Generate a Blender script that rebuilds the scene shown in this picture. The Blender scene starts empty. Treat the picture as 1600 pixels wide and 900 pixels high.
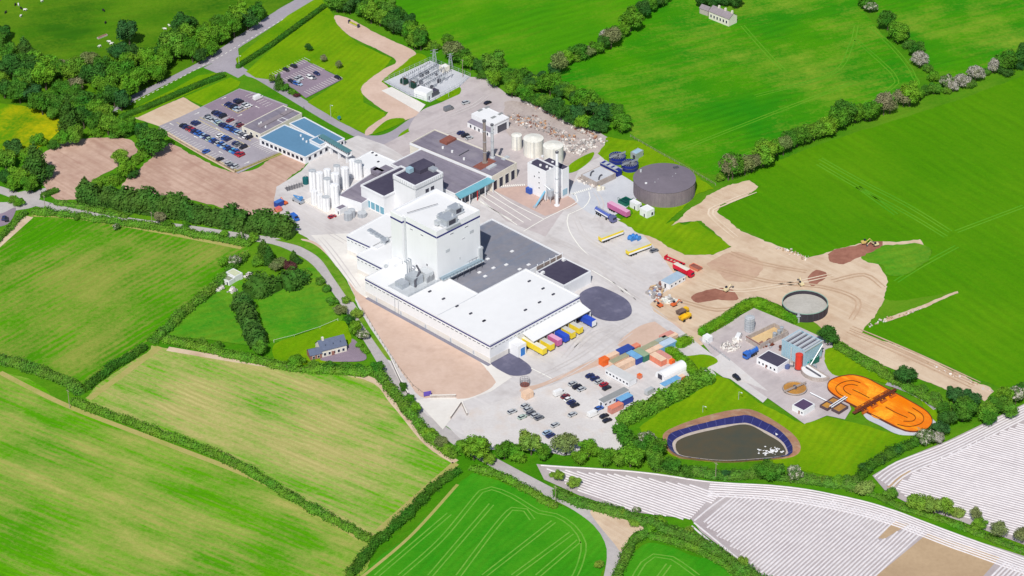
import bpy, bmesh, math, random
from mathutils import Matrix, Vector, noise
random.seed(7)
R = math.radians
scn = bpy.context.scene
COL = scn.collection
# ---------------------------------------------------------------- camera, sky, sun, exposure
W, H, F = 1600.0, 900.0, 4200.0
DEP, DIST, ROLL = R(31.5), 1167.0, R(-0.6)
cam_d = bpy.data.cameras.new('camera'); cam = bpy.data.objects.new('camera', cam_d); COL.objects.link(cam)
cam_d.sensor_width = 36.0; cam_d.lens = 36.0 * F / W; cam_d.clip_start = 5; cam_d.clip_end = 12000
CAMROT = Matrix.Rotation(math.pi/2 - DEP, 3, 'X') @ Matrix.Rotation(ROLL, 3, 'Z')
CAMLOC = Vector((0, -DIST*math.cos(DEP), DIST*math.sin(DEP)))
cam.matrix_world = Matrix.Translation(CAMLOC) @ CAMROT.to_4x4()
scn.camera = cam
SUN_EL, SUN_AZ = R(48), R(191)          # azimuth clockwise from +Y: behind the camera, a little to the left
wd = bpy.data.worlds.new('World'); scn.world = wd; wd.use_nodes = True
nt = wd.node_tree; nt.nodes.clear()
sky = nt.nodes.new('ShaderNodeTexSky'); sky.sky_type = 'NISHITA'; sky.sun_disc = False
sky.sun_elevation = SUN_EL; sky.sun_rotation = SUN_AZ
bg = nt.nodes.new('ShaderNodeBackground'); bg.inputs[1].default_value = 0.085
wo = nt.nodes.new('ShaderNodeOutputWorld')
nt.links.new(sky.outputs[0], bg.inputs[0]); nt.links.new(bg.outputs[0], wo.inputs[0])
sl = bpy.data.lights.new('sun', 'SUN'); sl.energy = 4.3; sl.angle = R(0.5); sl.color = (1.0, 0.965, 0.9)
so = bpy.data.objects.new('sun', sl); COL.objects.link(so); so.location = (-100, -300, 400)
sdir = Vector((math.sin(SUN_AZ)*math.cos(SUN_EL), math.cos(SUN_AZ)*math.cos(SUN_EL), math.sin(SUN_EL)))
so.rotation_euler = sdir.to_track_quat('Z', 'Y').to_euler()
vs = scn.view_settings
vs.view_transform = 'Standard'; vs.look = 'None'; vs.exposure = 0.06; vs.gamma = 1.0; vs.use_curve_mapping = False

# ---------------------------------------------------------------- helpers
def P(px, py, z=0.0):
    """point of the place seen at photograph pixel (px, py) at height z"""
    d = CAMROT @ Vector(((px - W/2)/F, -(py - H/2)/F, -1.0))
    t = (z - CAMLOC.z)/d.z
    return CAMLOC + d*t
def srgb(r, g, b):
    f = lambda c: (c/255/12.92) if c/255 <= .04045 else ((c/255+.055)/1.055)**2.4
    return (f(r), f(g), f(b))
def heading(a, b):
    p, q = P(*a), P(*b); return math.atan2(q.y-p.y, q.x-p.x)
class NT:
    """tiny node-graph writer"""
    def __init__(s, name):
        s.m = bpy.data.materials.new(name); s.m.use_nodes = True
        s.t = s.m.node_tree; s.t.nodes.clear()
        s.out = s.t.nodes.new('ShaderNodeOutputMaterial'); s.b = s.t.nodes.new('ShaderNodeBsdfPrincipled')
        s.t.links.new(s.b.outputs[0], s.out.inputs[0])
        s.b.inputs['Specular IOR Level'].default_value = 0.25
    def n(s, typ, **kw):
        nd = s.t.nodes.new(typ)
        for k, v in kw.items(): setattr(nd, k, v)
        return nd
    def l(s, a, b): s.t.links.new(a, b)
    def val(s, sock, x):
        if hasattr(x, 'is_linked') or hasattr(x, 'links'): s.l(x, sock)
        else: sock.default_value = x
    def math(s, op, a, b=0.0, clamp=False):
        nd = s.n('ShaderNodeMath', operation=op, use_clamp=clamp); s.val(nd.inputs[0], a); s.val(nd.inputs[1], b); return nd.outputs[0]
    def pos(s): return s.n('ShaderNodeNewGeometry').outputs['Position']
    def mapping(s, vec, rotz=0, scale=(1, 1, 1)):
        a = s.n('ShaderNodeMapping'); a.inputs['Rotation'].default_value = (0, 0, -rotz)
        a.inputs['Scale'].default_value = (1, 1, 1); s.l(vec, a.inputs[0])
        b = s.n('ShaderNodeMapping'); b.inputs['Scale'].default_value = scale; s.l(a.outputs[0], b.inputs[0]); return b.outputs[0]
    def noise(s, vec, scale, detail=3.0, rough=.55):
        nd = s.n('ShaderNodeTexNoise'); nd.inputs['Scale'].default_value = scale; nd.inputs['Detail'].default_value = detail
        nd.inputs['Roughness'].default_value = rough; s.l(vec, nd.inputs['Vector']); return nd.outputs[0]
    def ramp(s, fac, lo, hi):
        nd = s.n('ShaderNodeMapRange'); nd.inputs[1].default_value = lo; nd.inputs[2].default_value = hi; s.l(fac, nd.inputs[0]); return nd.outputs[0]
    def mix(s, fac, a, b):
        nd = s.n('ShaderNodeMix', data_type='RGBA'); s.val(nd.inputs[0], fac)
        for i, c in ((6, a), (7, b)):
            if isinstance(c, tuple): nd.inputs[i].default_value = (*c, 1)
            else: s.l(c, nd.inputs[i])
        return nd.outputs[2]
    def col(s, c, rough=.85, metal=0.0):
        if isinstance(c, tuple): s.b.inputs['Base Color'].default_value = (*c, 1)
        else: s.l(c, s.b.inputs['Base Color'])
        s.b.inputs['Roughness'].default_value = rough; s.b.inputs['Metallic'].default_value = metal
    def bump(s, h, strength=.4, dist=.2):
        nd = s.n('ShaderNodeBump'); nd.inputs['Strength'].default_value = strength; nd.inputs['Distance'].default_value = dist
        s.l(h, nd.inputs['Height']); s.l(nd.outputs[0], s.b.inputs['Normal'])
MATS = {}
def plain(name, c, rough=.6, var=.12, scale=.35, metal=0.0, dirt=None, coat=0.0):
    """paint, cladding, metal: a base colour with slight wear"""
    if name in MATS: return MATS[name]
    g = NT(name); p = g.pos()
    n1 = g.noise(p, scale, 4); n2 = g.noise(g.mapping(p, 0, (2.5, 2.5, .25)), scale*2, 3)
    f = g.ramp(g.math('ADD', g.math('MULTIPLY', n1, .6), g.math('MULTIPLY', n2, .4)), .35, .68)
    d = dirt or tuple(x*(1-var*2) for x in c)
    g.col(g.mix(g.math('MULTIPLY', f, .75 if dirt else 1.0), c, d), rough, metal)
    if coat: g.b.inputs['Coat Weight'].default_value = coat
    MATS[name] = g.m; return g.m
def ground(name, c1, c2, s_big=.03, s_small=.6, lo=.38, hi=.64, c3=None, rough=.95, bump=.25, streak=None):
    """soil, gravel, concrete, asphalt"""
    if name in MATS: return MATS[name]
    g = NT(name); p = g.pos()
    a = g.noise(p, s_big, 5, .6); b = g.noise(p, s_small, 4, .65)
    f = g.ramp(g.math('ADD', g.math('MULTIPLY', a, .62), g.math('MULTIPLY', b, .38)), lo, hi)
    c = g.mix(f, c1, c2)
    if streak:
        st = g.noise(g.mapping(p, streak[0], (.015, .55, 1)), 1.0, 4); c = g.mix(g.math('MULTIPLY', g.ramp(st, .45, .7), streak[1]), c, streak[2])
    if c3: c = g.mix(g.math('MULTIPLY', g.ramp(g.noise(p, s_big*2.7, 5), .52, .72), .6), c, c3)
    g.col(c, rough); g.bump(b, bump, .15); MATS[name] = g.m; return g.m
def field(name, green, tan, rot=0.0, period=3.2, patch=.012, w=(1, .6, .12), lo=.42, hi=.62, green2=None, fleck=None):
    """sward or stubble: two colours in drifts and streaks with faint, broken machine lines along rot; w = weights of drift, streak, line"""
    g = NT(name); p = g.pos(); q = g.mapping(p, rot)
    big = g.noise(p, patch, 5, .6); st = g.noise(g.mapping(p, rot, (.010, .075, 1)), 1.0, 5, .68); st2 = g.noise(g.mapping(p, rot, (.03, .55, 1)), 1.0, 3, .6)
    fine = g.noise(p, .5, 5, .75)
    sx = g.n('ShaderNodeSeparateXYZ'); g.l(q, sx.inputs[0])
    wob = g.math('ADD', sx.outputs[1], g.math('MULTIPLY', g.noise(p, .02, 3), period*2.2))
    sine = g.math('MULTIPLY', g.math('ADD', g.math('SINE', g.math('MULTIPLY', wob, 2*math.pi/period)), 1.0), .5)
    brk = g.ramp(g.noise(p, .03, 3), .35, .65)
    sine = g.math('ADD', g.math('MULTIPLY', g.math('SUBTRACT', sine, .5), brk), .5)
    ws = (w[0], w[1], w[1]*.45, w[2], .5); tot = sum(ws); f = None
    for src, k in zip((big, st, st2, sine, fine), ws):
        t = g.math('MULTIPLY', src, k/tot); f = t if f is None else g.math('ADD', f, t)
    gg = g.mix(g.ramp(g.noise(p, .028, 4), .38, .64), green, green2 or tuple(x*.78 for x in green))
    gg = g.mix(g.math('MULTIPLY', g.ramp(g.noise(p, 1.1, 4, .75), .42, .66), .32), gg, tuple(x*.55 for x in green))
    c = g.mix(g.ramp(f, lo, hi), gg, tan)
    if fleck: c = g.mix(g.math('MULTIPLY', g.ramp(g.noise(p, .3, 5, .75), .58, .66), .55), c, fleck)
    tex = g.math('ADD', g.math('MULTIPLY', st2, .40), g.math('ADD', g.math('MULTIPLY', sine, .10+.25*min(1, w[2]*4)), g.math('ADD', g.math('MULTIPLY', g.noise(p, .8, 4, .8), .28), g.math('MULTIPLY', g.noise(p, .16, 5, .8), .24))))
    mu = g.n('ShaderNodeMix', data_type='RGBA', blend_type='MULTIPLY'); mu.inputs[0].default_value = 1.0; g.l(c, mu.inputs[6])
    g.l(g.mix(g.ramp(tex, .40, .70), (1.12, 1.10, 1.12), (.76, .83, .66)), mu.inputs[7]); c = mu.outputs[2]
    g.col(c, .95); g.b.inputs['Specular IOR Level'].default_value = .08
    g.bump(g.math('ADD', fine, g.noise(p, 1.8, 2)), .5, .25); MATS[name] = g.m; return g.m
def leafmat(name, cols, rough=.75, fleck=None, fl=(.56, .62)):
    g = NT(name); p = g.pos(); oi = g.n('ShaderNodeObjectInfo').outputs['Random']
    cr = g.n('ShaderNodeValToRGB'); g.l(oi, cr.inputs[0]); e = cr.color_ramp.elements
    while len(e) < len(cols): e.new(.5)
    for i, c in enumerate(cols): e[i].position = i/max(1, len(cols)-1); e[i].color = (*c, 1)
    n1 = g.noise(p, .35, 2); n2 = g.noise(p, 2.2, 2)
    hs = g.n('ShaderNodeHueSaturation'); g.l(cr.outputs[0], hs.inputs['Color'])
    g.l(g.math('ADD', .50, g.math('ADD', g.math('MULTIPLY', g.ramp(n1, .32, .68), .55), g.math('MULTIPLY', g.ramp(n2, .3, .7), .55))), hs.inputs['Value'])
    g.l(g.math('ADD', .455, g.math('MULTIPLY', g.noise(p, .12, 3), .09)), hs.inputs['Hue'])
    c = hs.outputs[0]
    if fleck: c = g.mix(g.ramp(g.noise(p, .8, 3, .7), *fl), c, fleck)
    g.col(c, rough); g.b.inputs['Specular IOR Level'].default_value = .15
    MATS[name] = g.m; return g.m

class MB:
    def __init__(s): s.v, s.f, s.m = [], [], []
    def add(s, vs, fs, m=0):
        o = len(s.v); s.v += [tuple(x) for x in vs]; s.f += [tuple(i+o for i in f) for f in fs]; s.m += [m]*len(fs); return s
    def box(s, x0, y0, z0, x1, y1, z1, m=0):
        return s.add([(x0,y0,z0),(x1,y0,z0),(x1,y1,z0),(x0,y1,z0),(x0,y0,z1),(x1,y0,z1),(x1,y1,z1),(x0,y1,z1)],
                     [(0,3,2,1),(4,5,6,7),(0,1,5,4),(1,2,6,5),(2,3,7,6),(3,0,4,7)], m)
    def cbox(s, x, y, z, lx, ly, lz, m=0): return s.box(x-lx/2, y-ly/2, z, x+lx/2, y+ly/2, z+lz, m)
    def prism(s, poly, z0, z1, m=0, mt=None, inset=0):
        n = len(poly); a = [(x, y, z0) for x, y in poly]; b = [(x, y, z1) for x, y in poly]
        s.add(a+b, [(i, (i+1) % n, n+(i+1) % n, n+i) for i in range(n)], m)
        return s.add(b, [tuple(range(n))], m if mt is None else mt)
    def cyl(s, x, y, z0, z1, r, n=16, r2=None, m=0, cap=True, cone=0.0, mt=None):
        r2 = r if r2 is None else r2
        ca = [(math.cos(2*math.pi*i/n), math.sin(2*math.pi*i/n)) for i in range(n)]
        s.add([(x+r*c, y+r*d, z0) for c, d in ca]+[(x+r2*c, y+r2*d, z1) for c, d in ca], [(i, (i+1) % n, n+(i+1) % n, n+i) for i in range(n)], m)
        if cap:
            s.add([(x+r2*c, y+r2*d, z1) for c, d in ca]+[(x, y, z1+cone)], [(i, (i+1) % n, n) for i in range(n)], m if mt is None else mt)
        return s
    def ring(s, x, y, z0, z1, r0, r1, n=32, m=0):
        ca = [(math.cos(2*math.pi*i/n), math.sin(2*math.pi*i/n)) for i in range(n)]
        vs = [(x+r*c, y+r*d, z) for r, z in ((r1, z0), (r1, z1), (r0, z1), (r0, z0)) for c, d in ca]
        return s.add(vs, [(k*n+i, k*n+(i+1) % n, (k+1)*n+(i+1) % n, (k+1)*n+i) for k in range(3) for i in range(n)], m)
    def tube(s, p, q, r, n=6, m=0, r2=None):
        p, q = Vector(p), Vector(q); d = (q-p)
        if d.length < 1e-6: return s
        u = d.orthogonal().normalized(); w = d.normalized().cross(u); r2 = r if r2 is None else r2
        vs = [p+(u*math.cos(2*math.pi*i/n)+w*math.sin(2*math.pi*i/n))*r for i in range(n)]+[q+(u*math.cos(2*math.pi*i/n)+w*math.sin(2*math.pi*i/n))*r2 for i in range(n)]
        return s.add(vs, [(i, (i+1) % n, n+(i+1) % n, n+i) for i in range(n)]+[tuple(range(n-1, -1, -1)), tuple(range(n, 2*n))], m)
    def mesh(s, name, mats):
        me = bpy.data.meshes.new(name); me.from_pydata(s.v, [], s.f)
        for m in (mats if isinstance(mats, (list, tuple)) else [mats]): me.materials.append(m)
        if any(s.m): me.polygons.foreach_set('material_index', s.m)
        me.update(); return me
    def obj(s, name, mats, parent=None, smooth=False):
        if parent is None:          # origin at the thing's base
            xs, ys, zs = zip(*s.v); c = ((min(xs)+max(xs))/2, (min(ys)+max(ys))/2, min(zs))
            s.v = [(x-c[0], y-c[1], z-c[2]) for x, y, z in s.v]
        me = s.mesh(name, mats)
        if smooth: me.shade_smooth()
        o = bpy.data.objects.new(name, me); COL.objects.link(o)
        if parent is not None: o.parent = parent
        else: o.location = c
        return o
def tag(o, label, cat, group=None, kind=None):
    if label: o['label'] = label
    if cat: o['category'] = cat
    if group: o['group'] = group
    if kind: o['kind'] = kind
    return o
def thing(name, label, cat, loc, rotz=0.0, group=None):
    o = bpy.data.objects.new(name, None); COL.objects.link(o); o.empty_display_size = .5
    o.location = loc; o.rotation_euler = (0, 0, rotz); return tag(o, label, cat, group)
def link(name, me, parent=None, loc=(0, 0, 0), rot=(0, 0, 0), sc=(1, 1, 1)):
    o = bpy.data.objects.new(name, me); COL.objects.link(o); o.location = loc; o.rotation_euler = rot; o.scale = sc
    if parent is not None: o.parent = parent
    return o
ONES = 'zeroth first second third fourth fifth sixth seventh eighth ninth tenth eleventh twelfth thirteenth fourteenth fifteenth sixteenth seventeenth eighteenth nineteenth'.split()
def nth(i):
    if i < 20: return ONES[i]
    t = ['', '', 'twent', 'thirt', 'fort', 'fift', 'sixt', 'sevent', 'eight', 'ninet'][i//10]
    return t+'ieth' if i % 10 == 0 else t+'y-'+ONES[i % 10]
def smooth_line(pts, step=5.0, closed=False):
    """Catmull-Rom through points (2-d, metres)"""
    n = len(pts); out = []
    for i in range(n if closed else n-1):
        g = (lambda k: pts[k % n]) if closed else (lambda k: pts[max(0, min(n-1, k))])
        p0, p1, p2, p3 = g(i-1), g(i), g(i+1), g(i+2)
        k = max(1, int(math.dist(p1, p2)/step))
        for j in range(k):
            t = j/k
            out.append(tuple(.5*((2*b)+(-a+c)*t+(2*a-5*b+4*c-d)*t*t+(-a+3*b-3*c+d)*t**3) for a, b, c, d in zip(p0, p1, p2, p3)))
    if not closed: out.append(pts[-1])
    return out
def gpts(px): return [tuple(P(*p)[:2]) for p in px]
ZL = [0.0]
def nextz(): ZL[0] += .004; return ZL[0]
def patch(name, px, mat, smooth=True, wob=0.0, step=5.0, z=None, parent=None, kind='structure', zdir=None):
    """flat sheet of ground; wob = ragged edge in metres"""
    z = nextz() if z is None else z
    pts = gpts(px) if zdir is None else [tuple(P(*p, zdir)[:2]) for p in px]
    if smooth: pts = smooth_line(pts, 1.6, True)
    else:
        q = []
        for i in range(len(pts)):
            a, b = pts[i], pts[(i+1) % len(pts)]; k = max(1, int(math.dist(a, b)/1.6)) if wob else 1
            q += [tuple(a[c]+(b[c]-a[c])*j/k for c in (0, 1)) for j in range(k)]
        pts = q
    if wob:
        pts = [(x+wob*noise.noise((x*.13, y*.13, 3.1))*1.6+wob*noise.noise((x*.6, y*.6, 9)), y+wob*noise.noise((x*.13, y*.13, 7.7))*1.6+wob*noise.noise((x*.6, y*.6, 5))) for x, y in pts]
    mb = MB(); mb.add([(x, y, z) for x, y in pts], [tuple(range(len(pts)))])
    me = mb.mesh(name, mat)
    if me.polygons[0].normal.z < 0: me.flip_normals()
    o = bpy.data.objects.new(name, me); COL.objects.link(o)
    if parent is not None: o.parent = parent
    elif kind: o['kind'] = kind
    return o, z
def ribbon_pts(pts, width, z, mb, m=0, taper=False):
    L, Rr = [], []; n = len(pts)
    for i, p in enumerate(pts):
        a, b = pts[max(0, i-1)], pts[min(n-1, i+1)]; d = math.dist(a, b) or 1; nx, ny = -(b[1]-a[1])/d, (b[0]-a[0])/d
        w = (width(i/(n-1)) if callable(width) else width)/2
        L.append((p[0]+nx*w, p[1]+ny*w, z)); Rr.append((p[0]-nx*w, p[1]-ny*w, z))
    mb.add(L+Rr, [(n+i, n+i+1, i+1, i) for i in range(n-1)], m)
def ribbon(name, px, width, mat, z=None, parent=None, smooth=True, kind='structure'):
    z = nextz() if z is None else z
    pts = gpts(px); pts = smooth_line(pts, 4) if smooth and len(pts) > 2 else pts
    mb = MB(); ribbon_pts(pts, width, z, mb); me = mb.mesh(name, mat)
    o = bpy.data.objects.new(name, me); COL.objects.link(o)
    if parent is not None: o.parent = parent
    elif kind: o['kind'] = kind
    return o
# ---------------------------------------------------------------- materials of the setting
K = .92
def C(r, g, b, k=K): return tuple(x*k for x in srgb(r, g, b))
dirA = heading((577, 462), (768, 567)); dirB = heading((768, 567), (915, 485))
M_base = field('meadow', C(74, 138, 12), C(102, 144, 28), .6, 6, .01, (1, .4, .05), .45, .60, C(58,124,10))
M_past = field('pasture', C(78, 130, 10), C(106, 140, 24), heading((0, 100), (300, 60)), 7, .016, (1, .4, .04), .44, .60, C(50, 104, 8))
M_f2 = field('ley_grass', C(78, 148, 2), C(104, 152, 22), heading((700, 60), (980, -20)), 6, .016, (1, .7, .08), .48, .58, C(66, 142, 4))
M_f3 = field('long_grass', C(72, 146, 2), C(140, 164, 48), heading((1000, 250), (1400, 150)), 5, .022, (1, .5, .10), .485, .64, C(42, 134, 8))
M_f5 = field('rich_grass', C(76, 138, 0), C(92, 144, 6), heading((1300, 250), (1480, 360)), 6, .014, (1, .4, .05), .44, .60, C(68, 136, 0))
M_f6 = field('mown_grass', C(84, 156, 2), C(152, 160, 74), heading((60, 520), (300, 385)), 3.2, .013, (1, .5, .24), .465, .57, C(70, 140, 2))
M_f7 = field('cut_stubble', C(94, 164, 4), C(180, 174, 100), heading((0, 690), (400, 850)), 2.8, .018, (.9, 1.1, .2), .455, .595, C(78, 152, 4))
M_f8 = field('pale_stubble', C(104, 172, 12), C(190, 178, 118), heading((200, 640), (600, 800)), 2.6, .016, (.8, 1.3, .2), .425, .535, C(90, 164, 10))
M_f9 = field('young_corn', C(60, 146, 18), C(80, 154, 28), heading((620, 890), (760, 760)), 3.2, .025, (1, .6, .08), .45, .60, C(48, 140, 18))
M_lawn = field('lawn', C(106, 154, 2), C(132, 164, 12), heading((400, 120), (520, 30)), 3.6, .03, (1, .5, .12), .42, .60, C(86, 142, 4))
M_rough = field('rough_grass', C(70, 150, 22), C(116, 154, 36), .4, 5, .03, (1, .3, .05), .44, .62, C(50, 130, 26))
M_yel = field('buttercup_meadow', C(98, 152, 10), C(192, 180, 12), 1.2, 7, .03, (1, .4, .05), .45, .60)
M_verge = field('verge_grass', C(88, 148, 20), C(130, 154, 54), .6, 4, .05, (1, .3, .05), .44, .62)
M_soil = ground('bare_soil', C(206, 176, 158), C(178, 146, 130), .05, .35, .36, .62, C(164, 126, 112), streak=(dirA, .6, C(168, 132, 116)))
M_sand = ground('sandy_fill', C(212, 186, 170), C(198, 170, 152), .05, .5, .36, .64, C(188, 160, 144))
M_haul = ground('haul_track', C(214, 192, 166), C(194, 168, 142), .04, .3, .35, .66, C(180, 148, 122), streak=(dirA, .4, C(222, 204, 182)))
M_dig = ground('fresh_dug_earth', C(160, 110, 92), C(132, 84, 70), .05, .4)
M_conc = ground('yard_concrete', C(210, 206, 205), C(190, 184, 183), .03, .5, .34, .68, C(170, 162, 160), streak=(dirA, .4, C(222, 216, 214)))
M_concw = ground('new_concrete', C(228, 224, 218), C(212, 206, 200), .05, .5, .36, .7)
M_pink = ground('old_yard', C(196, 186, 186), C(178, 168, 168), .04, .5, .34, .66, C(162, 152, 154), streak=(dirB, .3, C(204, 196, 196)))
M_brick = ground('stained_yard', C(200, 172, 160), C(182, 156, 148), .06, .5)
M_asph = ground('asphalt', C(168, 162, 170), C(150, 144, 152), .05, .6, .36, .66)
M_asphd = ground('dark_asphalt', C(136, 134, 146), C(120, 118, 132), .05, .5, .36, .66)
M_asphp = ground('purple_asphalt', C(148, 132, 146), C(132, 118, 132), .05, .5, .36, .66)
M_asphb = ground('new_asphalt', C(104, 103, 126), C(88, 87, 108), .07, .5, .34, .68, C(128, 126, 146))
M_grav = ground('pale_gravel', C(218, 214, 212), C(194, 188, 186), .04, 1.2, .34, .68, C(204, 188, 176))
M_chip = ground('stone_chippings', C(206, 208, 212), C(182, 184, 192), .06, 1.5, .36, .66)
M_lane = ground('lane', C(190, 184, 182), C(168, 162, 162), .05, .5)
M_paint = plain('road_paint', C(240, 238, 230), .7, .04)
M_ypaint = plain('yellow_paint', C(214, 196, 120), .7, .06)
M_kerb = plain('kerb_stone', C(236, 230, 222), .8, .06)
M_tan = ground('dry_grass', C(178, 164, 104), C(150, 156, 74), .06, .6)

# ---------------------------------------------------------------- the ground
mb = MB(); S = 4200
mb.add([(-S, -1000, 0), (S, -1000, 0), (S, 6000, 0), (-S, 6000, 0)], [(0, 1, 2, 3)])
base = mb.mesh('ground', M_base); base = link('ground', base); base['kind'] = 'structure'
patch('pasture', [(-80,-60),(520,-90),(505,0),(440,20),(330,95),(230,150),(160,185),(60,175),(-80,180)], M_past)
patch('buttercup_meadow', [(-60,165),(15,163),(60,172),(95,190),(85,212),(40,240),(-60,262)], M_yel)
patch('ley_field', [(545,-60),(1060,-60),(1010,10),(955,60),(890,98),(840,112),(770,96),(690,80),(640,62),(590,20)], M_f2)
o_f3, z_f3 = patch('long_grass_field', [(1030,-60),(1335,-60),(1345,5),(1375,50),(1420,105),(1436,132),(1400,158),(1300,192),(1205,228),(1150,262),(1105,272),(1060,248),(985,208),(972,165),(900,135),(872,122),(905,92),(985,32)], M_f3)
patch('ridge_field', [(1345,-60),(1700,-80),(1700,70),(1590,92),(1500,118),(1455,112),(1420,72),(1380,35)], M_f3)
o_f5, z_f5 = patch('rich_grass_field', [(1720,76),(1590,122),(1450,172),(1320,212),(1230,245),(1140,292),(1118,330),(1170,362),(1262,402),(1345,384),(1440,384),(1452,402),(1390,432),(1390,470),(1495,456),(1440,480),(1352,514),(1440,552),(1560,606),(1980,800),(1980,0)], M_f5, wob=.6)
o_f6, z_f6 = patch('mown_field', [(45,333),(110,337),(250,358),(380,384),(372,402),(330,440),(272,492),(238,528),(140,596),(100,590),(0,562),(-300,500),(-300,420),(0,378)], M_f6, wob=.6)
o_f7, z_f7 = patch('cut_field', [(-400,520),(0,580),(105,632),(250,688),(420,755),(560,838),(578,862),(480,1150),(-400,1150)], M_f7, wob=.6)
o_f8, z_f8 = patch('stubble_field', [(138,628),(228,552),(256,543),(420,570),(575,588),(612,622),(655,672),(715,722),(690,738),(640,785),(590,832),(560,826),(430,757),(280,688)], M_f8, wob=.5)
o_f9, z_f9 = patch('corn_field', [(722,752),(755,744),(872,788),(925,812),(948,855),(940,900),(860,1150),(380,1150),(560,905),(640,835)], M_f9, wob=.5)
o_f10, z_f10 = patch('corner_corn_field', [(1022,848),(1080,868),(1150,905),(1300,1150),(900,1150),(965,905),(992,862)], M_f9, wob=.4)
for i, pts in enumerate(([(262,545),(420,571),(572,590),(618,632),(668,692),(712,722)], [(250,542),(196,582),(138,624)], [(712,724),(650,778),(592,830)])):
    ribbon('field_margin', pts, 3.2, M_tan if i else M_haul, z=z_f8+.012, parent=o_f8)
ribbon('field_margin', [(50,336),(120,340),(250,362),(378,387)], 3.0, M_tan, z=z_f6+.012, parent=o_f6)
ribbon('field_margin', [(44,338),(-20,395)], 5.5, M_haul, z=z_f6+.013, parent=o_f6, smooth=False)
ribbon('field_margin', [(0,582),(105,634),(250,690),(420,758),(560,840)], 2.6, M_tan, z=z_f7+.012, parent=o_f7)
ribbon('field_margin', [(715,757),(640,839),(560,906)], 1.3, M_tan, z=z_f9+.012, parent=o_f9)
M_tram = ground('tramline', C(118, 166, 60), C(88, 156, 42), .2, .8)
M_tramf = ground('faint_track', C(98, 156, 22), C(66, 146, 8), .05, .6, .4, .66)
def tram(px, par, z, mat=None, w=.55):
    for k in (-1, 1):
        pts = smooth_line(gpts(px), 4) if len(px) > 2 else gpts(px)
        n = len(pts); q = []
        for i, p in enumerate(pts):
            a, b = pts[max(0, i-1)], pts[min(n-1, i+1)]; d = math.dist(a, b) or 1
            q.append((p[0]-(b[1]-a[1])/d*.95*k, p[1]+(b[0]-a[0])/d*.95*k))
        mb = MB(); ribbon_pts(q, w, z, mb); link('tramline', mb.mesh('tramline', mat or M_tram), par)
for px in ([(625,900),(690,842),(752,768),(768,763),(800,775),(842,800),(868,805),(895,822),(912,850),(905,885),(895,905)], [(672,900),(768,788)], [(716,900),(800,795),(832,812)], [(756,900),(865,815)], [(802,900),(893,833)], [(840,900),(905,845)], [(588,900),(702,803)]): tram(px, o_f9, z_f9+.02)
for px in ([(990,905),(1005,880),(1022,868),(1050,872),(1090,900)], [(1028,905),(1045,882)]): tram(px, o_f10, z_f10+.02)
for px in ([(1282,248),(1345,283),(1420,322),(1485,362)], [(1278,256),(1340,292),(1420,335),(1478,370)], [(1340,292),(1400,335)], [(1494,362),(1600,322)], [(1495,385),(1440,415),(1400,440)]): tram(px, o_f5, z_f5+.02, M_tramf, .7)
for px in ([(1300,190),(1392,138),(1398,120),(1380,100),(1335,60)], [(1120,262),(1250,205),(1418,140),(1428,120),(1405,85),(1360,40)], [(1180,150),(1300,115),(1330,70),(1338,40)], [(1060,235),(1200,180),(1330,130)], [(1160,40),(1200,85),(1225,110)]): tram(px, o_f3, z_f3+.02, M_tramf, .6)
# roads and lanes
o_main, z_main = patch('main_road', [(150,187),(175,176),(240,142),(300,112),(345,92),(400,58),(455,22),(500,-6),(560,-60),(520,-60),(480,-14),(430,18),(370,58),(320,92),(250,128),(190,158)], M_asph, wob=.2)
patch('site_road', [(352,95),(372,104),(384,118),(400,124),(440,148),(520,196),(575,222),(612,224),(640,202),(660,188),(700,180),(715,170),(690,162),(655,178),(640,186),(610,206),(585,212),(560,205),(500,170),(430,128),(412,120),(384,108),(372,100),(362,82),(340,92)], M_asph)
patch('junction', [(318,106),(345,92),(372,76),(374,100),(388,112),(372,122),(352,112),(338,114)], M_asph, smooth=False)
for a, b in (((180,176),(345,88)), ((345,88),(500,-4))):
    n = 46
    for k in range(n):
        if k % 2 == 0: ribbon('centre_line_dash', [tuple(a[c]+(b[c]-a[c])*(k+t)/n for c in (0, 1)) for t in (0, 1)], .35, M_paint, z=z_main+.03, parent=o_main, smooth=False)
ribbon('pavement', [(200,180),(262,148),(310,120)], 1.8, M_conc)
lane = [(-30,288),(10,300),(40,312),(62,318),(110,330),(200,345),(300,358),(380,370),(430,377),(468,392),(498,412),(520,442),(545,478),(575,525),(605,575),(628,622),(655,648),(690,672),(735,702),(800,738),(865,772),(905,793),(938,818),(956,845),(960,872),(952,915),(935,980),(900,1150)]
ribbon('lane', lane, 5.6, M_lane)
patch('farm_junction', [(20,304),(50,298),(58,318),(48,325),(20,330),(0,338),(-30,340),(-30,318),(10,316),(30,312)], M_lane)
patch('field_gateway', [(50,306),(62,296),(76,294),(66,304),(56,318)], M_lane)
patch('farm_forecourt', [(-30,330),(0,334),(24,324),(20,340),(8,352),(-30,356)], M_asphp)
patch('layby', [(922,800),(955,806),(1012,824),(996,830),(985,838),(972,862),(960,850)], M_haul)
# bare soil plots by the office car park
patch('bare_plot', [(58,252),(80,232),(120,218),(200,218),(212,240),(180,262),(150,278),(120,302),(118,312),(86,310),(68,288),(72,268)], M_soil, wob=.8)
o_soil, z_soil = patch('soil_plot', [(190,290),(225,258),(262,226),(282,232),(372,270),(440,240),(472,250),(472,262),(438,290),(428,330),(440,342),(390,335),(300,312),(225,300)], M_soil, wob=.8)
patch('bare_verge', [(210,185),(286,152),(314,168),(250,198)], M_haul, smooth=False, wob=.3)
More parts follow.
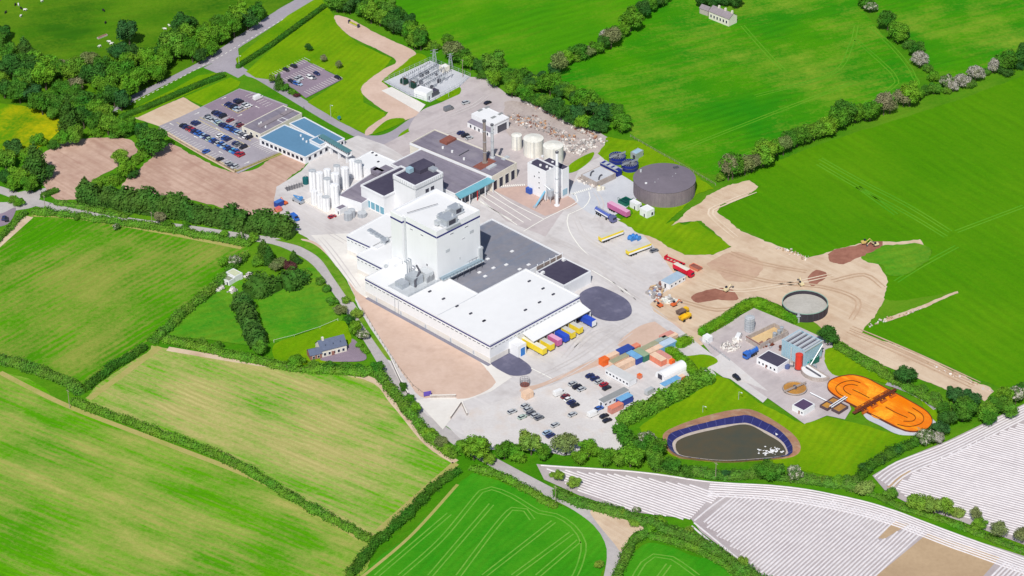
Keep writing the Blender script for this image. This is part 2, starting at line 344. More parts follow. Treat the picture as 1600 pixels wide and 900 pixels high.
# lawns round the offices
patch('lawn', [(182,182),(270,140),(310,118),(340,114),(355,118),(300,144),(215,184)], M_lawn, smooth=False)
patch('lawn', [(287,152),(360,121),(376,128),(372,136),(318,166)], M_lawn, smooth=False)
o_lawn, z_lawn = patch('lawn', [(384,112),(400,122),(420,124),(470,95),(482,96),(535,122),(530,128),(480,160),(530,190),(572,210),(590,200),(605,186),(600,176),(568,160),(568,138),(600,108),(612,92),(560,68),(538,50),(525,28),(512,12),(500,12)], M_lawn, smooth=False, wob=.3)
patch('lawn', [(368,92),(372,106),(440,62),(508,8),(500,-6),(450,24)], M_lawn, smooth=False)
patch('lawn', [(594,124),(645,85),(668,92),(655,106),(602,130)], M_lawn, wob=.3)
patch('footpath', [(522,28),(540,27),(600,58),(648,80),(640,92),(600,124),(604,134),(660,178),(650,182),(615,194),(588,206),(572,212),(575,200),(606,178),(598,172),(568,148),(568,132),(600,108),(616,92),(545,55)], M_sand, wob=.3)
patch('lawn', [(582,210),(605,188),(630,185),(628,192)], M_lawn)
patch('lawn', [(622,214),(640,200),(668,193),(700,199),(690,206),(660,220),(632,228)], M_lawn)
# main yard
patch('sandy_base', [(990,350),(1040,372),(1110,398),(1170,420),(1180,470),(1130,505),(1096,540),(1060,530),(1000,480)], M_haul)
o_yard, z_yard = patch('yard', [(428,312),(432,292),(470,268),(500,236),(560,212),(600,226),(640,206),(700,182),(722,162),(700,150),(720,120),(760,122),(795,150),(850,160),(950,215),(940,240),(975,282),(985,300),(940,330),(985,350),(1010,372),(1040,408),(1060,440),(1015,475),(1030,500),(1085,545),(1130,600),(1090,600),(1040,590),(960,650),(1000,700),(880,712),(780,690),(740,705),(700,668),(668,650),(640,625),(560,480),(540,432),(480,372),(430,345)], M_conc, smooth=False, wob=.2)
patch('old_yard', [(600,226),(640,206),(700,182),(722,162),(700,150),(720,120),(760,122),(795,150),(850,160),(950,215),(938,245),(905,262),(880,330),(852,370),(790,345),(742,300),(680,262),(640,250)], M_pink, smooth=False, wob=.2)
patch('demolition_ground', [(790,160),(830,165),(900,195),(945,222),(905,262),(880,262),(800,215),(790,185)], ground('brick_dust', C(192,180,174), C(164,150,146), .08, .7), wob=.8)
patch('lawn', [(884,270),(890,258),(908,246),(928,238),(922,252),(900,268)], M_lawn)
patch('lawn', [(680,152),(705,132),(720,138),(715,150),(690,158)], M_lawn)
patch('access_road', [(655,176),(690,160),(740,140),(760,150),(740,170),(690,190),(640,206)], M_pink)
o_sub, z_sub = patch('substation_gravel', [(600,128),(672,95),(735,120),(718,136),(672,160),(640,150)], M_chip, smooth=False)
patch('substation_track', [(596,142),(612,136),(665,164),(655,176)], M_concw, smooth=False)
patch('stained_yard', [(768,296),(822,290),(852,298),(885,305),(905,318),(888,326),(852,338),(800,312)], M_brick, smooth=False)
for a, b in (((770,292),(822,289)), ((895,303),(925,294))):
    for k in range(16 if a[0] < 800 else 10):
        t = k/(16 if a[0] < 800 else 10); x, y = a[0]+(b[0]-a[0])*t, a[1]+(b[1]-a[1])*t
        ribbon('crossing_bar', [(x, y-1.2), (x+1.2, y+1.6)], .55, M_paint, z=z_yard+.1, parent=o_yard, smooth=False)
for px in ([(768,296),(800,318),(850,343)], [(818,362),(850,343),(892,322),(903,315),(900,306),(892,302)], [(886,346),(888,336),(912,325),(922,310),(920,300)],
           [(886,346),(890,362),(905,385),(920,400)], [(757,300),(830,345)], [(748,303),(818,348)], [(740,308),(808,352)], [(750,316),(800,345)], [(925,423),(960,444),(990,465)], [(830,576),(862,592)]):
    ribbon('lane_marking', px, .45, M_paint, z=z_yard+.1, parent=o_yard)
patch('grass_bank', [(935,240),(950,214),(1000,222),(1060,255),(1115,295),(1090,305),(1040,350),(1052,345),(1070,352),(1085,345),(1142,384),(1120,398),(1070,398),(1020,372),(1000,365),(965,345),(988,335),(975,300),(960,262)], M_lawn, smooth=False, wob=.6)
patch('tank_apron', [(890,300),(905,280),(940,262),(985,282),(1000,300),(985,320),(950,340),(915,330)], M_chip)
patch('sandy_yard', [(1050,352),(1075,330),(1110,305),(1135,290),(1170,282),(1184,292),(1165,308),(1128,320),(1120,332),(1160,362),(1262,404),(1345,380),(1440,376),(1446,386),(1395,400),(1370,408),(1388,440),(1380,475),(1345,520),(1440,556),(1555,612),(1540,628),(1480,610),(1380,570),(1310,532),(1255,490),(1180,462),(1090,520),(1030,480),(1060,440),(1048,408),(1030,385),(1060,400),(1110,400),(1142,386),(1095,346),(1060,348)], M_haul, smooth=False, wob=.7)
patch('rough_patch', [(1345,404),(1372,385),(1440,382),(1455,400),(1420,425),(1390,432),(1378,415)], M_rough, wob=.8)
patch('spoil_strip', [(1295,402),(1305,392),(1365,378),(1378,384),(1325,410),(1300,412)], M_dig, wob=.8)
patch('spoil_strip', [(1262,436),(1275,422),(1293,430),(1270,448)], M_dig, wob=.5)
patch('spoil_strip', [(1080,462),(1130,450),(1150,462),(1148,470),(1120,468),(1090,474)], M_dig, wob=.8)
patch('scraped_earth', [(1105,412),(1150,395),(1195,415),(1175,438),(1140,440),(1120,425)], ground('scraped', C(186,152,130), C(202,174,148), .08, .5), wob=1.0)
patch('trench', [(1380,500),(1430,482),(1496,455),(1497,458),(1432,487),(1385,504)], M_haul, smooth=False, wob=.4)
# warehouse surrounds
patch('new_concrete_apron', [(486,368),(545,365),(580,460),(770,572),(800,590),(768,612),(712,632),(690,622),(668,620),(560,462),(500,382)], M_concw, smooth=False)
patch('sandy_bank', [(545,440),(566,462),(640,500),(735,555),(770,590),(772,602),(740,620),(700,624),(662,622),(640,600),(605,545),(568,488)], M_sand, wob=.3)
patch('sandy_strip', [(470,374),(500,384),(530,430),(552,468),(545,470),(520,430),(490,390)], M_sand)
patch('lawn_strip', [(430,375),(470,386),(500,405),(522,436),(548,472),(555,465),(535,432),(510,398),(480,378)], M_verge)
patch('lawn_strip', [(556,480),(580,515),(605,552),(612,565),(605,562),(575,520),(552,485)], M_verge)
patch('new_asphalt_pad', [(905,462),(930,448),(952,454),(978,468),(987,482),(984,494),(965,502),(940,500),(920,488)], M_asphb)
patch('new_asphalt_pad', [(766,566),(794,552),(818,564),(830,575),(828,584),(808,588),(790,584)], M_asphb)
ribbon('drain_strip', [(573,466),(638,501.5),(765,571.5)], 1.9, M_asphd, smooth=False)
patch('site_entrance', [(650,626),(672,622),(712,622),(722,630),(705,655),(692,672)], M_concw, smooth=False)
o_lot, z_lot = patch('gravel_car_park', [(722,668),(735,640),(800,622),(870,600),(930,568),(975,578),(1010,600),(1030,612),(970,652),(985,700),(900,712),(800,702),(745,704)], M_grav, smooth=False, wob=.4)
o_cy, z_cy = patch('compound', [(925,560),(990,528),(1050,520),(1062,548),(1090,590),(1040,600),(965,645),(935,612),(960,590)], M_conc, smooth=False)
patch('sandy_margin', [(965,540),(1000,510),(1045,502),(1065,520),(1010,540)], M_sand)
patch('sandy_margin', [(850,598),(935,560),(948,566),(880,592),(820,614),(815,606)], M_sand)
patch('works_road', [(1010,480),(1050,505),(1100,545),(1150,582),(1200,622),(1192,630),(1140,592),(1085,552),(1040,515),(1005,490)], M_conc, smooth=False)
# treatment works
o_ww, z_ww = patch('works_yard', [(1092,530),(1178,482),(1250,512),(1300,535),(1305,572),(1330,640),(1320,656),(1292,650),(1258,664),(1210,630),(1150,588),(1110,552)], M_pink, smooth=False)
patch('rough_concrete', [(1100,570),(1128,552),(1200,612),(1170,600),(1130,590)], M_grav, smooth=False)
patch('grass_bank', [(1000,668),(1040,640),(1108,602),(1112,585),(1135,592),(1190,632),(1256,664),(1290,652),(1330,660),(1400,680),(1440,676),(1420,690),(1370,712),(1330,750),(1260,738),(1200,722),(1100,722),(1050,714),(1010,690)], M_lawn, smooth=False, wob=.4)
patch('grass_bank', [(1060,560),(1100,555),(1122,565),(1100,580),(1112,592),(1085,585)], M_lawn, wob=.5)
patch('grass_bank', [(1288,552),(1310,545),(1360,575),(1410,605),(1460,640),(1466,668),(1448,674),(1440,630),(1390,602),(1340,590),(1300,585)], M_lawn, wob=.4)
ribbon('works_path', [(1385,600),(1420,612),(1448,628),(1462,640)], 2.4, M_asph)
# house plot and paddock
patch('paddock', [(400,445),(440,430),(490,420),(515,455),(535,500),(480,518),(428,535),(412,510),(405,480)], M_rough)
patch('paddock', [(262,522),(290,488),(340,455),(378,440),(392,520),(400,540),(330,532)], M_rough)
patch('house_garden', [(428,540),(480,520),(530,502),(545,515),(550,560),(500,568),(440,570)], M_lawn)
patch('house_drive', [(500,562),(545,540),(550,530),(562,540),(572,562),(540,566)], M_asphp)
# car parks by the offices
o_cp, z_cp = patch('office_car_park', [(248,198),(285,182),(374,139),(400,146),(450,165),(432,182),(382,197),(408,216),(440,240),(372,272)], M_asph, smooth=False)
patch('car_park_strip', [(318,167),(374,140),(448,166),(432,182),(382,196),(345,180)], M_asphp, smooth=False, z=z_cp+.01, parent=o_cp)
o_up, z_up = patch('visitor_car_park', [(422,122),(474,94),(536,124),(478,154),(460,140)], M_asphp, smooth=False)
ribbon('fence_bank', [(252,203),(300,232),(370,268),(440,240)], 2.2, M_tan, smooth=False)
patch('dry_strip', [(250,200),(320,240),(368,266),(366,271),(318,246),(248,205)], M_haul, smooth=False)

# wheel marks worn into the yard, the haul track and the bare soil
M_mark = ground('worn_concrete', C(196, 190, 188), C(206, 200, 198), .1, .6); M_rut = ground('rut', C(184, 154, 128), C(200, 172, 146), .1, .6); M_rutl = ground('dry_rut', C(226, 208, 186), C(210, 188, 162), .1, .6)
def marks(px, par, z, mat, w=.5, gap=1.0):
    pts = smooth_line(gpts(px), 3); n = len(pts)
    for k in (-1, 1):
        q = []
        for i, p in enumerate(pts):
            a, b = pts[max(0, i-1)], pts[min(n-1, i+1)]; d = math.dist(a, b) or 1; q.append((p[0]-(b[1]-a[1])/d*gap*k, p[1]+(b[0]-a[0])/d*gap*k))
        m = MB(); ribbon_pts(q, lambda t: w*(.5+math.sin(math.pi*min(max(t, .02), .98))*.7), z, m); link('wheel_mark', m.mesh('wheel_mark', mat), par)
for px in ([(990,470),(940,420),(900,390),(860,372)], [(1010,440),(960,400),(915,370),(895,330)], [(840,590),(900,560),(950,525),(990,500)], [(860,600),(930,560),(985,520)], [(900,545),(930,520),(960,510)], [(880,560),(905,530),(930,505)], [(500,372),(520,395),(560,450)], [(470,330),(500,355),(540,380)], [(700,182),(740,165),(760,150)], [(640,226),(680,215),(720,205)], [(930,300),(940,320),(930,345)], [(950,440),(1000,470),(1040,500)]):
    marks(px, o_yard, z_yard+.14, M_mark)
for px in ([(1120,420),(1200,440),(1290,450),(1340,470),(1330,500)], [(1140,395),(1190,412),(1260,425)], [(1180,300),(1130,320),(1110,335),(1150,372)], [(1330,512),(1420,550),(1530,600)], [(1325,518),(1415,556),(1520,605)], [(1090,440),(1150,455),(1230,445),(1300,430)], [(1060,470),(1120,485),(1160,478)], [(1300,440),(1350,430),(1380,450)]):
    marks(px, o_yard, z_yard+.22, M_rut if len(px) % 2 else M_rutl, .8)
# ---------------------------------------------------------------- plastic-mulch fields: every strip a raised film over its bed
M_tilth = ground('tilth', C(184, 175, 175), C(168, 157, 159), .06, .6)
M_tilths = ground('sandy_tilth', C(188, 162, 130), C(172, 146, 116), .06, .6)
M_film = plain('mulch_film', C(230, 224, 226), .45, .09, .5)
def inside(p, poly):
    c = False; n = len(poly)
    for i in range(n):
        a, b = poly[i], poly[(i+1) % n]
        if (a[1] > p[1]) != (b[1] > p[1]) and p[0] < (b[0]-a[0])*(p[1]-a[1])/(b[1]-a[1])+a[0]: c = not c
    return c
def film(pts, par, z, w=.78, h=.2):
    mb = MB(); prof = [(-.5, 0), (-.42, .7), (-.2, 1), (.2, 1), (.42, .7), (.5, 0)]; n = len(pts); vs = []
    for i, p in enumerate(pts):
        a, b = pts[max(0, i-1)], pts[min(n-1, i+1)]; d = math.dist(a, b) or 1; nx, ny = -(b[1]-a[1])/d, (b[0]-a[0])/d; jj = .12*noise.noise((p[0]*.12, p[1]*.12, 7)); p = (p[0]+nx*jj, p[1]+ny*jj)
        ww = w*(1+.28*noise.noise((p[0]*.1, p[1]*.25, 1))); hh = h*(1+.5*noise.noise((p[0]*.4, p[1]*.4, 4)))
        vs += [(p[0]+nx*s*ww, p[1]+ny*s*ww, z+t*hh) for s, t in prof]
    k = len(prof)
    mb.add(vs, [(i*k+j+1, i*k+j, i*k+k+j, i*k+k+j+1) for i in range(n-1) for j in range(k-1)])
    link('mulch_strip', mb.mesh('mulch_strip', M_film), par)
def strips(par, z, poly_px, a, b, spacing, holes=()):
    """parallel strips along a->b clipped to the polygon"""
    poly = gpts(poly_px); hl = [gpts(h) for h in holes]; th = heading(a, b); ux, uy = math.cos(th), math.sin(th)
    ts = [-x*uy+y*ux for x, y in poly]; ss = [x*ux+y*uy for x, y in poly]; t = min(ts)+spacing*.6
    while t < max(ts):
        run = []; s = min(ss)
        while s < max(ss)+3:
            p = (s*ux-t*uy, s*uy+t*ux)
            if inside(p, poly) and not any(inside(p, h) for h in hl): run.append(p)
            else:
                if len(run) > 4: film(run, par, z)
                run = []
            s += 2.2
        if len(run) > 4: film(run, par, z)
        t += spacing
o_p1, z_p1 = patch('mulched_field', [(838,726),(870,729),(1000,739),(1110,754),(1230,762),(1330,780),(1400,800),(1500,838),(1900,965),(1900,1120),(1290,1120),(1165,885),(1095,832),(1080,812),(980,800),(905,775),(850,750)], M_tilth, smooth=False)
o_p2, z_p2 = patch('mulched_field', [(1363,744),(1400,722),(1480,690),(1600,632),(1900,500),(1900,965),(1600,852),(1500,815),(1420,788),(1385,770)], M_tilth, smooth=False)
sandy = [(1450,834),(1562,872),(1440,1010),(1290,1010),(1370,900)]
patch('bare_bed', sandy, M_tilths, smooth=False, z=z_p1+.02, parent=o_p1)
patch('bare_bed', [(1372,842),(1398,815),(1420,820),(1382,843)], M_tilths, smooth=False, z=z_p1+.02, parent=o_p1)
patch('bare_bed', [(1385,762),(1418,735),(1424,737),(1395,764)], M_tilths, smooth=False, z=z_p2+.02, parent=o_p2)
strips(o_p1, z_p1, [(846,732),(990,744),(1100,762),(1132,770),(1082,816),(985,798),(905,770)], (880,740), (1085,812), 1.5)
strips(o_p1, z_p1, [(1142,772),(1300,782),(1400,808),(1448,832),(1370,900),(1290,1000),(1245,1000),(1180,890),(1095,820)], (1090,822), (1150,772), 1.5, [[(1372,842),(1398,815),(1420,820),(1382,843)]])
strips(o_p1, z_p1, [(1566,873),(1600,886),(1700,925),(1600,1000),(1450,1000),(1540,910)], (1090,822), (1150,772), 1.5)
for k in range(7):
    pts = [(845,727),(1000,738),(1110,753),(1230,761),(1330,779),(1400,799),(1500,837),(1690,905)]
    pts = smooth_line(gpts([(x-1.5*k*.6, y+1.0+k*3.5) for x, y in pts[(2 if k else 0):]]), 3); film(pts, o_p1, z_p1+.01)
for k in range(2):
    film(smooth_line(gpts([(1085-4*k,818+k*5),(1170-6*k,888+k*6),(1210-6*k,930)]), 3), o_p1, z_p1+.01)
film(smooth_line(gpts([(1084,815),(1115,790),(1140,772)]), 3), o_p1, z_p1+.01)
strips(o_p2, z_p2, [(1392,762),(1425,738),(1500,700),(1590,662),(1790,580),(1790,915),(1600,845),(1500,808),(1420,782)], (1440,735), (1590,775), 1.5)
for k in range(6):
    film(smooth_line(gpts([(1366+k*5.2,746+k*3.5),(1402+k*4,723+k*3.3),(1482+k*3.3,692+k*2.9),(1602+k*2.6,634+k*2.7),(1690,595+k*2.7)]), 3), o_p2, z_p2+.01)

# ---------------------------------------------------------------- foliage
G1, G2, G3 = (.070, .200, .010), (.105, .255, .012), (.042, .140, .012)
L_mix = leafmat('leaf_broad', [G3, (.046, .15, .010), G1, G2, (.11, .24, .016), (.06, .18, .016)])
L_dark = leafmat('leaf_dark', [(.026, .092, .014), (.034, .115, .012), (.028, .10, .024)])
L_con = leafmat('needle', [(.034, .100, .012), (.048, .122, .012), (.04, .108, .016)])
L_brown = leafmat('leaf_budding', [(.15, .16, .07), (.13, .18, .05), (.19, .18, .10)])
L_pale = leafmat('leaf_pale', [(.16, .27, .03), (.13, .25, .02), (.19, .27, .06)])
L_may = leafmat('may_blossom', [(.07, .14, .03), (.09, .15, .04)], fleck=(.50, .47, .40), fl=(.50, .60))
L_wht = leafmat('grey_blossom', [(.16, .18, .10), (.2, .2, .14)], fleck=(.42, .39, .36), fl=(.44, .58))
L_red = leafmat('copper_leaf', [(.09, .03, .035), (.10, .04, .03)])
L_hedge = leafmat('hedge_leaf', [(.085, .225, .006), (.095, .24, .006), (.08, .21, .008)])
L_hdk = leafmat('hedge_leaf_dark', [(.034, .115, .008), (.040, .13, .008)])
L_wild = leafmat('hedgerow_leaf', [(.075, .195, .014), (.09, .22, .014), (.065, .175, .018)], fleck=(.12, .14, .05), fl=(.56, .72))
M_bark = plain('bark', (.13, .10, .075), .9, .2, 1.5)
def leaf_face(mb, c, nrm, s, rnd):
    n = (nrm + Vector((rnd.gauss(0, .42), rnd.gauss(0, .42), rnd.gauss(0, .42)))).normalized()
    u = n.orthogonal().normalized(); u.rotate(Matrix.Rotation(rnd.random()*6.28, 3, n)); w = n.cross(u)
    a, b = s*(.7+.6*rnd.random()), s*(.5+.5*rnd.random())
    mb.add([c-u*a-w*b*.4, c-u*.1*a+w*b, c+u*a+w*.3*b, c+u*.2*a-w*b], [(0, 3, 2, 1)])
def crown_mesh(name, mat, seed, kind='broad', nl=16, nf=2400, ls=.068):
    rnd = random.Random(seed); mb = MB(); lumps = []
    if kind == 'cone':
        for k in range(nl):
            z = k/(nl-1); lumps.append((Vector((rnd.gauss(0, .07), rnd.gauss(0, .07), .25+z*2.3)), (.62*(1-z)**.8+.10), .8))
        for k in range(nl):
            z = rnd.random()*.8; a = rnd.random()*6.28; r = .5*(1-z); lumps.append((Vector((math.cos(a)*r, math.sin(a)*r, .3+z*2.2)), .22+.14*(1-z), .7))
    else:
        flat = {'broad': .92, 'bush': .72, 'open': .95}[kind]
        lumps.append((Vector((0, 0, 1.0 if kind != 'bush' else .55)), .62, flat))
        for k in range(nl):
            a = rnd.random()*6.28; e = rnd.uniform(-.55, 1.0); r = rnd.uniform(.42, .86)
            q = math.sqrt(max(.05, 1-e*e*.8)); z = (1.0 if kind != 'bush' else .55)+e*.62*flat
            lumps.append((Vector((math.cos(a)*q*r, math.sin(a)*q*r, z)), rnd.uniform(.17, .40), .9))
    tot = sum(l[1]**2 for l in lumps)
    for c, r, fl in lumps:
        if kind != 'open':       # inner mass so that the crown is not see-through
            bm = bmesh.new(); bmesh.ops.create_icosphere(bm, subdivisions=1, radius=r*.66)
            mb.add([c+Vector((v.co.x, v.co.y, v.co.z*fl))*(1+.2*rnd.uniform(-1, 1)) for v in bm.verts], [tuple(v.index for v in f.verts) for f in bm.faces]); bm.free()
        for k in range(int(1.5*nf*r*r/tot)):
            d = Vector((rnd.gauss(0, 1), rnd.gauss(0, 1), rnd.gauss(0, 1))).normalized()
            if d.z < -.5: d.z *= -.6; d.normalize()
            rr = r*rnd.uniform(.68, 1.3)
            leaf_face(mb, c+Vector((d.x*rr, d.y*rr, d.z*rr*fl)), d, ls, rnd)
    return mb.mesh(name, mat)
def trunk_mesh(name, seed, h=.9, r=.07):
    rnd = random.Random(seed); mb = MB(); mb.tube((0, 0, -.1), (0, 0, h*.55), r, 7, r2=r*.7)
    for k in range(5):
        a = k*1.26+rnd.random(); mb.tube((0, 0, h*.5), (math.cos(a)*.42, math.sin(a)*.42, h*(.95+.3*rnd.random())), r*.5, 5, r2=r*.15)
    return mb.mesh(name, M_bark)
CR = {}
for key, mat, kind, nl, nf in (('mix', L_mix, 'broad', 20, 2600), ('mix2', L_mix, 'broad', 15, 2300), ('mix3', L_mix, 'broad', 26, 2800), ('dark', L_dark, 'broad', 18, 2400), ('con', L_con, 'cone', 12, 2200),
                               ('brown', L_brown, 'open', 22, 1800), ('pale', L_pale, 'broad', 20, 2300), ('may', L_may, 'broad', 16, 2300), ('wht', L_wht, 'open', 18, 2200), ('red', L_red, 'bush', 12, 1400),
                               ('bush', L_mix, 'bush', 14, 1600), ('bush2', L_wild, 'bush', 12, 1500), ('bushd', L_dark, 'bush', 14, 1600), ('bushp', L_pale, 'bush', 12, 1500)):
    CR[key] = crown_mesh('crown', mat, hash(key) % 1000 if False else sum(map(ord, key))*7, kind, nl, nf)
TR = [trunk_mesh('trunk', s) for s in (1, 2, 3)]
ADJ = {'mix': 'green broadleaf tree', 'mix2': 'green broadleaf tree', 'mix3': 'green broadleaf tree', 'dark': 'dark green broadleaf tree', 'con': 'dark pointed conifer', 'brown': 'thin brownish tree', 'pale': 'pale yellow-green tree',
       'may': 'white-flecked tree', 'wht': 'grey-white blossoming tree', 'red': 'copper-red shrub', 'bush': 'rounded green bush', 'bush2': 'scrubby bush', 'bushd': 'dark green bush', 'bushp': 'pale green bush'}
rt = random.Random(11)
def tree(px, py, rpx, kind, label, group=None, z0=0.0):
    """crown centre seen at (px, py), crown radius rpx pixels of the photograph"""
    g = P(px, py); sc = (g-CAMLOC).length/F; r = rpx*sc*1.2; bush = kind.startswith('bush') or kind == 'red'
    hz = (1.0 if not bush else .5)*r*(1.15 if kind == 'con' else 1)
    b = P(px, py, hz); nm = 'shrub' if bush else ('conifer' if kind == 'con' else 'broadleaf_tree')
    t = thing(nm, label, 'shrub' if bush else 'tree', (b.x, b.y, z0), rt.random()*6.28, group); a = r*rt.uniform(.86, 1.2)
    zz = r*rt.uniform(.8, 1.3); s = (a*rt.uniform(.85, 1.15), a*rt.uniform(.85, 1.15), zz)
    link('crown', CR[kind], t, sc=s)
    if not bush: link('trunk', rt.choice(TR), t, sc=(r, r, zz))
    return t
def trees(items, where, group, kinds=None):
    """items (px, py, radius px[, kind]); labels count from the left"""
    items = sorted(items, key=lambda q: q[0]); cnt = {}; tot = {}
    full = [(q[0], q[1], q[2], q[3] if len(q) > 3 else rt.choice(kinds or ('mix', 'mix2', 'mix3', 'mix', 'dark'))) for q in items]
    for q in full: tot[ADJ[q[3]]] = tot.get(ADJ[q[3]], 0)+1
    for x, y, r, k in full:
        a = ADJ[k]; cnt[a] = cnt.get(a, 0)+1
        lab = f'{a} {where}' if tot[a] == 1 else f'{nth(cnt[a])} {a} from the left {where}'
        tree(x, y, r, k, lab, group)
def along(px, sp, rlo, rhi, jit=3):
    """crown centres along a pixel polyline"""
    out = []; d = 0; nxt = 0
    for a, b in zip(px, px[1:]):
        L = math.dist(a, b)
        while nxt <= d+L:
            t = (nxt-d)/L; out.append((a[0]+(b[0]-a[0])*t+rt.uniform(-jit, jit), a[1]+(b[1]-a[1])*t+rt.uniform(-jit, jit), rt.uniform(rlo, rhi))); nxt += sp*rt.uniform(.75, 1.25)
        d += L
    return out
def hedge(name, label, px, w, h, mat, clipped=False, dens=9, ls=.34, zc=True, group=None):
    """a hedge along a pixel polyline: a body of foliage with leaf sprays over it"""
    rnd = random.Random(len(label)*13+int(px[0][0])); hz = h*.5
    pts = [tuple(P(x, y, hz)[:2]) for x, y in px]; pts = smooth_line(pts, 1.5) if len(pts) > 2 else smooth_line(pts, 1.5)
    n = len(pts); mb = MB(); prof = [(-.5, 0), (-.5, .72), (-.38, .98), (.38, .98), (.5, .72), (.5, 0)] if clipped else [(-.42, 0), (-.5, .45), (-.33, .85), (.0, 1.0), (.33, .85), (.5, .45), (.42, 0)]
    rows = []; fr = []
    for i, p in enumerate(pts):
        a, b = pts[max(0, i-1)], pts[min(n-1, i+1)]; d = math.dist(a, b) or 1; nx, ny = -(b[1]-a[1])/d, (b[0]-a[0])/d
        k1, k2 = (1+.06*noise.noise((p[0]*.4, p[1]*.4, 0)), 1+.07*noise.noise((p[0]*.3, p[1]*.3, 5))) if clipped else (1+.6*noise.noise((p[0]*.2, p[1]*.22, 0)), 1+.8*noise.noise((p[0]*.13, p[1]*.13, 5))+.45*noise.noise((p[0]*.5, p[1]*.5, 8)))
        if i in (0, n-1): k1 *= .6; k2 *= .75
        rows.append([Vector((p[0]+nx*s*w*k1*.88, p[1]+ny*s*w*k1*.88, t*h*k2*.92)) for s, t in prof]); fr.append((Vector((p[0], p[1], 0)), Vector((nx, ny, 0)), k1, k2))
    k = len(prof); mb.add([v for r in rows for v in r], [(i*k+j, i*k+j+1, i*k+k+j+1, i*k+k+j) for i in range(n-1) for j in range(k-1)]+[tuple(range(k)), tuple(reversed(range((n-1)*k, n*k)))])
    segl = [math.dist(prof[j], prof[j+1]) for j in range(k-1)]
    for i in range(n-1):
        L = math.dist(pts[i], pts[i+1]); per = (w+2*h)
        for q in range(max(1, int(dens*L*per*.55))):
            j = rnd.choices(range(k-1), [abs((prof[j+1][0]-prof[j][0])*w)+abs((prof[j+1][1]-prof[j][1])*h) for j in range(k-1)])[0]; t, u = rnd.random(), rnd.random()
            c0, nn, k1, k2 = fr[i]; s = prof[j][0]+(prof[j+1][0]-prof[j][0])*t; zt = prof[j][1]+(prof[j+1][1]-prof[j][1])*t
            c = Vector((pts[i][0]+(pts[i+1][0]-pts[i][0])*u, pts[i][1]+(pts[i+1][1]-pts[i][1])*u, 0))+nn*s*w*k1+Vector((0, 0, zt*h*k2))
            jit = .10 if clipped else .4
            c += Vector((rnd.gauss(0, jit), rnd.gauss(0, jit), abs(rnd.gauss(0, jit))))
            e = Vector((nn.x*s*1.5, nn.y*s*1.5, max(.05, zt-.4)*1.6))
            leaf_face(mb, c, e.normalized(), ls*rnd.uniform(.7, 1.3), rnd)
    o = mb.obj(name, mat); return tag(o, label, 'hedge', group)
Q = 'trees of the wood along the main road'
trees([(10,80,14),(38,72,14,'con'),(60,95,16),(20,108,18),(70,120,19),(98,105,10,'brown'),(95,135,14),(120,110,14),(140,92,14,'brown'),(162,100,14),(150,120,18),(165,140,16),(178,152,15),(190,122,18),(200,137,16),(216,125,16),(230,110,16),
       (201,52,17,'dark'),(210,80,12,'dark'),(224,92,9,'brown'),(185,78,12),(250,100,13),(246,116,12),(258,90,13),(270,76,16),(286,66,18),(300,82,14),(311,88,11,'dark'),(281,40,13,'dark'),(297,36,11),(320,60,16),(331,76,11),(345,52,15),(341,36,13),(365,42,15),(374,25,15),(386,32,14,'dark'),(402,22,11),
       (4,52,11,'dark'),(6,140,12),(30,146,14),(50,142,14),(65,164,14),(92,162,15),(112,150,12),(5,112,14,'dark'),(38,125,14),(118,132,14,'brown'),(240,85,10),(130,158,14),(152,160,13)]+along([(0,60),(30,95),(70,105),(110,120),(150,105),(190,100),(235,95),(275,60),(330,50),(380,28)], 24, 11, 15, 8)+along([(0,125),(60,150),(110,165),(165,170),(200,150)], 20, 11, 14, 6), 'in the wood above the main road', Q)
trees([(106,188,17,'con'),(130,186,14),(150,192,13),(168,197,13),(185,202,12),(202,198,12),(222,205,11),(235,222,20,'mix2'),(118,212,13),(100,218,11),(150,208,10,'bush'),(180,210,9,'bush'),(84,176,10),(195,208,9,'bush')], 'between the bare plots and the main road', 'trees by the bare plots')
trees([(20,232,13),(8,252,12),(42,245,13),(56,262,17,'con'),(30,272,15),(70,268,11,'dark'),(46,288,12),(8,272,12,'dark'),(60,222,11,'bush'),(84,228,9,'bush'),(20,290,10)], 'in the clump above the farm junction', 'trees above the farm junction')
trees([(188,250,11,'pale'),(196,264,12),(206,272,10,'bushd'),(182,278,10,'bush'),(170,284,10,'bush'),(212,250,8,'bush'),(224,240,9,'bush'),(150,288,10,'bush'),(132,282,7,'con')], 'in the strip between the two bare plots', 'trees between the bare plots')
hedge('conifer_hedge', 'tall dense dark conifer hedge below the soil plot', [(124,300),(170,308),(230,318),(300,330),(370,342),(430,352),(458,358)], 8.5, 8.5, L_con, dens=6, ls=.62)
hedge('clipped_hedge', 'short clipped hedge at the field gateway', [(64,306),(90,296)], 3.0, 2.0, L_hdk, True)
hedge('hedgerow', 'low wild hedgerow above the mown field, along the lane', [(50,330),(110,335),(170,344),(250,355),(320,368),(392,380)], 4.2, 2.2, L_wild)
hedge('hedgerow', 'hedgerow strip along the far side of the lane under the conifer hedge', [(84,316),(120,322),(200,338)], 3.0, 1.6, L_wild)
hedge('hedgerow', 'thin hedge between the farm forecourt and mown field', [(42,330),(20,350),(0,372),(-30,395)], 2.6, 1.8, L_wild)
hedge('hedgerow', 'hedgerow between the mown field and the paddock', [(386,396),(368,412),(345,438),(318,462),(288,486),(262,512),(236,532)], 4.2, 2.8, L_wild)
hedge('hedgerow', 'dark hedge between mown field and stubble field', [(228,540),(200,558),(165,580),(135,605)], 3.6, 2.6, L_hdk)
hedge('hedgerow', 'hedgerow between the mown field and the cut field', [(-20,556),(20,566),(60,578),(100,594),(128,612)], 5.2, 3.2, L_wild)
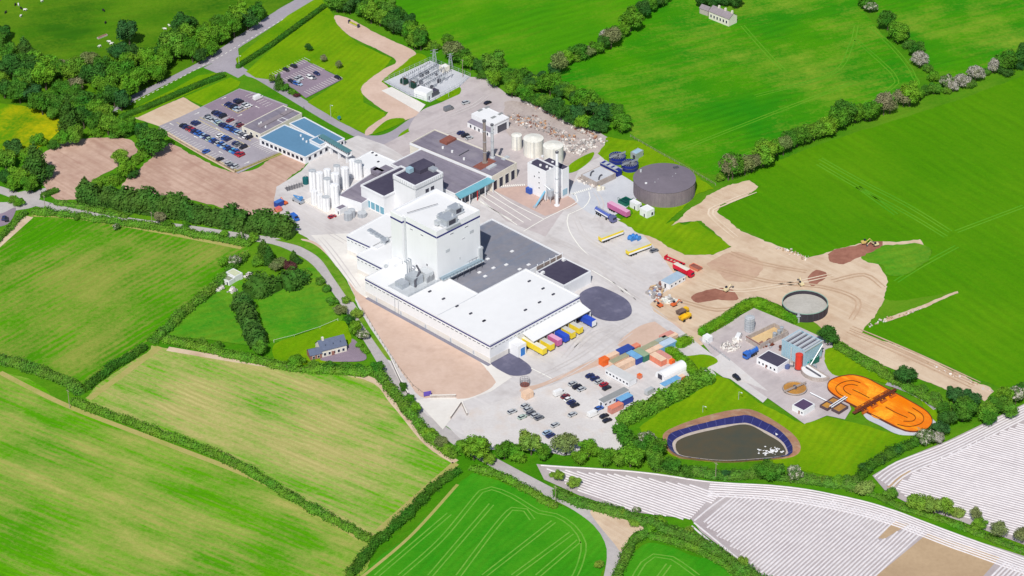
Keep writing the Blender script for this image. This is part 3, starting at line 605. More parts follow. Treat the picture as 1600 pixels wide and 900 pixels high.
hedge('hedgerow', 'long hedgerow between the cut field and stubble field', [(112,626),(150,640),(200,657),(260,680),(330,706),(400,742),(450,772),(510,806),(560,832),(580,842)], 3.8, 2.2, L_wild)
hedge('hedgerow', 'hedgerow along the top of the stubble field', [(256,528),(300,538),(350,550),(400,562),(460,574),(530,580),(585,580)], 4.4, 2.4, L_wild)
hedge('hedgerow', 'hedge beside the lane below the house', [(588,578),(610,606),(632,634),(648,652)], 4.6, 3.0, L_wild)
hedge('hedgerow', 'hedge beside the lane opposite the site entrance', [(650,655),(668,678),(690,696),(712,712)], 4.2, 2.8, L_wild)
hedge('hedgerow', 'dark hedgerow between the stubble field and corn field', [(718,734),(690,750),(668,770),(640,800),(612,826),(585,850),(560,880),(545,900)], 4.0, 2.6, L_hdk)
hedge('hedgerow', 'grassy hedge bank at the top of the corn field', [(735,730),(780,742),(830,768),(870,792)], 3.6, 1.6, L_wild)
hedge('hedgerow', 'hedgerow between the lane and the mulched field', [(866,766),(910,786),(960,798),(1010,815),(1060,832),(1100,850),(1150,880),(1200,912)], 4.8, 2.4, L_wild)
hedge('hedgerow', 'low hedge curving round the layby beside the corner corn field', [(1010,832),(990,845),(975,875),(962,905)], 3.4, 2.2, L_wild)
hedge('hedgerow', 'low hedge above the corner corn field', [(1015,836),(1060,848),(1110,868),(1170,905)], 3.4, 1.8, L_wild)
hedge('hedgerow', 'hedgerow between the lagoon and the mulched field', [(1020,728),(1070,736),(1130,742),(1190,742),(1250,748),(1310,756),(1350,764)], 4.4, 2.4, L_wild)
hedge('hedgerow', 'hedgerow below the treatment works lawn', [(1340,748),(1365,724),(1395,706),(1430,690),(1465,668)], 4.4, 2.6, L_hdk)
hedge('hedgerow', 'green bank between the two mulched fields', [(1352,768),(1390,784),(1420,796),(1480,814),(1540,838),(1620,868)], 3.4, 1.0, L_wild)
hedge('hedgerow', 'hedge between the haul track and the oxidation ditch', [(1306,538),(1335,556),(1370,576),(1410,600),(1450,622),(1490,642)], 4.4, 2.2, L_wild)
hedge('clipped_hedge', 'long dark clipped hedge between lawn and main road verge', [(370,104),(420,72),(470,36),(508,8)], 2.6, 2.2, L_hdk, True, 9, .28)
hedge('clipped_hedge', 'dark clipped hedge above the bare verge by the junction', [(186,184),(250,158),(300,136),(350,116)], 3.0, 2.4, L_hdk, True, 9, .28)
hedge('clipped_hedge', 'broad clipped hedge round two sides of the treatment works', [(1094,520),(1130,500),(1176,472),(1212,484),(1246,500)], 4.6, 3.2, L_hedge, True, 9, .30)
hedge('clipped_hedge', 'clipped hedge between the compound and works road', [(1042,544),(1060,556),(1078,572),(1088,590)], 4.0, 3.0, L_hedge, True, 9, .30)
hedge('clipped_hedge', 'short rounded clipped hedge at the compound gate', [(1056,538),(1066,534),(1078,528)], 5.0, 3.0, L_hedge, True, 9, .30)
hedge('tall_hedge', 'tall thick leafy hedge between gravel car park and lagoon lawn', [(968,655),(1000,640),(1040,620),(1075,602),(1106,586)], 6.5, 5.6, L_mix, dens=7, ls=.5)
hedge('tall_hedge', 'thick hedge running down from car park corner to the trees', [(966,662),(976,680),(995,698)], 6.0, 4.6, L_mix, dens=7, ls=.5)
trees([(740,704,15),(722,700,10,'bush'),(765,718,11,'bush'),(788,706,12),(802,702,12),(830,692,19,'pale'),(850,706,14),(884,692,18,'brown'),(905,712,12),(920,700,14),(945,716,13),(965,716,12),(985,714,16),(1000,700,13),(1012,688,12,'may'),(1022,700,16),(1022,722,14),(1048,726,13),(810,716,11,'bush'),(700,702,9,'bush')], 'along the lane below the gravel car park', 'trees below the gravel car park')
trees([(1075,738,9,'bush'),(1100,738,8,'bush2'),(1135,742,9,'bushd'),(1165,742,9,'bush2'),(1196,732,16),(1212,736,12),(1242,742,10,'may'),(1268,748,9,'bush2'),(1290,750,9,'bushp'),(1310,752,10,'bush'),(1330,752,11,'bush2'),(1350,762,12,'bushp'),(1392,774,9,'bush')], 'in the hedge below the lagoon', 'shrubs below the lagoon')
trees([(1438,784,15,'bushp'),(1460,790,14,'pale'),(1478,794,13,'pale'),(1498,800,12,'bushp'),(1525,806,10,'brown'),(1530,820,10,'bush'),(1562,828,12,'brown'),(1598,840,10,'brown')], 'on the bank between the two mulched fields', 'trees between the mulched fields')
trees([(1352,732,9,'bushd'),(1376,718,9,'bushd'),(1400,705,10,'bushd'),(1448,686,11,'may'),(1465,684,10,'wht'),(1472,672,12),(1480,655,13,'dark'),(1505,642,16),(1512,630,14,'dark'),(1490,618,11),(1475,640,10),(1540,642,14),(1560,632,13),(1572,622,12),(1588,618,13,'may'),(1600,606,12),(1545,655,11),(1575,640,12)], 'at the end of the haul track', 'trees by the haul track')
trees([(1418,590,14,'dark'),(1294,526,13,'dark'),(1335,556,8,'bush2'),(1345,562,8,'bush'),(1440,608,9,'bush'),(1462,622,9,'bush2')], 'beside the haul track above the treatment works', 'trees above the treatment works')
trees(along([(525,0),(560,14),(600,30),(640,48),(660,62)], 13, 10, 16)+along([(560,-5),(610,15),(650,45)], 16, 9, 14)+[(648,66,11),(670,70,9,'bush'),(680,74,8,'bush2'),(698,62,9),(706,82,12,'brown'),(720,85,14),(735,98,11),(748,105,10),(772,104,15),(790,118,13),(770,125,11),(800,140,12),(755,118,8,'bush')], 'in the belt behind the substation lawn', 'trees of the belt behind the substation')
trees(along([(800,118),(840,130),(880,140),(920,160),(960,190)], 13, 10, 15)+along([(805,140),(850,160),(900,182),(945,202)], 13, 9, 13)+along([(850,122),(900,150),(955,175)], 20, 9, 13)+[(970,190,15,'mix2'),(960,178,12)], 'in the thicket behind the rubble yard', 'trees of the thicket', ('mix', 'mix2', 'mix3', 'dark', 'dark', 'mix3'))
trees(along([(865,108),(890,92),(915,80),(945,68),(975,45),(995,28),(1020,8),(1035,-5)], 12, 8, 14)+[(946,54,9,'wht'),(918,82,6,'wht')], 'in the hedgerow between the two top fields', 'trees of the top hedgerow', ('mix', 'mix3', 'dark', 'brown', 'bush'))
trees([(1112,2,9,'bushd'),(1130,-2,10,'dark'),(1150,2,10,'dark'),(1098,4,8,'dark'),(1140,-6,10,'dark')], 'behind the old cottage row', 'trees behind the cottages')
trees(along([(1140,268),(1165,258),(1190,245),(1215,232),(1240,218),(1270,205),(1300,192),(1330,182),(1365,170),(1400,160),(1430,150)], 14, 11, 15)+along([(1440,146),(1462,138)], 11, 6, 9)+[(1193,240,19,'mix2'),(1145,262,17,'mix2'),(1125,278,8,'bush')], 'in the hedgerow across the middle of the fields', 'trees of the middle hedgerow', ('mix', 'mix2', 'mix3', 'mix3', 'brown'))
trees([(1350,2,11),(1360,10,9,'may'),(1388,34,14),(1402,48,16,'mix2'),(1410,54,11,'bushd'),(1432,76,12),(1420,70,9,'bush2'),(1437,96,9,'wht'),(1450,108,8,'bush2'),(1458,122,9,'bush'),(1480,128,9,'may'),(1505,124,10,'wht'),(1490,136,7,'wht'),(1525,112,13,'wht'),(1552,102,11,'wht'),(1540,112,9,'bush2'),(1575,95,15),(1598,90,14,'dark'),(1620,80,14),(1570,112,9,'bushd'),(1480,142,8,'bush2'),(1515,132,8,'bush2'),(1590,104,9,'bushd')], 'in the hedge under the top right field', 'trees of the right-hand hedge')
trees([(412,390,13,'con'),(404,410,9,'bush'),(420,402,10,'con'),(436,410,10,'brown'),(452,418,9,'red'),(459,400,7,'con'),(466,408,7,'bushd'),(366,408,9,'may'),(350,412,8,'bush'),(478,428,8,'bush'),(430,415,9,'brown')], 'in the garden plot by the sheds', 'trees by the sheds')
hedge('conifer_hedge', 'clipped-top conifer block in the paddock, nearest the sheds', [(388,452),(402,446),(420,440),(434,446)], 11, 7, L_con, dens=5, ls=.55)
hedge('conifer_hedge', 'conifer block in the paddock nearest the lane bend', [(442,442),(458,436),(478,430)], 9, 6.5, L_con, dens=5, ls=.55)
hedge('conifer_hedge', 'long conifer hedge splitting the two paddocks', [(376,465),(384,490),(394,515),(404,535)], 7.5, 6.5, L_con, dens=5, ls=.55)
trees([(408,545,10),(395,535,8,'bush'),(340,540,9,'bush'),(315,536,7,'bush2'),(462,566,11,'bush'),(490,572,9,'bush2'),(515,572,10,'bush'),(540,574,9,'bush2'),(560,576,10,'bush'),(590,574,10),(548,504,9),(556,512,10),(566,522,9,'may'),(562,540,7,'bush'),(570,548,7,'bush'),(520,470,8,'bush2'),(532,484,8,'brown'),(510,452,7,'bush2'),(500,440,7,'bush2'),(542,470,7,'bushp'),(558,490,8,'bushp'),(640,622,9),(650,640,9),(630,606,8,'bush'),(690,692,9,'brown'),(672,676,8,'bush')], 'along the lane round the dormer house', 'bushes round the dormer house')
trees([(182,430-75,5,'may'),(250,335+8,8,'brown'),(290,352,7,'bush'),(262,352,8,'bush'),(350,366,7,'bush'),(376,368,6,'may'),(396,372,9,'bush'),(120,340,6,'bush2'),(30,318,7,'bush'),(22,312,7,'bush2')], 'along the lane above the mown field', 'bushes along the lane')
trees([(426,124,6,'pale'),(436,130,8,'con'),(446,138,7,'bush'),(456,144,7,'bush2'),(464,149,5,'red')], 'in the border of the visitor car park', 'border shrubs')
trees([(482,75,5,'dark'),(506,92,5,'brown'),(529,103,5,'brown')], 'alone on the lawn by the visitor car park', 'young lawn trees')
trees([(990,818,8,'bushp'),(1015,826,8,'bush'),(930,792,6,'bush2'),(975,802,7,'bushp'),(994,796,6,'may'),(1030,812,8,'bush'),(1075,830,9,'bushp'),(1110,858,8,'bush2'),(1160,880,9,'bushp'),(875,745,7,'pale'),(895,754,8,'pale'),(862,742,5,'bushp'),(1010,828,7,'bush'),(935,882,6,'bushp')], 'in the lane hedge by the layby', 'bushes by the layby')
# ---------------------------------------------------------------- buildings
M_white = plain('white_cladding', C(226, 227, 230, 1), .45, .035, .12)
M_wroof = plain('white_roof_sheet', C(224, 224, 225, 1), .5, .03, .06)
M_cream = plain('cream_render', C(226, 220, 206), .8, .07)
M_navy = plain('navy_trim', C(46, 46, 120), .5, .1)
M_groof = ground('grey_felt_roof', C(140, 139, 147), C(122, 123, 133), .05, .5, .36, .66, C(110, 120, 138), streak=(dirB, .45, C(118, 130, 150)))
M_droof = ground('dark_felt_roof', C(140, 134, 147), C(122, 116, 130), .05, .5, .34, .66, C(150, 144, 152), streak=(dirA, .4, C(92, 86, 98)))
M_vroof = ground('charcoal_roof', C(78, 74, 92), C(62, 58, 78), .06, .5, .36, .66)
M_broof = plain('blue_roof_sheet', C(98, 140, 172), .5, .06, .15)
M_slate = plain('slate', C(98, 108, 132), .6, .12, .8)
M_slateg = plain('grey_slate', C(150, 140, 146), .7, .12, .8)
M_teal = plain('teal_panel', C(112, 172, 188), .5, .08)
M_glass = plain('dark_glass', C(44, 48, 66), .15, .1)
M_bglass = plain('blue_glass', C(118, 170, 190), .2, .1)
M_lou = plain('louvre', C(70, 70, 84), .6, .1)
M_galv = plain('galvanised_steel', C(188, 194, 202), .4, .1, .8, .3)
M_lgal = plain('pale_steel', C(208, 212, 216), .4, .08, .8, .2)
M_dgrey = plain('dark_grey_metal', C(92, 92, 102), .55, .12)
M_concwall = plain('concrete_wall', C(188, 178, 172), .85, .12, .5, dirt=C(140, 126, 118))
M_rust = plain('rust', C(150, 92, 80), .85, .18, .7)
M_lblue = plain('pale_blue_steel', C(166, 196, 210), .5, .1, .25, dirt=C(140, 172, 190))
M_stone = plain('old_stone', C(188, 178, 172), .9, .12, 1.2)
M_tankg = plain('weathered_cladding', C(138, 126, 132), .7, .12, .25, dirt=C(108, 98, 108))
M_tankr = plain('tank_roof_membrane', C(122, 114, 124), .8, .08, .12)
M_silo = plain('stainless_white', C(238, 238, 240, 1), .4, .03, .4)
M_bin = plain('weathered_white_bin', C(238, 236, 228), .6, .06, .3, dirt=C(206, 202, 190))
M_blue = plain('blue_enamel', C(40, 52, 140), .4, .12, .6)
M_green = plain('green_paint', C(30, 110, 92), .5, .12, .6)
M_brick_r = plain('red_brick', C(160, 112, 100), .9, .12, 1.0)
M_skyl = plain('skylight', C(150, 152, 152), .4, .08)
class B:
    """box building from the roof corners seen in the photograph: near, left and right corner at height h.
    local x runs along the right-hand face, local y along the left-hand face, origin at the near corner"""
    def __init__(s, name, label, cat, near, left, right, h, wall, roof, par=.5, z0=0.0, poly=None, group=None, mk=True):
        n, l, r = P(*near, h), P(*left, h), P(*right, h); u, v = (r-n), (l-n); s.lx, s.ly, s.h = u.length, v.length, h
        a1 = math.atan2(u.y, u.x); a2 = math.atan2(v.y, v.x)-math.pi/2
        while a2-a1 > math.pi: a2 -= 2*math.pi
        while a1-a2 > math.pi: a2 += 2*math.pi
        s.th = (a1+a2)/2; s.z0 = z0
        s.t = thing(name, label, cat, (n.x, n.y, 0), s.th, group) if mk else None
        if not mk: return
        pl = poly or [(0, 0), (1, 0), (1, 1), (0, 1)]; s.poly = pl = [(x*s.lx, y*s.ly) for x, y in pl]
        m = MB(); q = len(pl); hr = h-par
        cx = sum(p[0] for p in pl)/q; cy = sum(p[1] for p in pl)/q
        ins = []
        for i in range(q):                      # inset outline for the parapet
            a, b, c = pl[i-1], pl[i], pl[(i+1) % q]; d1 = (b[0]-a[0], b[1]-a[1]); d2 = (c[0]-b[0], c[1]-b[1]); l1, l2 = math.hypot(*d1), math.hypot(*d2)
            n1, n2 = (-d1[1]/l1, d1[0]/l1), (-d2[1]/l2, d2[0]/l2); ins.append((b[0]+(n1[0]+n2[0])*.35, b[1]+(n1[1]+n2[1])*.35))
        vs = [(x, y, z0) for x, y in pl]+[(x, y, h) for x, y in pl]+[(x, y, h) for x, y in ins]+[(x, y, hr-.02) for x, y in ins]
        m.add(vs, [(k*q+i, k*q+(i+1) % q, (k+1)*q+(i+1) % q, (k+1)*q+i) for k in range(3) for i in range(q)])
        s.wall = m.obj('wall', wall, s.t)
        m = MB(); m.add([(x, y, hr) for x, y in ins], [tuple(range(q))]); s.roof = m.obj('roof', roof, s.t)
    def L(s, px, py, z):
        """local x, y of a photograph pixel at height z"""
        d = P(px, py, z)-s.t.location; c, n = math.cos(s.th), math.sin(s.th); return (d.x*c+d.y*n, -d.x*n+d.y*c)
    def face(s, f, a, b, z0, z1, out=.06, off=0.0):
        """box hugging the right-hand face (R) or left-hand face (L) from a to b metres"""
        m = MB()
        if f == 'R': m.box(a, off-out, z0, b, off+.02, z1)
        else: m.box(off-out, a, z0, off+.02, b, z1)
        return m
    def win(s, f, a, b, z0, z1, pane=None, frame=None, name='window', off=0.0):
        w = s.face(f, a, b, z0, z1, .08, off).obj(name, frame or M_white, s.t)
        s.face(f, a+.12, b-.12, z0+.12, z1-.12, .11, off).obj('pane', pane or M_glass, w); return w
    def row(s, f, a, b, n, w, z0, z1, pane=None, off=0.0):
        for i in range(n):
            c = a+(b-a)*(i+.5)/n; s.win(f, c-w/2, c+w/2, z0, z1, pane, off=off)
    def band(s, z0, z1, mat, out=.09, name='trim_band'):
        q = len(s.poly); m = MB()
        for i in range(q):
            a, b = s.poly[i], s.poly[(i+1) % q]; d = math.dist(a, b); nx, ny = (b[1]-a[1])/d*out, -(b[0]-a[0])/d*out
            m.add([(a[0]+nx, a[1]+ny, z0), (b[0]+nx, b[1]+ny, z0), (b[0]+nx, b[1]+ny, z1), (a[0]+nx, a[1]+ny, z1), (a[0], a[1], z1), (b[0], b[1], z1)], [(0, 1, 2, 3), (3, 2, 5, 4)])
        return m.obj(name, mat, s.t)
    def on_roof(s, name, px, py, lx, ly, hz, mat, z=None, parent=None):
        z = s.h-.55 if z is None else z; x, y = s.L(px, py, z+hz); m = MB(); m.cbox(x, y, z, lx, ly, hz); return m.obj(name, mat, parent or s.t)
def ahu(b, px, py, lx, ly, hz):
    """rooftop air handler: casing, duct, louvre, curb"""
    z = b.h-.5; x, y = b.L(px, py, z+hz); m = MB(); m.cbox(x, y, z, lx*1.25, ly*1.25, .25)
    o = m.obj('roof_unit', M_lgal, b.t)
    MB().cbox(x, y, z+.25, lx, ly, hz-.25).obj('casing', M_galv, o)
    m = MB(); m.cbox(x-lx*.55, y+ly*.3, z+.25, lx*.5, ly*.35, hz*.6); m.tube((x+lx*.3, y-ly*.2, z+hz), (x+lx*.3, y-ly*.2, z+hz+.9), .5, 10); m.obj('duct', M_lgal, o)
    MB().box(x-lx*.3, y-ly/2-.06, z+.6, x+lx*.3, y-ly/2, z+hz-.5).obj('louvre', M_lou, o)
    return o
def pipe(name, pts, r, mat, parent=None, n=6):
    m = MB()
    for a, b in zip(pts, pts[1:]): m.tube(a, b, r, n)
    return m.obj(name, mat, parent)
# --- new warehouse (L-shaped)
Wh = B('warehouse', 'large white L-shaped warehouse with navy eaves band and dock canopy', 'warehouse', (765.5,538.5), (574,432), (903,461), 9.4, M_white, M_wroof, .25,
       poly=[(0,0),(1,0),(1,.42),(.4625,.42),(.4625,1),(0,1)])
Wh.band(8.15, 8.75, M_navy); Wh.band(9.3, 9.5, M_wroof, .16, 'eaves_flashing')
n = int(Wh.ly/2.6)
for i in range(n): Wh.win('L', Wh.ly*(i+.12)/n, Wh.ly*(i+.88)/n, 6.9, 7.45)
for i in range(24): Wh.win('R', Wh.lx*(i+.15)/24, Wh.lx*(i+.85)/24, 6.9, 7.35)
Wh.face('L', .05, Wh.ly-.05, 0, 2.6, .05).obj('plinth', M_concw, Wh.t)
Wh.face('R', .05, Wh.lx*.33, 0, 2.6, .05).obj('plinth', M_concw, Wh.t)
for px, py in ((671,454),(692,466),(714,477),(735,489),(756,501),(756,468+30)): pass
for px, py in ((671.5,454.5),(693,466),(714,477.5),(735.5,489),(756.5,500.5),(827,438.5),(848.5,450),(864.5,459),(843,471.5),(821,483.5),(756,500.5)):
    Wh.on_roof('roof_vent', px, py, 1.5, .7, .45, M_lou, 9.15)
m = MB(); a = Wh.L(749, 461, 9.2); m.box(.3, Wh.ly*.42-.12, 9.15, Wh.lx*.4625, Wh.ly*.42+.12, 9.28); m.obj('roof_seam', M_lgal, Wh.t)
for s_ in (.245, .275): pipe('downpipe', [(-.2, Wh.ly*(1-s_), .1), (-.2, Wh.ly*(1-s_), 8)], .1, M_galv, Wh.t)
for s_ in (.12, .3, .5, .7, .9): Wh.win('L', Wh.ly*s_, Wh.ly*s_+1.2, .1, 2.3, M_lgal, name='door')
Wh.win('R', 10.5, 11.7, .1, 2.4, M_lou, name='door')
# dock canopy along the right-hand face
c0, c1 = Wh.lx*.355, Wh.lx*1.0; CD = 6.6
m = MB(); m.add([(c0,-.1,6.5),(c1,-.1,6.5),(c1,-CD,5.1),(c0,-CD,5.1),(c0,-.1,6.15),(c1,-.1,6.15),(c1,-CD,4.75),(c0,-CD,4.75)], [(3,2,1,0),(4,5,6,7),(7,6,2,3),(5,1,2,6),(4,7,3,0)])
cano = m.obj('dock_canopy', M_wroof, Wh.t)
m = MB(); m.box(c0, -CD-.1, 4.6, c1, -CD, 5.0); m.obj('gutter', M_dgrey, cano)
for i in range(9): MB().cbox(c0+(c1-c0)*i/8+(.2 if i == 0 else -.2), -CD+.4, 0, .3, .3, 4.7).obj('canopy_post', M_lgal, cano)
m = MB(); m.add([(c1-.02,-.1,0),(c1-.02,-CD,0),(c1-.02,-CD,4.75),(c1-.02,-.1,6.15),(c1+.1,-.1,0),(c1+.1,-CD,0),(c1+.1,-CD,4.75),(c1+.1,-.1,6.15)], [(0,1,2,3),(7,6,5,4),(1,5,6,2)]); m.obj('end_wall', M_white, cano)
for i in range(8):
    w0 = c0+1.5+i*(c1-c0-2)/8; Wh.win('R', w0, w0+3.2, 1.0, 4.6, M_dgrey, M_lou, 'dock_door')
lob = B('dock_lobby', 'white box-like lobby with bright blue roller door beside the dock canopy', 'lobby', (809.8,542), (794,533), (822,535.3), 5.6, M_white, M_wroof, .3)
lob.win('R', lob.lx*.25, lob.lx*.85, .1, 4.2, plain('bright_blue_door', C(58,128,206), .5, .06), name='roller_door')
# stepped process blocks left of the tower
for nm, lab, ne, le, ri, h in (('process_block', 'white process block with navy band, middle of the stepped row', (610,424), (558,397), (680,386), 9.6), ('process_block', 'white process block with navy band and roof duct, end of the stepped row', (588,388), (543,366), (648,352), 9.9)):
    b = B(nm, lab, 'building', ne, le, ri, h, M_white, M_wroof, .3); b.band(h-1.3, h-.7, M_navy); k = int(b.ly/2.2)
    for i in range(k): b.win('L', b.ly*(i+.2)/k, b.ly*(i+.8)/k, h-2.6, h-2.05)
    b.face('L', .05, b.ly-.05, 0, 2.2, .05).obj('plinth', M_concw, b.t)
    if '388' in str(ne): 
        for i in range(6): b.on_roof('roof_duct', 578+i*4.2, 358.5+i*2.6, 2.2, 1.6, 1.0+.4*(i % 2), M_galv)
        ahu(b, 602, 374, 3, 2.2, 1.6)
    else:
        b.on_roof('roof_hatch', 617, 408, 5, 4, 2.6, M_white); b.on_roof('roof_stair', 603, 414, 1.2, 1.2, 1.6, M_lgal)
# dryer tower
Tw = B('dryer_tower', 'tall white windowless dryer tower with navy band near the top', 'tower', (682,362), (614.5,327), (749,328), 33.5, M_white, M_wroof, .9)
Tw.band(30.1, 30.85, M_navy)
st = MB(); st.box(-1.5, Tw.ly*.74, 0, .1, Tw.ly*1.0, 33.2); so_ = st.obj('stair_core', M_white, Tw.t)
MB().box(-1.62, Tw.ly*.74-.1, 30.1, .1, Tw.ly*1.0+.1, 30.85).obj('trim_band', M_navy, so_)
MB().box(-1.3, Tw.ly*.76, 33.2, -.1, Tw.ly*.98, 33.5).obj('core_roof', M_wroof, so_)
for s_, z in ((.54, 28.0), (.30, 27.8)): Tw.win('L', Tw.ly*s_, Tw.ly*s_+1.9, z, z+.55, M_lou)
for s_, z, w in ((.30, 28.6, 2.2), (.64, 28.4, 2.2)): Tw.win('R', Tw.lx*s_, Tw.lx*s_+w, z, z+.55, M_lou)
for s_, z in ((.2, 20.8), (.76, 24.2)): Tw.win('R', Tw.lx*s_, Tw.lx*s_+2.3, z, z+1.3, M_lgal, M_galv)
Tw.win('R', Tw.lx*.57, Tw.lx*.57+2, 23.4, 23.8, M_lou); Tw.win('L', 6, 6.9, 13.8, 15.0, M_lou, name='door')
for s_ in (.5,): Tw.win('R', Tw.lx*s_, Tw.lx*s_+.8, 14.0, 15.4, M_lgal)
ahu(Tw, 699, 338, 6.5, 6, 3.2); ahu(Tw, 711, 322, 5, 4.6, 3.0); ahu(Tw, 690, 334, 2.6, 2.6, 1.6)
m = MB(); a, b_ = Tw.L(636,334.5,33), Tw.L(684,320,33); m.tube((*a,33.6), (*b_,33.6), .12, 5); m.obj('roof_cable', M_dgrey, Tw.t)
m = MB(); m.box(Tw.lx-1.6, -1.0, 7.4, Tw.lx+.4, -.02, 15.2); m.box(Tw.lx-.6, -1.2, 14.2, Tw.lx+.6, 2.0, 15.4); m.obj('side_duct', M_lgal, Tw.t)
m = MB(); m.box(-.35, Tw.ly*.70, 9, -.02, Tw.ly*.735, 32.6); m.obj('riser_duct', M_lgal, Tw.t)
# plant on the roof at the foot of the tower
pl = thing('filter_plant', 'grey steel filter plant on the white roof at the tower foot', 'plant', P(650,440,9.2), Wh.th)
m = MB(); m.box(-11,-7,0,8,6,.2); m.obj('deck', M_lgal, pl)
MB().box(-4,-3,.2,1.5,2.5,4.2).obj('casing', M_galv, pl); MB().box(2.2,-4.5,.2,6.2,1.0,4.6).obj('casing', M_lgal, pl)
MB().box(-9,-1,.2,-5,3.5,2.6).obj('fan_housing', M_galv, pl)
m = MB(); m.tube((-3.5,-3.4,.3),(-3.5,-3.4,3.2),.45,8); m.tube((-3.5,-3.4,3.2),(1.5,-1,5.0),.45,8); m.tube((1.5,-1,5.0),(3.5,3.2,5.2),.45,8); m.obj('duct', M_dgrey, pl)
for k in range(3): m = MB(); m.tube((-1+k*1.1,4.2,.2),(-1+k*1.1,4.2,8.2+k*.3),.3,8); m.tube((-1+k*1.1,4.2,8.2+k*.3),(-1+k*1.1,5.8,8.2+k*.3),.3,8); m.obj('stack_pipe', M_galv, pl)
m = MB()
for k in range(6): m.tube((2.2+k*.8,-4.6,.2),(2.2+k*.8,-4.6,2.6+.3*(k%3)),.12,5)
m.obj('pipework', M_dgrey, pl)
for q in ([(8,-7),(8,6)], [(-11,-7),(8,-7)]):
    m = MB(); k = 10
    for i in range(k+1):
        x, y = (q[0][c]+(q[1][c]-q[0][c])*i/k for c in (0, 1)); m.tube((x,y,.2),(x,y,1.3),.05,4)
    for z in (.75, 1.3): m.tube((*q[0],z),(*q[1],z),.05,4)
    m.obj('railing', M_galv, pl)
# grey flat roof behind, with the pipe bridge
Gr = B('low_process_hall', 'wide low hall with grey felt roof between tower and yard', 'building', (749,463), (640,405), (878,397), 7.2, M_white, M_groof, .6)
for px, py in ((762,404),(771,418),(749,425),(758,431),(800,392),(791,413),(812,420),(826,413)):
    Gr.on_roof('rooflight', px, py, 1.5, 1.2, .35, M_wroof)
pb = thing('pipe_bridge', 'pale steel pipe bridge along the foot of the tower', 'pipe rack', P(700,440,7.0), heading((690,442),(752,412)))
m = MB(); m.box(-4,-1.6,2.6,20,1.6,2.8); m.obj('deck', M_lgal, pb)
for k in range(7):
    m = MB(); m.tube((-3+k*3.6,-1.4,0),(-3+k*3.6,-1.4,2.6),.1,5); m.tube((-3+k*3.6,1.4,0),(-3+k*3.6,1.4,2.6),.1,5); m.obj('trestle', M_dgrey, pb)
for k in range(5): pipe('pipe_run', [(-4,-1.1+k*.55,3.0),(20,-1.1+k*.55,3.0)], .16, M_galv if k % 2 else M_lblue, pb)
m = MB()
for y in (-1.6, 1.6):
    m.tube((-4,y,3.9),(20,y,3.9),.05,4)
    for k in range(13): m.tube((-4+k*2,y,2.8),(-4+k*2,y,3.9),.05,4)
m.obj('railing', M_dgrey, pb)
an = B('dark_roofed_annex', 'white panelled annex with charcoal roof at the end of the warehouse', 'building', (881,446), (838,424), (922.5,422.5), 6.4, M_white, M_vroof, .35)
for i in range(4): an.face('R', an.lx*i/4+.08, an.lx*(i+1)/4-.08, .1, 6.0, .12).obj('panel', M_white, an.t)
for px, py in ((848,424.5),(881,404)): an.on_roof('roof_vent', px, py, 1.6, 1.2, 1.2, M_wroof)
for i in range(5):
    x, y = an.L(840+i*9.6, 419-i*4.6, 6.5); m = MB(); m.cbox(x, y, 5.9, .25, .4, 2.6); m.obj('screen_post', M_white, an.t)
m = MB(); x, y = an.L(839,421,6.2); x2, y2 = an.L(879,401,6.2); m.add([(x,y,5.9),(x2,y2,5.9),(x2,y2,7.6),(x,y,7.6),(x,y+.15,5.9),(x2,y2+.15,5.9),(x2,y2+.15,7.6),(x,y+.15,7.6)], [(0,1,2,3),(7,6,5,4),(3,2,6,7),(1,5,6,2),(0,3,7,4)]); m.obj('roof_screen', plain('brown_grey_screen', C(150,136,130), .8, .15), an.t)
# --- older factory
Old = B('old_factory_hall', 'wide old factory hall with dark felt roof and teal canopy edge', 'building', (711,303), (610,256), (765,275.5), 7.0, M_white, M_droof, .4)
m = MB(); m.add([(0,-.05,7.05),(Old.lx,-.05,7.05),(Old.lx,-3.4,5.9),(0,-3.4,5.9),(0,-.05,6.8),(Old.lx,-.05,6.8),(Old.lx,-3.4,5.5),(0,-3.4,5.5)], [(3,2,1,0),(4,5,6,7),(7,6,2,3),(5,1,2,6),(4,7,3,0)]); m.obj('teal_canopy', M_teal, Old.t)
for i in range(5): MB().cbox(1+i*(Old.lx-2)/4, -3.2, 0, .35, .35, 5.5).obj('canopy_post', M_white if i != 2 else plain('red_post', C(200,60,60)), Old.t)
for i in range(4): Old.win('R', 2+i*(Old.lx-4)/4, 2+i*(Old.lx-4)/4+4, .2, 4.4, M_dgrey, M_lou, 'dock_door')
Old.band(6.5, 7.0, M_wroof, .15, 'parapet_coping')
Bo = B('boiler_house', 'long old building with patched dark roof carrying two chimneys', 'building', (769,276), (650,218), (804,252.5), 8.0, M_cream, M_droof, .5)
Bo.face('L', 0, Bo.ly, 6.9, 8.05, .2).obj('white_fascia', M_white, Bo.t)
for i in range(4): Bo.win('R', .6+i*Bo.lx/4.2, .6+i*Bo.lx/4.2+2.6, .3, 5.2, M_glass, M_white, 'open_bay')
for px, py in ((706.5,236),(725,247.5),(692,230)): x, y = Bo.L(px,py,8.2); MB().cyl(x, y, 7.5, 8.5, .55, 10).obj('roof_vent', M_wroof, Bo.t)
m = MB(); x, y = Bo.L(757,256,7.6); m.cbox(x, y, 7.51, 11, 5, .08); m.obj('rust_stain_sheet', M_rust, Bo.t)
m = MB(); x, y = Bo.L(700,219,8); m.cbox(x, y, 7.51, 7, 4.5, 1.1); o = m.obj('rusty_roof_plant', M_rust, Bo.t)
Bo.on_roof('roof_box', 768, 259, 5, 2.2, .8, M_lgal); Bo.on_roof('roof_pipe', 725, 238, 7, .3, .5, M_dgrey); Bo.on_roof('roof_box', 790, 246, 4, 2, .5, M_lgal)
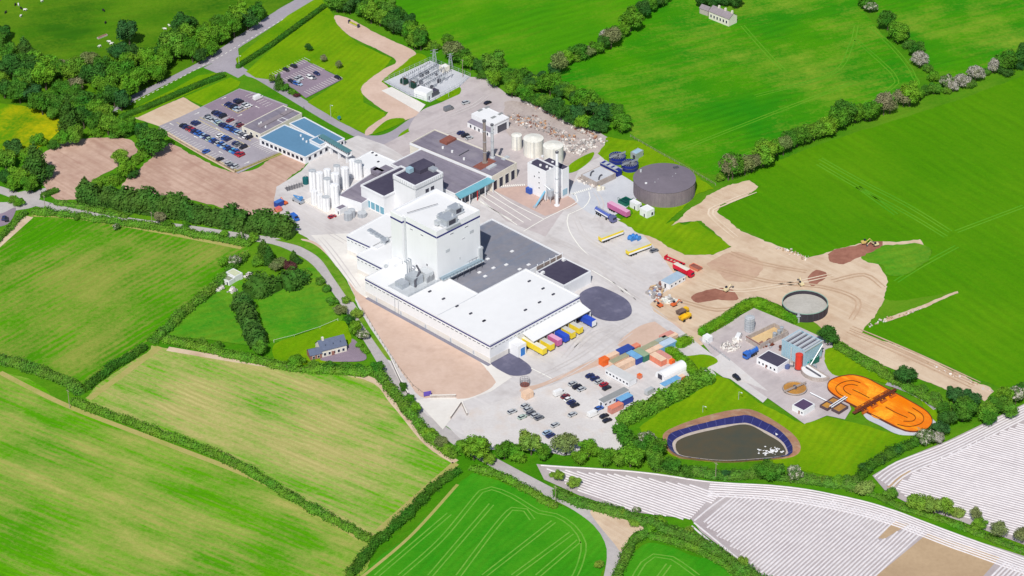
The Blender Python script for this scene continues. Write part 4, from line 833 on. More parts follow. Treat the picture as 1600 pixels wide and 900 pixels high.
def chimney(label, px, py, z0, z1, r, mat):
    b = P(px, py, z0); t = thing('chimney', label, 'chimney', b); m = MB(); m.cyl(0,0,0,z1-z0,r,12,r*.82); m.obj('shaft', mat, t)
    MB().ring(0,0,z1-z0-.5,z1-z0+.25,r*.6,r*1.05,12).obj('rim', M_dgrey, t); MB().cyl(0,0,-.1,.5,r*1.7,10).obj('base', mat, t)
    for k in (1, 2, 3): MB().ring(0,0,(z1-z0)*k/4,(z1-z0)*k/4+.25,r*.7,r*1.12,12).obj('band', M_galv, t)
chimney('taller brown steel chimney on the patched roof', 757.6, 254, 7.5, 29.5, .85, plain('brown_steel', C(152,140,134), .6, .15))
chimney('shorter pale grey steel chimney on the patched roof', 769.5, 246.5, 7.5, 25, .75, M_lgal)
Pb = B('white_process_building', 'white building with row of teal windows beside the silos', 'building', (600,307), (563,289.5), (664,277), 10.4, M_white, M_vroof, .6)
Pb.band(9.5, 10.45, M_white, .3, 'cornice'); 
for i in range(5): Pb.win('L', Pb.ly*(i+.06)/5, Pb.ly*(i+.94)/5, .6, 4.4, M_bglass)
Qb = B('evaporator_block', 'taller white block with ribbed cornice and dark roof behind the tower', 'building', (648.5,290), (616.5,272), (689.5,268.5), 19, M_white, M_vroof, .7)
Qb.band(17.2, 19.05, M_white, .35, 'cornice'); Qb.band(16.9, 17.15, M_lgal, .4, 'cornice_ledge')
for i in range(14): Qb.face('R', Qb.lx*(i+.4)/14, Qb.lx*(i+.6)/14, 17.3, 18.8, .5).obj('cornice_rib', M_lgal, Qb.t)
for i in range(10): Qb.face('L', Qb.ly*(i+.4)/10, Qb.ly*(i+.6)/10, 17.3, 18.8, .5).obj('cornice_rib', M_lgal, Qb.t)
for s_ in (.36, .55): Qb.win('R', Qb.lx*s_, Qb.lx*s_+2.2, 12.6, 14.6, M_lou, M_galv)
Qb.on_roof('raised_roof', 659, 257, Qb.lx*.55, Qb.ly*.52, 1.6, M_vroof); Qb.on_roof('air_unit', 640, 262, 2.6, 2.6, 2.2, M_lblue); Qb.on_roof('roof_slab', 676, 262, 3, 4, 1.2, M_galv)
Lo = B('low_flat_building', 'low flat building with grey roof between silos and white block', 'building', (565,318), (531,303), (612,278), 5.0, M_white, M_droof, .4)
Wf = B('white_flat_store', 'low store with bright white flat roof behind the silos', 'building', (597,273), (552,250), (626,255), 5.5, M_white, M_wroof, .3)
for px, py in ((582,238),(588,242),(591,252)): Wf.on_roof('roof_vent', px, py, 1.1, .8, .6, M_lou)
for px, py, a, b_ in ((590,266,4,5),(603,264,6,6),(586,263,3,3)): Wf.on_roof('plant_cabin', px, py, a, b_, 1.8, M_droof)
Sw = B('link_block', 'low brown-roofed link block beside the tower', 'building', (612,358), (592,347), (640,342), 8.0, M_cream, plain('brown_roof', C(140,122,122), .8, .1), .3)
sm = B('pump_cabin', 'small cabin with grey roof in front of the silos', 'cabin', (531,328), (523,324), (543,322), 3.0, M_white, M_droof, .2); sm.win('L', .6, 1.5, .1, 2, M_lou, name='door')
# --- offices
Of = B('office_building', 'single-storey office with broad pale blue roof and white eaves', 'office', (476.8,245.5), (412.3,211.8), (512,223), 3.9, M_white, M_broof, .15)
Of.band(3.5, 3.95, M_wroof, .3, 'eaves_board')
Of.row('L', 1, Of.ly-1, 10, 2.0, 1.1, 3.0); Of.row('R', 1, Of.lx-1, 4, 1.9, 1.1, 3.0)
for px, py in ((473.5,217.5),(479,221.5),(470,212)): x, y = Of.L(px,py,4); MB().cyl(x,y,3.7,4.5,.45,10).obj('roof_vent', M_wroof, Of.t)
O2 = B('office_wing', 'rear office wing with blue roof facing the site road', 'office', (515,226.5), (453,192.5), (538,216.5), 3.7, M_white, M_broof, .15); O2.band(3.3, 3.75, M_wroof, .3, 'eaves_board'); O2.row('R', .5, O2.lx-.5, 4, 1.4, 1.1, 2.8)
O3 = B('office_entrance', 'small raised blue-roofed entrance block on the office', 'entrance', (500,226.5), (484.5,217.8), (515.5,218.8), 5.6, M_white, M_broof, .15); O3.band(5.2, 5.65, M_wroof, .25, 'eaves_board')
O4 = B('office_porch', 'little blue-roofed porch at the back corner of the office', 'porch', (442,191.5), (433,187), (450,187), 3.2, M_white, M_broof, .1)
Lg = B('long_shed', 'long low shed with dark grey roof beside the staff car park', 'shed', (407,209.8), (380.5,196), (465.5,174), 3.4, M_cream, M_droof, .25)
Lg.on_roof('roof_lantern', 423, 188, Lg.lx*.55, 2.6, .9, M_slateg); Lg.on_roof('roof_lantern', 448, 175, Lg.lx*.25, 2.6, .9, M_slateg)
for px, py in ((405,193.5),(408,191.5),(415,198),(447,171.5)): x, y = Lg.L(px,py,3.6); MB().cyl(x,y,3.0,4.0,.4,8).obj('roof_vent', M_wroof, Lg.t)
Lg.row('L', .5, Lg.ly-.5, 3, 1.6, 1.0, 2.4)
br = thing('footbridge', 'enclosed footbridge with teal roof from the office to the silos', 'footbridge', P(502,231,0), heading((502,231),(547,257)))
bl = (P(547,257)-P(502,231)).length; m = MB(); m.box(0,-1.3,4.2,bl,1.3,4.5); m.box(0,-1.3,4.5,bl,-1.1,5.5); m.box(0,1.1,4.5,bl,1.3,5.5); m.obj('deck', M_white, br)
m = MB(); m.box(-.1,-1.5,6.7,bl+.1,1.5,6.95); m.obj('roof', plain('dark_teal', C(90,134,140), .5, .1), br)
for i in range(18):
    for y in (-1.2, 1.2): MB().box(bl*i/17-.08, y-.08, 5.5, bl*i/17+.08, y+.08, 6.7).obj('mullion', M_white, br)
for i in range(4): MB().cbox(2+i*(bl-4)/3, 0, 0, .5, 1.4, 4.2).obj('pier', M_white, br)
# --- workshop
Ws = B('workshop', 'white workshop with shallow roof, skylights and lean-to, beside the rubble', 'workshop', (772,194), (738,177), (794,182.5), 6.0, M_white, M_wroof, .1)
for px, py in ((750,172),(761,167.5),(771,183),(782,177.5)): Ws.on_roof('skylight', px, py, 2.8, 1.5, .12, M_skyl, 5.92)
m = MB(); m.add([(-3,0,2.6),(0,0,3.4),(0,Ws.ly,3.4),(-3,Ws.ly,2.6),(-3,0,0),(-3,Ws.ly,0)], [(0,1,2,3)]); m.obj('lean_to_roof', M_droof, Ws.t)
m = MB(); m.box(-2.9,.1,0,-.02,Ws.ly-.1,2.55); m.obj('lean_to_wall', M_white, Ws.t)
for i in range(5): Ws.win('L', 1+i*Ws.ly/5.4, 2.2+i*Ws.ly/5.4, .3, 2.1, M_lou, name='door', off=-2.9)
Ws.win('R', Ws.lx*.2, Ws.lx*.85, .1, 4.2, M_dgrey, name='roller_door'); Ws.face('R', 0, Ws.lx, 5.5, 6.05, .3).obj('fascia', M_wroof, Ws.t)
# --- silo tower by the yard
St = B('silo_tower', 'white square silo building with charcoal roof and dotted small windows', 'building', (853,268), (823.3,254.5), (869,260.5), 15.2, M_white, M_vroof, .4)
S2 = MB(); a = St.L(878.5,265.5,15.2); b_ = St.L(887.5,261,15.2); S2.box(St.lx+.05, a[1], 0, b_[0]+.6, St.ly*.7, 15.1); sw = S2.obj('side_bay', M_white, St.t)
MB().box(St.lx+.35, a[1]+.3, 15.0, b_[0]+.3, St.ly*.7-.3, 15.2).obj('bay_roof', M_vroof, sw)
MB().box(b_[0]-3.5, a[1]-.12, 1.5, b_[0]-.5, a[1], 4.6).obj('blue_door', M_lblue, sw)
for k in range(4): St.win('L', St.ly*.33, St.ly*.33+.8, 12.6-k*2.7, 13.6-k*2.7, M_glass)
St.win('L', St.ly*.58, St.ly*.58+.8, 9.4, 10.4, M_glass)
for px, py in ((829.5,253),(847.5,243.5),(844.5,257.5),(854.5,260),(859.5,262.5),(863.5,253)): x, y = St.L(px,py,15.3); MB().cyl(x,y,14.8,15.5,.6,10).obj('roof_hatch', M_wroof, St.t)
chimney('tall white flue standing in front of the silo building', 870.2, 321.5, 0, 28, .75, M_white)
hop = thing('loading_hopper', 'steel loading hopper and pipes under the silo building', 'hopper', P(860,315,0), St.th)
m = MB(); m.cyl(0,0,3.4,6.2,1.6,10); m.cyl(0,0,1.2,3.4,.4,10,1.6,cap=False); m.obj('cone', M_galv, hop)
m = MB()
for x, y in ((-1.4,-1.4),(1.4,-1.4),(1.4,1.4),(-1.4,1.4)): m.tube((x,y,0),(x,y,4),.14,5)
m.obj('frame', M_lgal, hop); pipe('feed_pipe', [(0,0,6.2),(-1,3,8)], .25, M_lgal, hop); pipe('feed_pipe', [(1.6,0,4.5),(3.5,-2.5,1.5)], .25, M_white, hop)
cv = thing('screw_conveyor', 'light blue screw conveyor slanting up to the silo building', 'conveyor', P(836,325,0), heading((836,325),(853,311)))
m = MB(); m.tube((0,0,.5),(9,0,4.6),.45,8); m.obj('tube', plain('machine_blue', C(130,190,220), .5, .1), cv); m = MB(); m.cbox(0,0,0,1.6,1.4,1.1); m.obj('hopper', M_galv, cv)
for x in (3.5, 7): m = MB(); m.tube((x,-.8,0),(x,0,x*.46+.4),.1,5); m.tube((x,.8,0),(x,0,x*.46+.4),.1,5); m.obj('leg', M_dgrey, cv)
tk = thing('water_tank', 'small square blue tank against the silo building', 'tank', P(828.5,301.5,0), St.th); MB().box(-1.5,-1.5,.3,1.5,1.5,2.9).obj('body', plain('tank_blue', C(58,92,180), .5, .1), tk); MB().box(-1.7,-1.7,0,1.7,1.7,.3).obj('plinth', M_concwall, tk); MB().cyl(0,0,2.9,3.2,.4,8).obj('lid', M_lgal, tk)
# --- tanks
def tank(name, label, px, py, r, h, mat, roof=None, cone=.5, n=24, ribs=0, ladder=True, z0=0.0, group=None, cat='tank', rail=False):
    """px, py = centre of the rim seen at height h"""
    b = P(px, py, h); t = thing(name, label, cat, (b.x, b.y, z0), R(20), group)
    m = MB(); m.cyl(0,0,0,h-z0,r,n,cap=False); s = m.obj('shell', mat, t, smooth=True)
    m = MB(); m.cyl(0,0,h-z0,h-z0+.06,r*1.015,n,cone=cone); m.obj('roof', roof or mat, t)
    for k in range(ribs):
        a = 2*math.pi*k/ribs; x, y = math.cos(a)*r, math.sin(a)*r; MB().tube((x,y,.05),(x,y,h-z0-.05),.07,4).obj('rib', M_lgal, s)
    if ladder:
        a = -1.9; m = MB()
        for d in (-.06, .06): m.tube((math.cos(a+d/r*3)*(r+.25), math.sin(a+d/r*3)*(r+.25), .2), (math.cos(a+d/r*3)*(r+.25), math.sin(a+d/r*3)*(r+.25), h-z0+.8), .04, 4)
        m.obj('ladder', M_galv, t)
    if rail:
        m = MB(); 
        for k in range(12):
            a, c = 2*math.pi*k/12, 2*math.pi*(k+1)/12; p, q = (math.cos(a)*r*.95, math.sin(a)*r*.95), (math.cos(c)*r*.95, math.sin(c)*r*.95)
            m.tube((*p,h-z0),(*p,h-z0+1.0),.03,4); m.tube((*p,h-z0+1.0),(*q,h-z0+1.0),.03,4)
        m.obj('rail', M_lgal, t)
    return t
Gs = 'white milk silos'
sil = [(487.5,266.5,1.75,11,'tall white silo at the outer corner of the silo group'), (499,270,1.75,11,'tall white silo second along the outer row'), (511,265,1.7,11.5,'tall white silo with top vent in the middle of the group'), (511,279,1.75,11.5,'tall white silo behind the broad front silo'), (523.5,271.5,2.0,11,'tall white silo right of the middle vent silo'),
       (522,289,2.1,11,'broad tall white silo at the near front of the group'), (526,259,1.6,10,'white silo at the back nearest the footbridge'), (538.5,262.5,1.9,10.5,'white silo at the back right of the group'), (550.5,250,1.75,9,'left of the two white silos at the footbridge end'), (559.5,252.5,1.85,9,'right of the two white silos at the footbridge end'),
       (490.5,298.5,1.5,7,'short white silo, outermost of the front three'), (499.5,304,1.35,7,'short white silo, middle of the front three'), (509,307.5,1.8,7.2,'short white silo, innermost of the front three')]
for i, (x, y, r, h, l) in enumerate(sil): tank('milk_silo', l, x, y, r, h, M_silo, M_silo if i % 3 else M_lgal, .35, 20, 0, True, 0, Gs, 'silo', True)
pd = thing('silo_plinth', 'pale concrete plinth under the white silos', 'plinth', P(505,318,0), heading((470,305),(520,333))); MB().box(-8,-5,.0,14,14,.35).obj('slab', M_concw, pd); MB().box(-8,-5.3,.0,14,-5,.7).obj('kerb', M_kerb, pd)
for x, y, r, h, l in ((807.2,211,2.5,7.2,'smallest of three weathered white bins by the rubble'), (833.5,216,4.75,8.4,'middle one of three weathered white bins by the rubble'), (864.3,227,4.7,9,'weathered white bin nearest the silo building')):
    tank('storage_bin', l, x, y, r, h, M_bin, M_bin, 1.0 if r > 3 else .6, 28, 14 if r > 3 else 10, True, 0, 'weathered bins', 'bin')
big = tank('covered_tank', 'very large grey round tank with flat conical roof', 1038.2, 278.5, 14.2, 7.6, M_tankg, M_tankr, 1.1, 48, 0, False)
for k in range(48):
    a = 2*math.pi*(k+.5)/48; MB().tube((math.cos(a)*14.17, math.sin(a)*14.17, .05), (math.cos(a)*14.17, math.sin(a)*14.17, 7.5), .07, 4).obj('wall_rib', M_tankg, big)
MB().cyl(-8,9,7.9,9.0,.5,8).obj('roof_vent', M_lgal, big); MB().cbox(8.5,6.5,8.0,2.4,1.2,.6).obj('hatch', M_dgrey, big); MB().cyl(-10,-2,7.8,8.3,.6,8).obj('roof_vent', M_wroof, big)
for k in range(6): MB().cyl(-6+k*2.4, -3+2*(k%3), 8.1, 8.5, .22, 6).obj('roof_stud', M_lgal, big)
def clarifier(label, px, py, r, h, wall, water, spokes=0, bridge=None, water_z=None):
    b = P(px, py, h); t = thing('settling_tank', label, 'tank', (b.x, b.y, 0), R(35)); wz = h-.5 if water_z is None else water_z
    MB().ring(0,0,0,h,r-.3,r,36).obj('wall', wall, t); m = MB(); m.cyl(0,0,wz-.05,wz,r-.28,36); m.obj('water', water, t)
    MB().ring(0,0,h*.55,h*.62,r-.1,r+.1,36).obj('hoop', M_dgrey, t)
    for k in range(spokes): a = 2*math.pi*k/spokes; MB().tube((math.cos(a)*.6,math.sin(a)*.6,h-.1),(math.cos(a)*(r-.2),math.sin(a)*(r-.2),h-.1),.09,4).obj('spoke', M_galv, t)
    if bridge: m = MB(); m.box(-r-.6,-.5,h+.1,r+.6,.5,h+.3); m.box(-r-.6,-.55,h+.3,r+.6,-.45,h+1.2); m.obj('walkway', bridge, t); MB().cyl(0,0,h-.4,h+.9,.8,10).obj('drive', M_dgrey, t)
    return t
M_dwater = plain('dark_water', C(60,62,92), .15, .15, .5)
clarifier('blue ring tank with radial spokes, farther of the pair', 964.7, 243, 3.9, 3.2, M_blue, M_dwater, 18, M_galv)
clarifier('blue ring tank with radial spokes, nearer of the pair', 984, 254.5, 4.0, 3.2, M_blue, M_dwater, 18, M_galv)
bt = thing('channel_tank', 'long blue steel channel tank beside the ring tanks', 'tank', P(941,262,0), heading((941,262),(969,276)))
for k in range(4): MB().box(k*2.9,-1.5,0,k*2.9+2.8,1.5,3.2).obj('panel_bay', M_blue, bt)
m = MB(); m.box(-.2,-1.7,3.2,11.8,-1.3,3.5); m.box(-.2,1.3,3.2,11.8,1.7,3.5); m.obj('rim', M_galv, bt)
for k in range(3): MB().box(1.8+k*3,-1.2,3.21,3.4+k*3,1.2,3.5).obj('cover', M_lgal, bt)
rc = B('concrete_basin', 'flat-topped grey concrete basin with two curved pipes on top', 'basin', (932,285), (907,273), (963,271), 3.0, M_concwall, M_chip, .15)
for k in range(3): rc.face('R', rc.lx*(k+.05)/3, rc.lx*(k+.95)/3, .2, 2.7, .08).obj('wall_panel', M_concwall, rc.t)
for k in (0, 1):
    pts = [rc.L(928+k*13-5.5*math.sin(t*1.5), 269+k*6-10*math.cos(t*1.3)+8, 3.3) for t in (0, .25, .5, .75, 1)]; pipe('curved_pipe', [(*p, 3.3) for p in pts], .35, M_dgrey, rc.t)
yt = thing('dosing_tank', 'cream dosing tank at the foot of the concrete basin', 'tank', P(936,297,0)); MB().cyl(0,0,0,1.9,1.2,14,cone=.4).obj('body', M_cream, yt); MB().cyl(0,0,2.2,2.5,.3,8).obj('cap', M_ypaint, yt); MB().cyl(1.9,.4,0,1.5,.8,12,cone=.3).obj('side_vessel', M_cream, yt)
sh = B('panel_shed', 'grey metal shed on the bank behind the ring tanks', 'shed', (994,241), (986,237), (1004,234), 3.2, M_galv, M_lblue, .1); sh.face('L', .5, 2, .1, 2.2, .1).obj('door', M_lou, sh.t)
gc = B('caged_tank', 'small green tank inside green railings by the big tank', 'tank', (978,319), (966.5,312), (989.5,312.5), 1.6, M_green, plain('green_water', C(20,70,66), .2, .1), .5)
for f, L_ in (('R', gc.lx), ('L', gc.ly)):
    for i in range(7): gc.face(f, L_*i/6-.06, L_*i/6+.06, 1.6, 3.0, .06).obj('rail_post', M_green, gc.t)
    gc.face(f, 0, L_, 2.9, 3.05, .07).obj('rail', M_green, gc.t)
for lab, n_, l_, r_, h in (('white equipment cabin behind the pink trailer', (996,320), (981,315.5), (1004,318), 3.4), ('white equipment cabin standing out on the grass', (1011,330.5), (997,326), (1025,327), 3.8)):
    b = B('equipment_cabin', lab, 'cabin', n_, l_, r_, h, M_white, M_wroof, .1); b.win('L', b.ly*.25, b.ly*.25+.9, .1, 2.1, M_lou, name='door'); b.win('R', b.lx*.55, b.lx*.55+1.4, .6, 2.4, M_lou, name='vent')
# --- houses
def gable(name, label, near, left, right, h, ridge, wall, roof, chim=(), along='y', group=None):
    """pitched-roof house; corners of the eaves; the ridge runs along local y ('y') or x"""
    b = B(name, label, 'house', near, left, right, h, wall, roof, .02, group=group); lx, ly = b.lx, b.ly; o = .25; e = h-.1; bpy.data.objects.remove(b.roof)
    if along == 'y': vs = [(-o,-o,e),(lx+o,-o,e),(lx+o,ly+o,e),(-o,ly+o,e),(lx/2,-o,h+ridge),(lx/2,ly+o,h+ridge)]; fs = [(3,0,4,5),(1,2,5,4)]; g = [(0,1,4),(2,3,5)]
    else: vs = [(-o,-o,e),(lx+o,-o,e),(lx+o,ly+o,e),(-o,ly+o,e),(-o,ly/2,h+ridge),(lx+o,ly/2,h+ridge)]; fs = [(0,1,5,4),(2,3,4,5)]; g = [(3,0,4),(1,2,5)]
    m = MB(); m.add(vs, fs); up = [(x, y, z+.16) for x, y, z in vs]; m.add(up, fs); b.roof = m.obj('roof', roof, b.t)
    m = MB(); q = .26; gv = [(min(max(x, 0), lx), min(max(y, 0), ly), z if z > h else h) for x, y, z in vs]; m.add(gv, g); m.obj('gable_wall', wall, b.t)
    for u in chim:
        x, y = (lx/2, ly*u) if along == 'y' else (lx*u, ly/2); MB().cbox(x, y, h+ridge*.6, .9, .9, ridge*.4+1.3).obj('chimney', M_cream, b.roof)
    return b
hs = gable('dormer_house', 'slate-roofed house with three dormer windows and chimney beside the lane', (502,549), (501-9,537), (542,539.5), 3.4, 3.2, M_cream, M_slate, (.18,), 'x')
for s_ in (.22, .52, .80):
    x = hs.lx*s_; m = MB(); m.add([(x-1,1.2,3.9),(x+1,1.2,3.9),(x,1.2,5.4),(x-1,3.2,4.9),(x+1,3.2,4.9),(x,3.9,5.5)], [(0,1,2),(0,2,5,3),(2,1,4,5)]); d = m.obj('dormer', M_slate, hs.t); m = MB(); m.add([(x-.7,1.15,4.0),(x+.7,1.15,4.0),(x,1.15,5.1)], [(0,1,2)]); m.obj('dormer_window', M_glass, d)
hs.row('R', .5, hs.lx-.5, 5, 1.2, .8, 2.3); MB().box(hs.lx*.4,-.25,0,hs.lx*.4+1.2,-.02,2.2).obj('door', M_brick_r, hs.t)
h2 = gable('house_annex', 'lower slate-roofed annex joined to the dormer house', (485,556), (481,546.5), (502,551), 2.6, 1.5, M_brick_r, M_slate, (), 'x'); h2.row('R', .4, h2.lx-.4, 2, 1.1, .8, 2.1)
for lab, n_, l_, r_, h in (('small shed with pale green roof beside the white blossom', (367,432.5), (354,424.5), (378,426), 3.0), ('grey-roofed shed in front of the pale green one', (358,439.5), (343.5,433), (366.5,434), 2.6)):
    b = B('garden_shed', lab, 'shed', n_, l_, r_, h, M_white, plain('pale_green_sheet', C(206,212,176), .6, .1) if 'pale' in lab.split(' with ')[-1][:4] else plain('mossy_sheet', C(150,158,132), .7, .12), .08); b.win('L', .6, 1.6, .1, 1.9, M_lou, name='door')
ct = gable('cottage_row', 'old white-walled cottage row with grey slate roof at the top field edge', (1139,30), (1113,15.5), (1149,23), 4.2, 2.2, M_cream, M_slateg, (.05, .38, .7), 'y'); ct.row('L', .5, ct.ly-.5, 6, 1.1, 1.2, 3.0)
c2 = gable('old_outhouse', 'small stone outhouse at the far end of the cottage row', (1106,17), (1097,11), (1110,12), 3.0, 1.4, M_stone, M_slateg, (), 'y')
# substation buildings
sb = B('switch_house', 'white switch house with flat roof at the substation gate', 'building', (666.5,146), (649,138), (674.5,139.5), 4.4, M_white, M_wroof, .15); sb.win('R', sb.lx*.25, sb.lx*.25+1.1, .1, 2.3, M_lou, name='door')
s3 = B('relay_cabin', 'dark-walled relay cabin joined to the switch house', 'cabin', (674,146), (668,142), (683,139), 2.8, M_dgrey, M_vroof, .1)
s4 = B('control_hut', 'cream control hut at the back of the substation', 'hut', (693,106.5), (685.5,103), (703,103), 3.0, M_cream, M_wroof, .1); s4.win('L', 1, 1.9, .1, 2, M_lou, name='door')
# ---------------------------------------------------------------- treatment works
M_orange = NT('orange_liquor'); _p = M_orange.pos(); _f = M_orange.ramp(M_orange.noise(M_orange.mapping(_p, dirA, (.10, .3, 1)), 1.0, 5, .65), .46, .66)
M_orange.col(M_orange.mix(_f, C(238, 124, 12), C(246, 162, 30)), .3); M_orange = M_orange.m
M_foam = ground('orange_foam', C(250, 178, 40), C(240, 130, 20), .3, 1.2)
M_brown = plain('brown_steel_works', C(120, 62, 44), .7, .18, .8)
M_mud = ground('settled_sludge', C(196, 142, 62), C(150, 110, 70), .25, 1.2)
ox = [(620,285),(690,270),(760,265),(870,290),(980,345),(1080,398),(1250,488),(1400,578),(1455,640),(1462,690),(1430,735),(1370,760),(1270,765),(1180,740),(1000,650),(820,560),(640,468),(560,412),(535,370),(550,320)]
oxp = [(1200+x*.175, 540+y*.175) for x, y in ox]; c_ = P(1378, 631)
ot = thing('oxidation_ditch', 'long rounded basin full of bright orange liquor', 'basin', (c_.x, c_.y, 0))
def loc(px, z=0): return [(P(x, y, z).x-c_.x, P(x, y, z).y-c_.y) for x, y in px]
ol = smooth_line(loc(oxp, .6), 1.5, True); n = len(ol)
if sum(ol[i][0]*ol[(i+1) % n][1]-ol[(i+1) % n][0]*ol[i][1] for i in range(n)) < 0: ol.reverse()
def offs(pl, d):
    q = []; n = len(pl)
    for i in range(n):
        a, b = pl[i-1], pl[(i+1) % n]; L = math.dist(a, b) or 1; q.append((pl[i][0]+(b[1]-a[1])/L*d, pl[i][1]-(b[0]-a[0])/L*d))
    return q
def wall_ring(outer, inner, z0, z1):
    n = len(outer); vs = [(x, y, z0) for x, y in outer]+[(x, y, z1) for x, y in outer]+[(x, y, z1) for x, y in inner]+[(x, y, z0) for x, y in inner]
    return MB().add(vs, [(k*n+i, k*n+(i+1) % n, (k+1)*n+(i+1) % n, (k+1)*n+i) for k in range(3) for i in range(n)])
wall_ring(offs(ol, .3), ol, 0, .9).obj('wall', M_brown, ot)
MB().add([(x, y, .6) for x, y in ol], [tuple(range(n))]).obj('liquor', M_orange, ot)
def ribwall(px, w, z0, z1, mat, par, name, k=.175, off=(1200, 540)):
    pts = smooth_line(loc([(off[0]+x*k, off[1]+y*k) for x, y in px], z1), 1.2) if len(px) > 2 else loc([(off[0]+x*k, off[1]+y*k) for x, y in px], z1)
    n = len(pts); L_, R_ = [], []
    for i, p in enumerate(pts):
        a, b = pts[max(0, i-1)], pts[min(n-1, i+1)]; d = math.dist(a, b); nx, ny = -(b[1]-a[1])/d*w/2, (b[0]-a[0])/d*w/2; L_.append((p[0]+nx, p[1]+ny)); R_.append((p[0]-nx, p[1]-ny))
    pl = R_+L_[::-1]; m = MB(); m.add([(x, y, z0) for x, y in pl]+[(x, y, z1) for x, y in pl], [(i, (i+1) % (2*n), 2*n+(i+1) % (2*n), 2*n+i) for i in range(2*n)]+[(2*n+i, 2*n+i+1, 4*n-2-i, 4*n-1-i) for i in range(n-1)])
    return m.obj(name, mat, par)
for px in ([(825,330),(760,310),(680,320),(620,352),(605,385),(635,428),(695,460)], [(800,355),(745,343),(690,355),(672,382),(700,415),(742,438)], [(755,390),(820,420),(905,465)], [(1050,545),(1140,595),(1245,640)], [(1290,552),(1370,605),(1392,650),(1370,690),(1300,715),(1230,718),(1155,700)], [(1250,590),(1300,615),(1318,645),(1290,672),(1210,672)]):
    ribwall(px, .24, .3, .85, plain('dark_baffle', C(110,60,20), .7, .1), ot, 'baffle')
for px in ([(860,330),(960,360),(1040,400),(980,440),(900,470),(880,430),(900,380)], [(920,620),(960,590),(1080,570),(1120,620),(1060,660),(980,650)]):
    pl = smooth_line(loc([(1200+x*.175, 540+y*.175) for x, y in px], .62), 1.0, True); m = MB(); m.add([(x+.5*noise.noise((x,y,1)), y+.5*noise.noise((x,y,6)), .625) for x, y in pl], [tuple(range(len(pl)))]); m.obj('foam_patch', M_foam, ot)
a, b_ = P(1338.5,643.5,1.2), P(1397,610.5,1.2); bd = thing('rotor_bridge', 'brown steel rotor bridge spanning the orange basin', 'bridge', (a.x, a.y, .9), math.atan2(b_.y-a.y, b_.x-a.x)); bl = (b_-a).length
MB().box(-2,-.7,.5,bl+1,.7,.75).obj('deck', M_brown, bd)
for y in (-.7, .7):
    m = MB(); m.tube((0,y,1.8),(bl,y,1.8),.09,4)
    for k in range(14): m.tube((bl*k/13,y,.8),(bl*k/13,y,1.8),.07,4)
    m.obj('railing', M_brown, bd)
for k in range(4):
    m = MB(); x = 3+k*(bl-6)/3; m.tube((x-1.6,-2.0,0),(x+1.6,-2.0,0),.6,10); m.obj('rotor', plain('rotor_orange', C(206,108,30), .7, .2), bd); m = MB(); m.box(x-1.2,-2.0,.0,x-.8,-.9,.9); m.box(x+.8,-2.0,.0,x+1.2,-.9,.9); m.obj('rotor_bracket', M_brown, bd)
    m = MB(); m.tube((x-1.6,1.9,0),(x+1.6,1.9,0),.55,10); m.obj('rotor', plain('rotor_orange', C(190,96,30)), bd)
cp = [(1200+x*.175, 540+y*.175) for x, y in ((850,600),(960,650),(1150,745),(1260,770),(1380,765),(1450,720),(1468,660),(1500,690),(1480,760),(1400,800),(1170,800),(1000,720),(880,660))]
patch('basin_path', cp, M_chip)
# trickling filter, bunker, kiosks
tf = B('filter_tower', 'pale blue clad filter tower with dark slotted roof', 'tower', (1258,548.5), (1221,531.5), (1286.5,532.5), 9.0, M_lblue, M_galv, .3)
bpy.data.objects.remove(tf.roof); m = MB(); m.box(.3,.3,8.0,tf.lx-.3,tf.ly-.3,8.1); tf.roof = m.obj('roof_bed', M_vroof, tf.t)
for k in range(5): MB().box(.3, tf.ly*(.08+k*.2)+.0, 8.1, tf.lx-.3, tf.ly*(.08+k*.2)+tf.ly*.09, 8.9).obj('roof_slat', M_lgal, tf.t)
MB().box(-.3,-.3,8.6,tf.lx+.3,.1,9.05).obj('edge_beam', M_lgal, tf.t); MB().box(-.3,tf.ly-.1,8.6,tf.lx+.3,tf.ly+.3,9.05).obj('edge_beam', M_lgal, tf.t)
m = MB(); m.tube((2,-.8,.2),(tf.lx*.95,-.6,7.5),.28,8); m.obj('inlet_pipe', M_lgal, tf.t); m = MB(); m.tube((-.5,tf.ly*.55,.2),(-.5,tf.ly*.55,8),.28,8); m.obj('riser_pipe', M_lgal, tf.t)
tf.face('R', 0, tf.lx, 0, 1.4, .1).obj('plinth', M_concwall, tf.t); tf.face('L', 0, tf.ly, 0, 1.4, .1).obj('plinth', M_concwall, tf.t)
for k in range(9): tf.face('L', tf.ly*(k+.5)/9-.05, tf.ly*(k+.5)/9+.05, 1.4, 8.6, .06).obj('sheet_joint', M_lgal, tf.t)
bk = B('sludge_bunker', 'open concrete bunker half full of tan sludge', 'bunker', (1188,538), (1168,524), (1228,514.5), 2.8, M_concwall, ground('tan_sludge', C(216,188,142), C(200,170,124), .1, .8), 2.0)
wd_ = bk.wall; m = MB(); m.box(-.25,0,2.6,0,bk.ly,2.9); m.obj('coping', M_brick_r, bk.t)
ws = tank('steel_silo', 'shiny corrugated steel silo inside the clipped hedge', 1171.5, 496, 2.1, 6.6, M_galv, M_lgal, .4, 20, 12, True, 0, None, 'silo', True)
for k in range(5): MB().ring(0,0,.8+k*1.2,.95+k*1.2,2.05,2.18,20).obj('hoop', M_lgal, ws)
wb = B('works_building', 'low white building with charcoal roof and small windows in the treatment works', 'building', (1215,574), (1183.5,558), (1232.5,561.5), 3.2, M_white, M_vroof, .12); wb.row('L', .5, wb.ly-.5, 5, 1.0, .9, 2.1); wb.win('L', wb.ly*.5, wb.ly*.5+.9, .1, 2.0, M_brick_r, name='door')
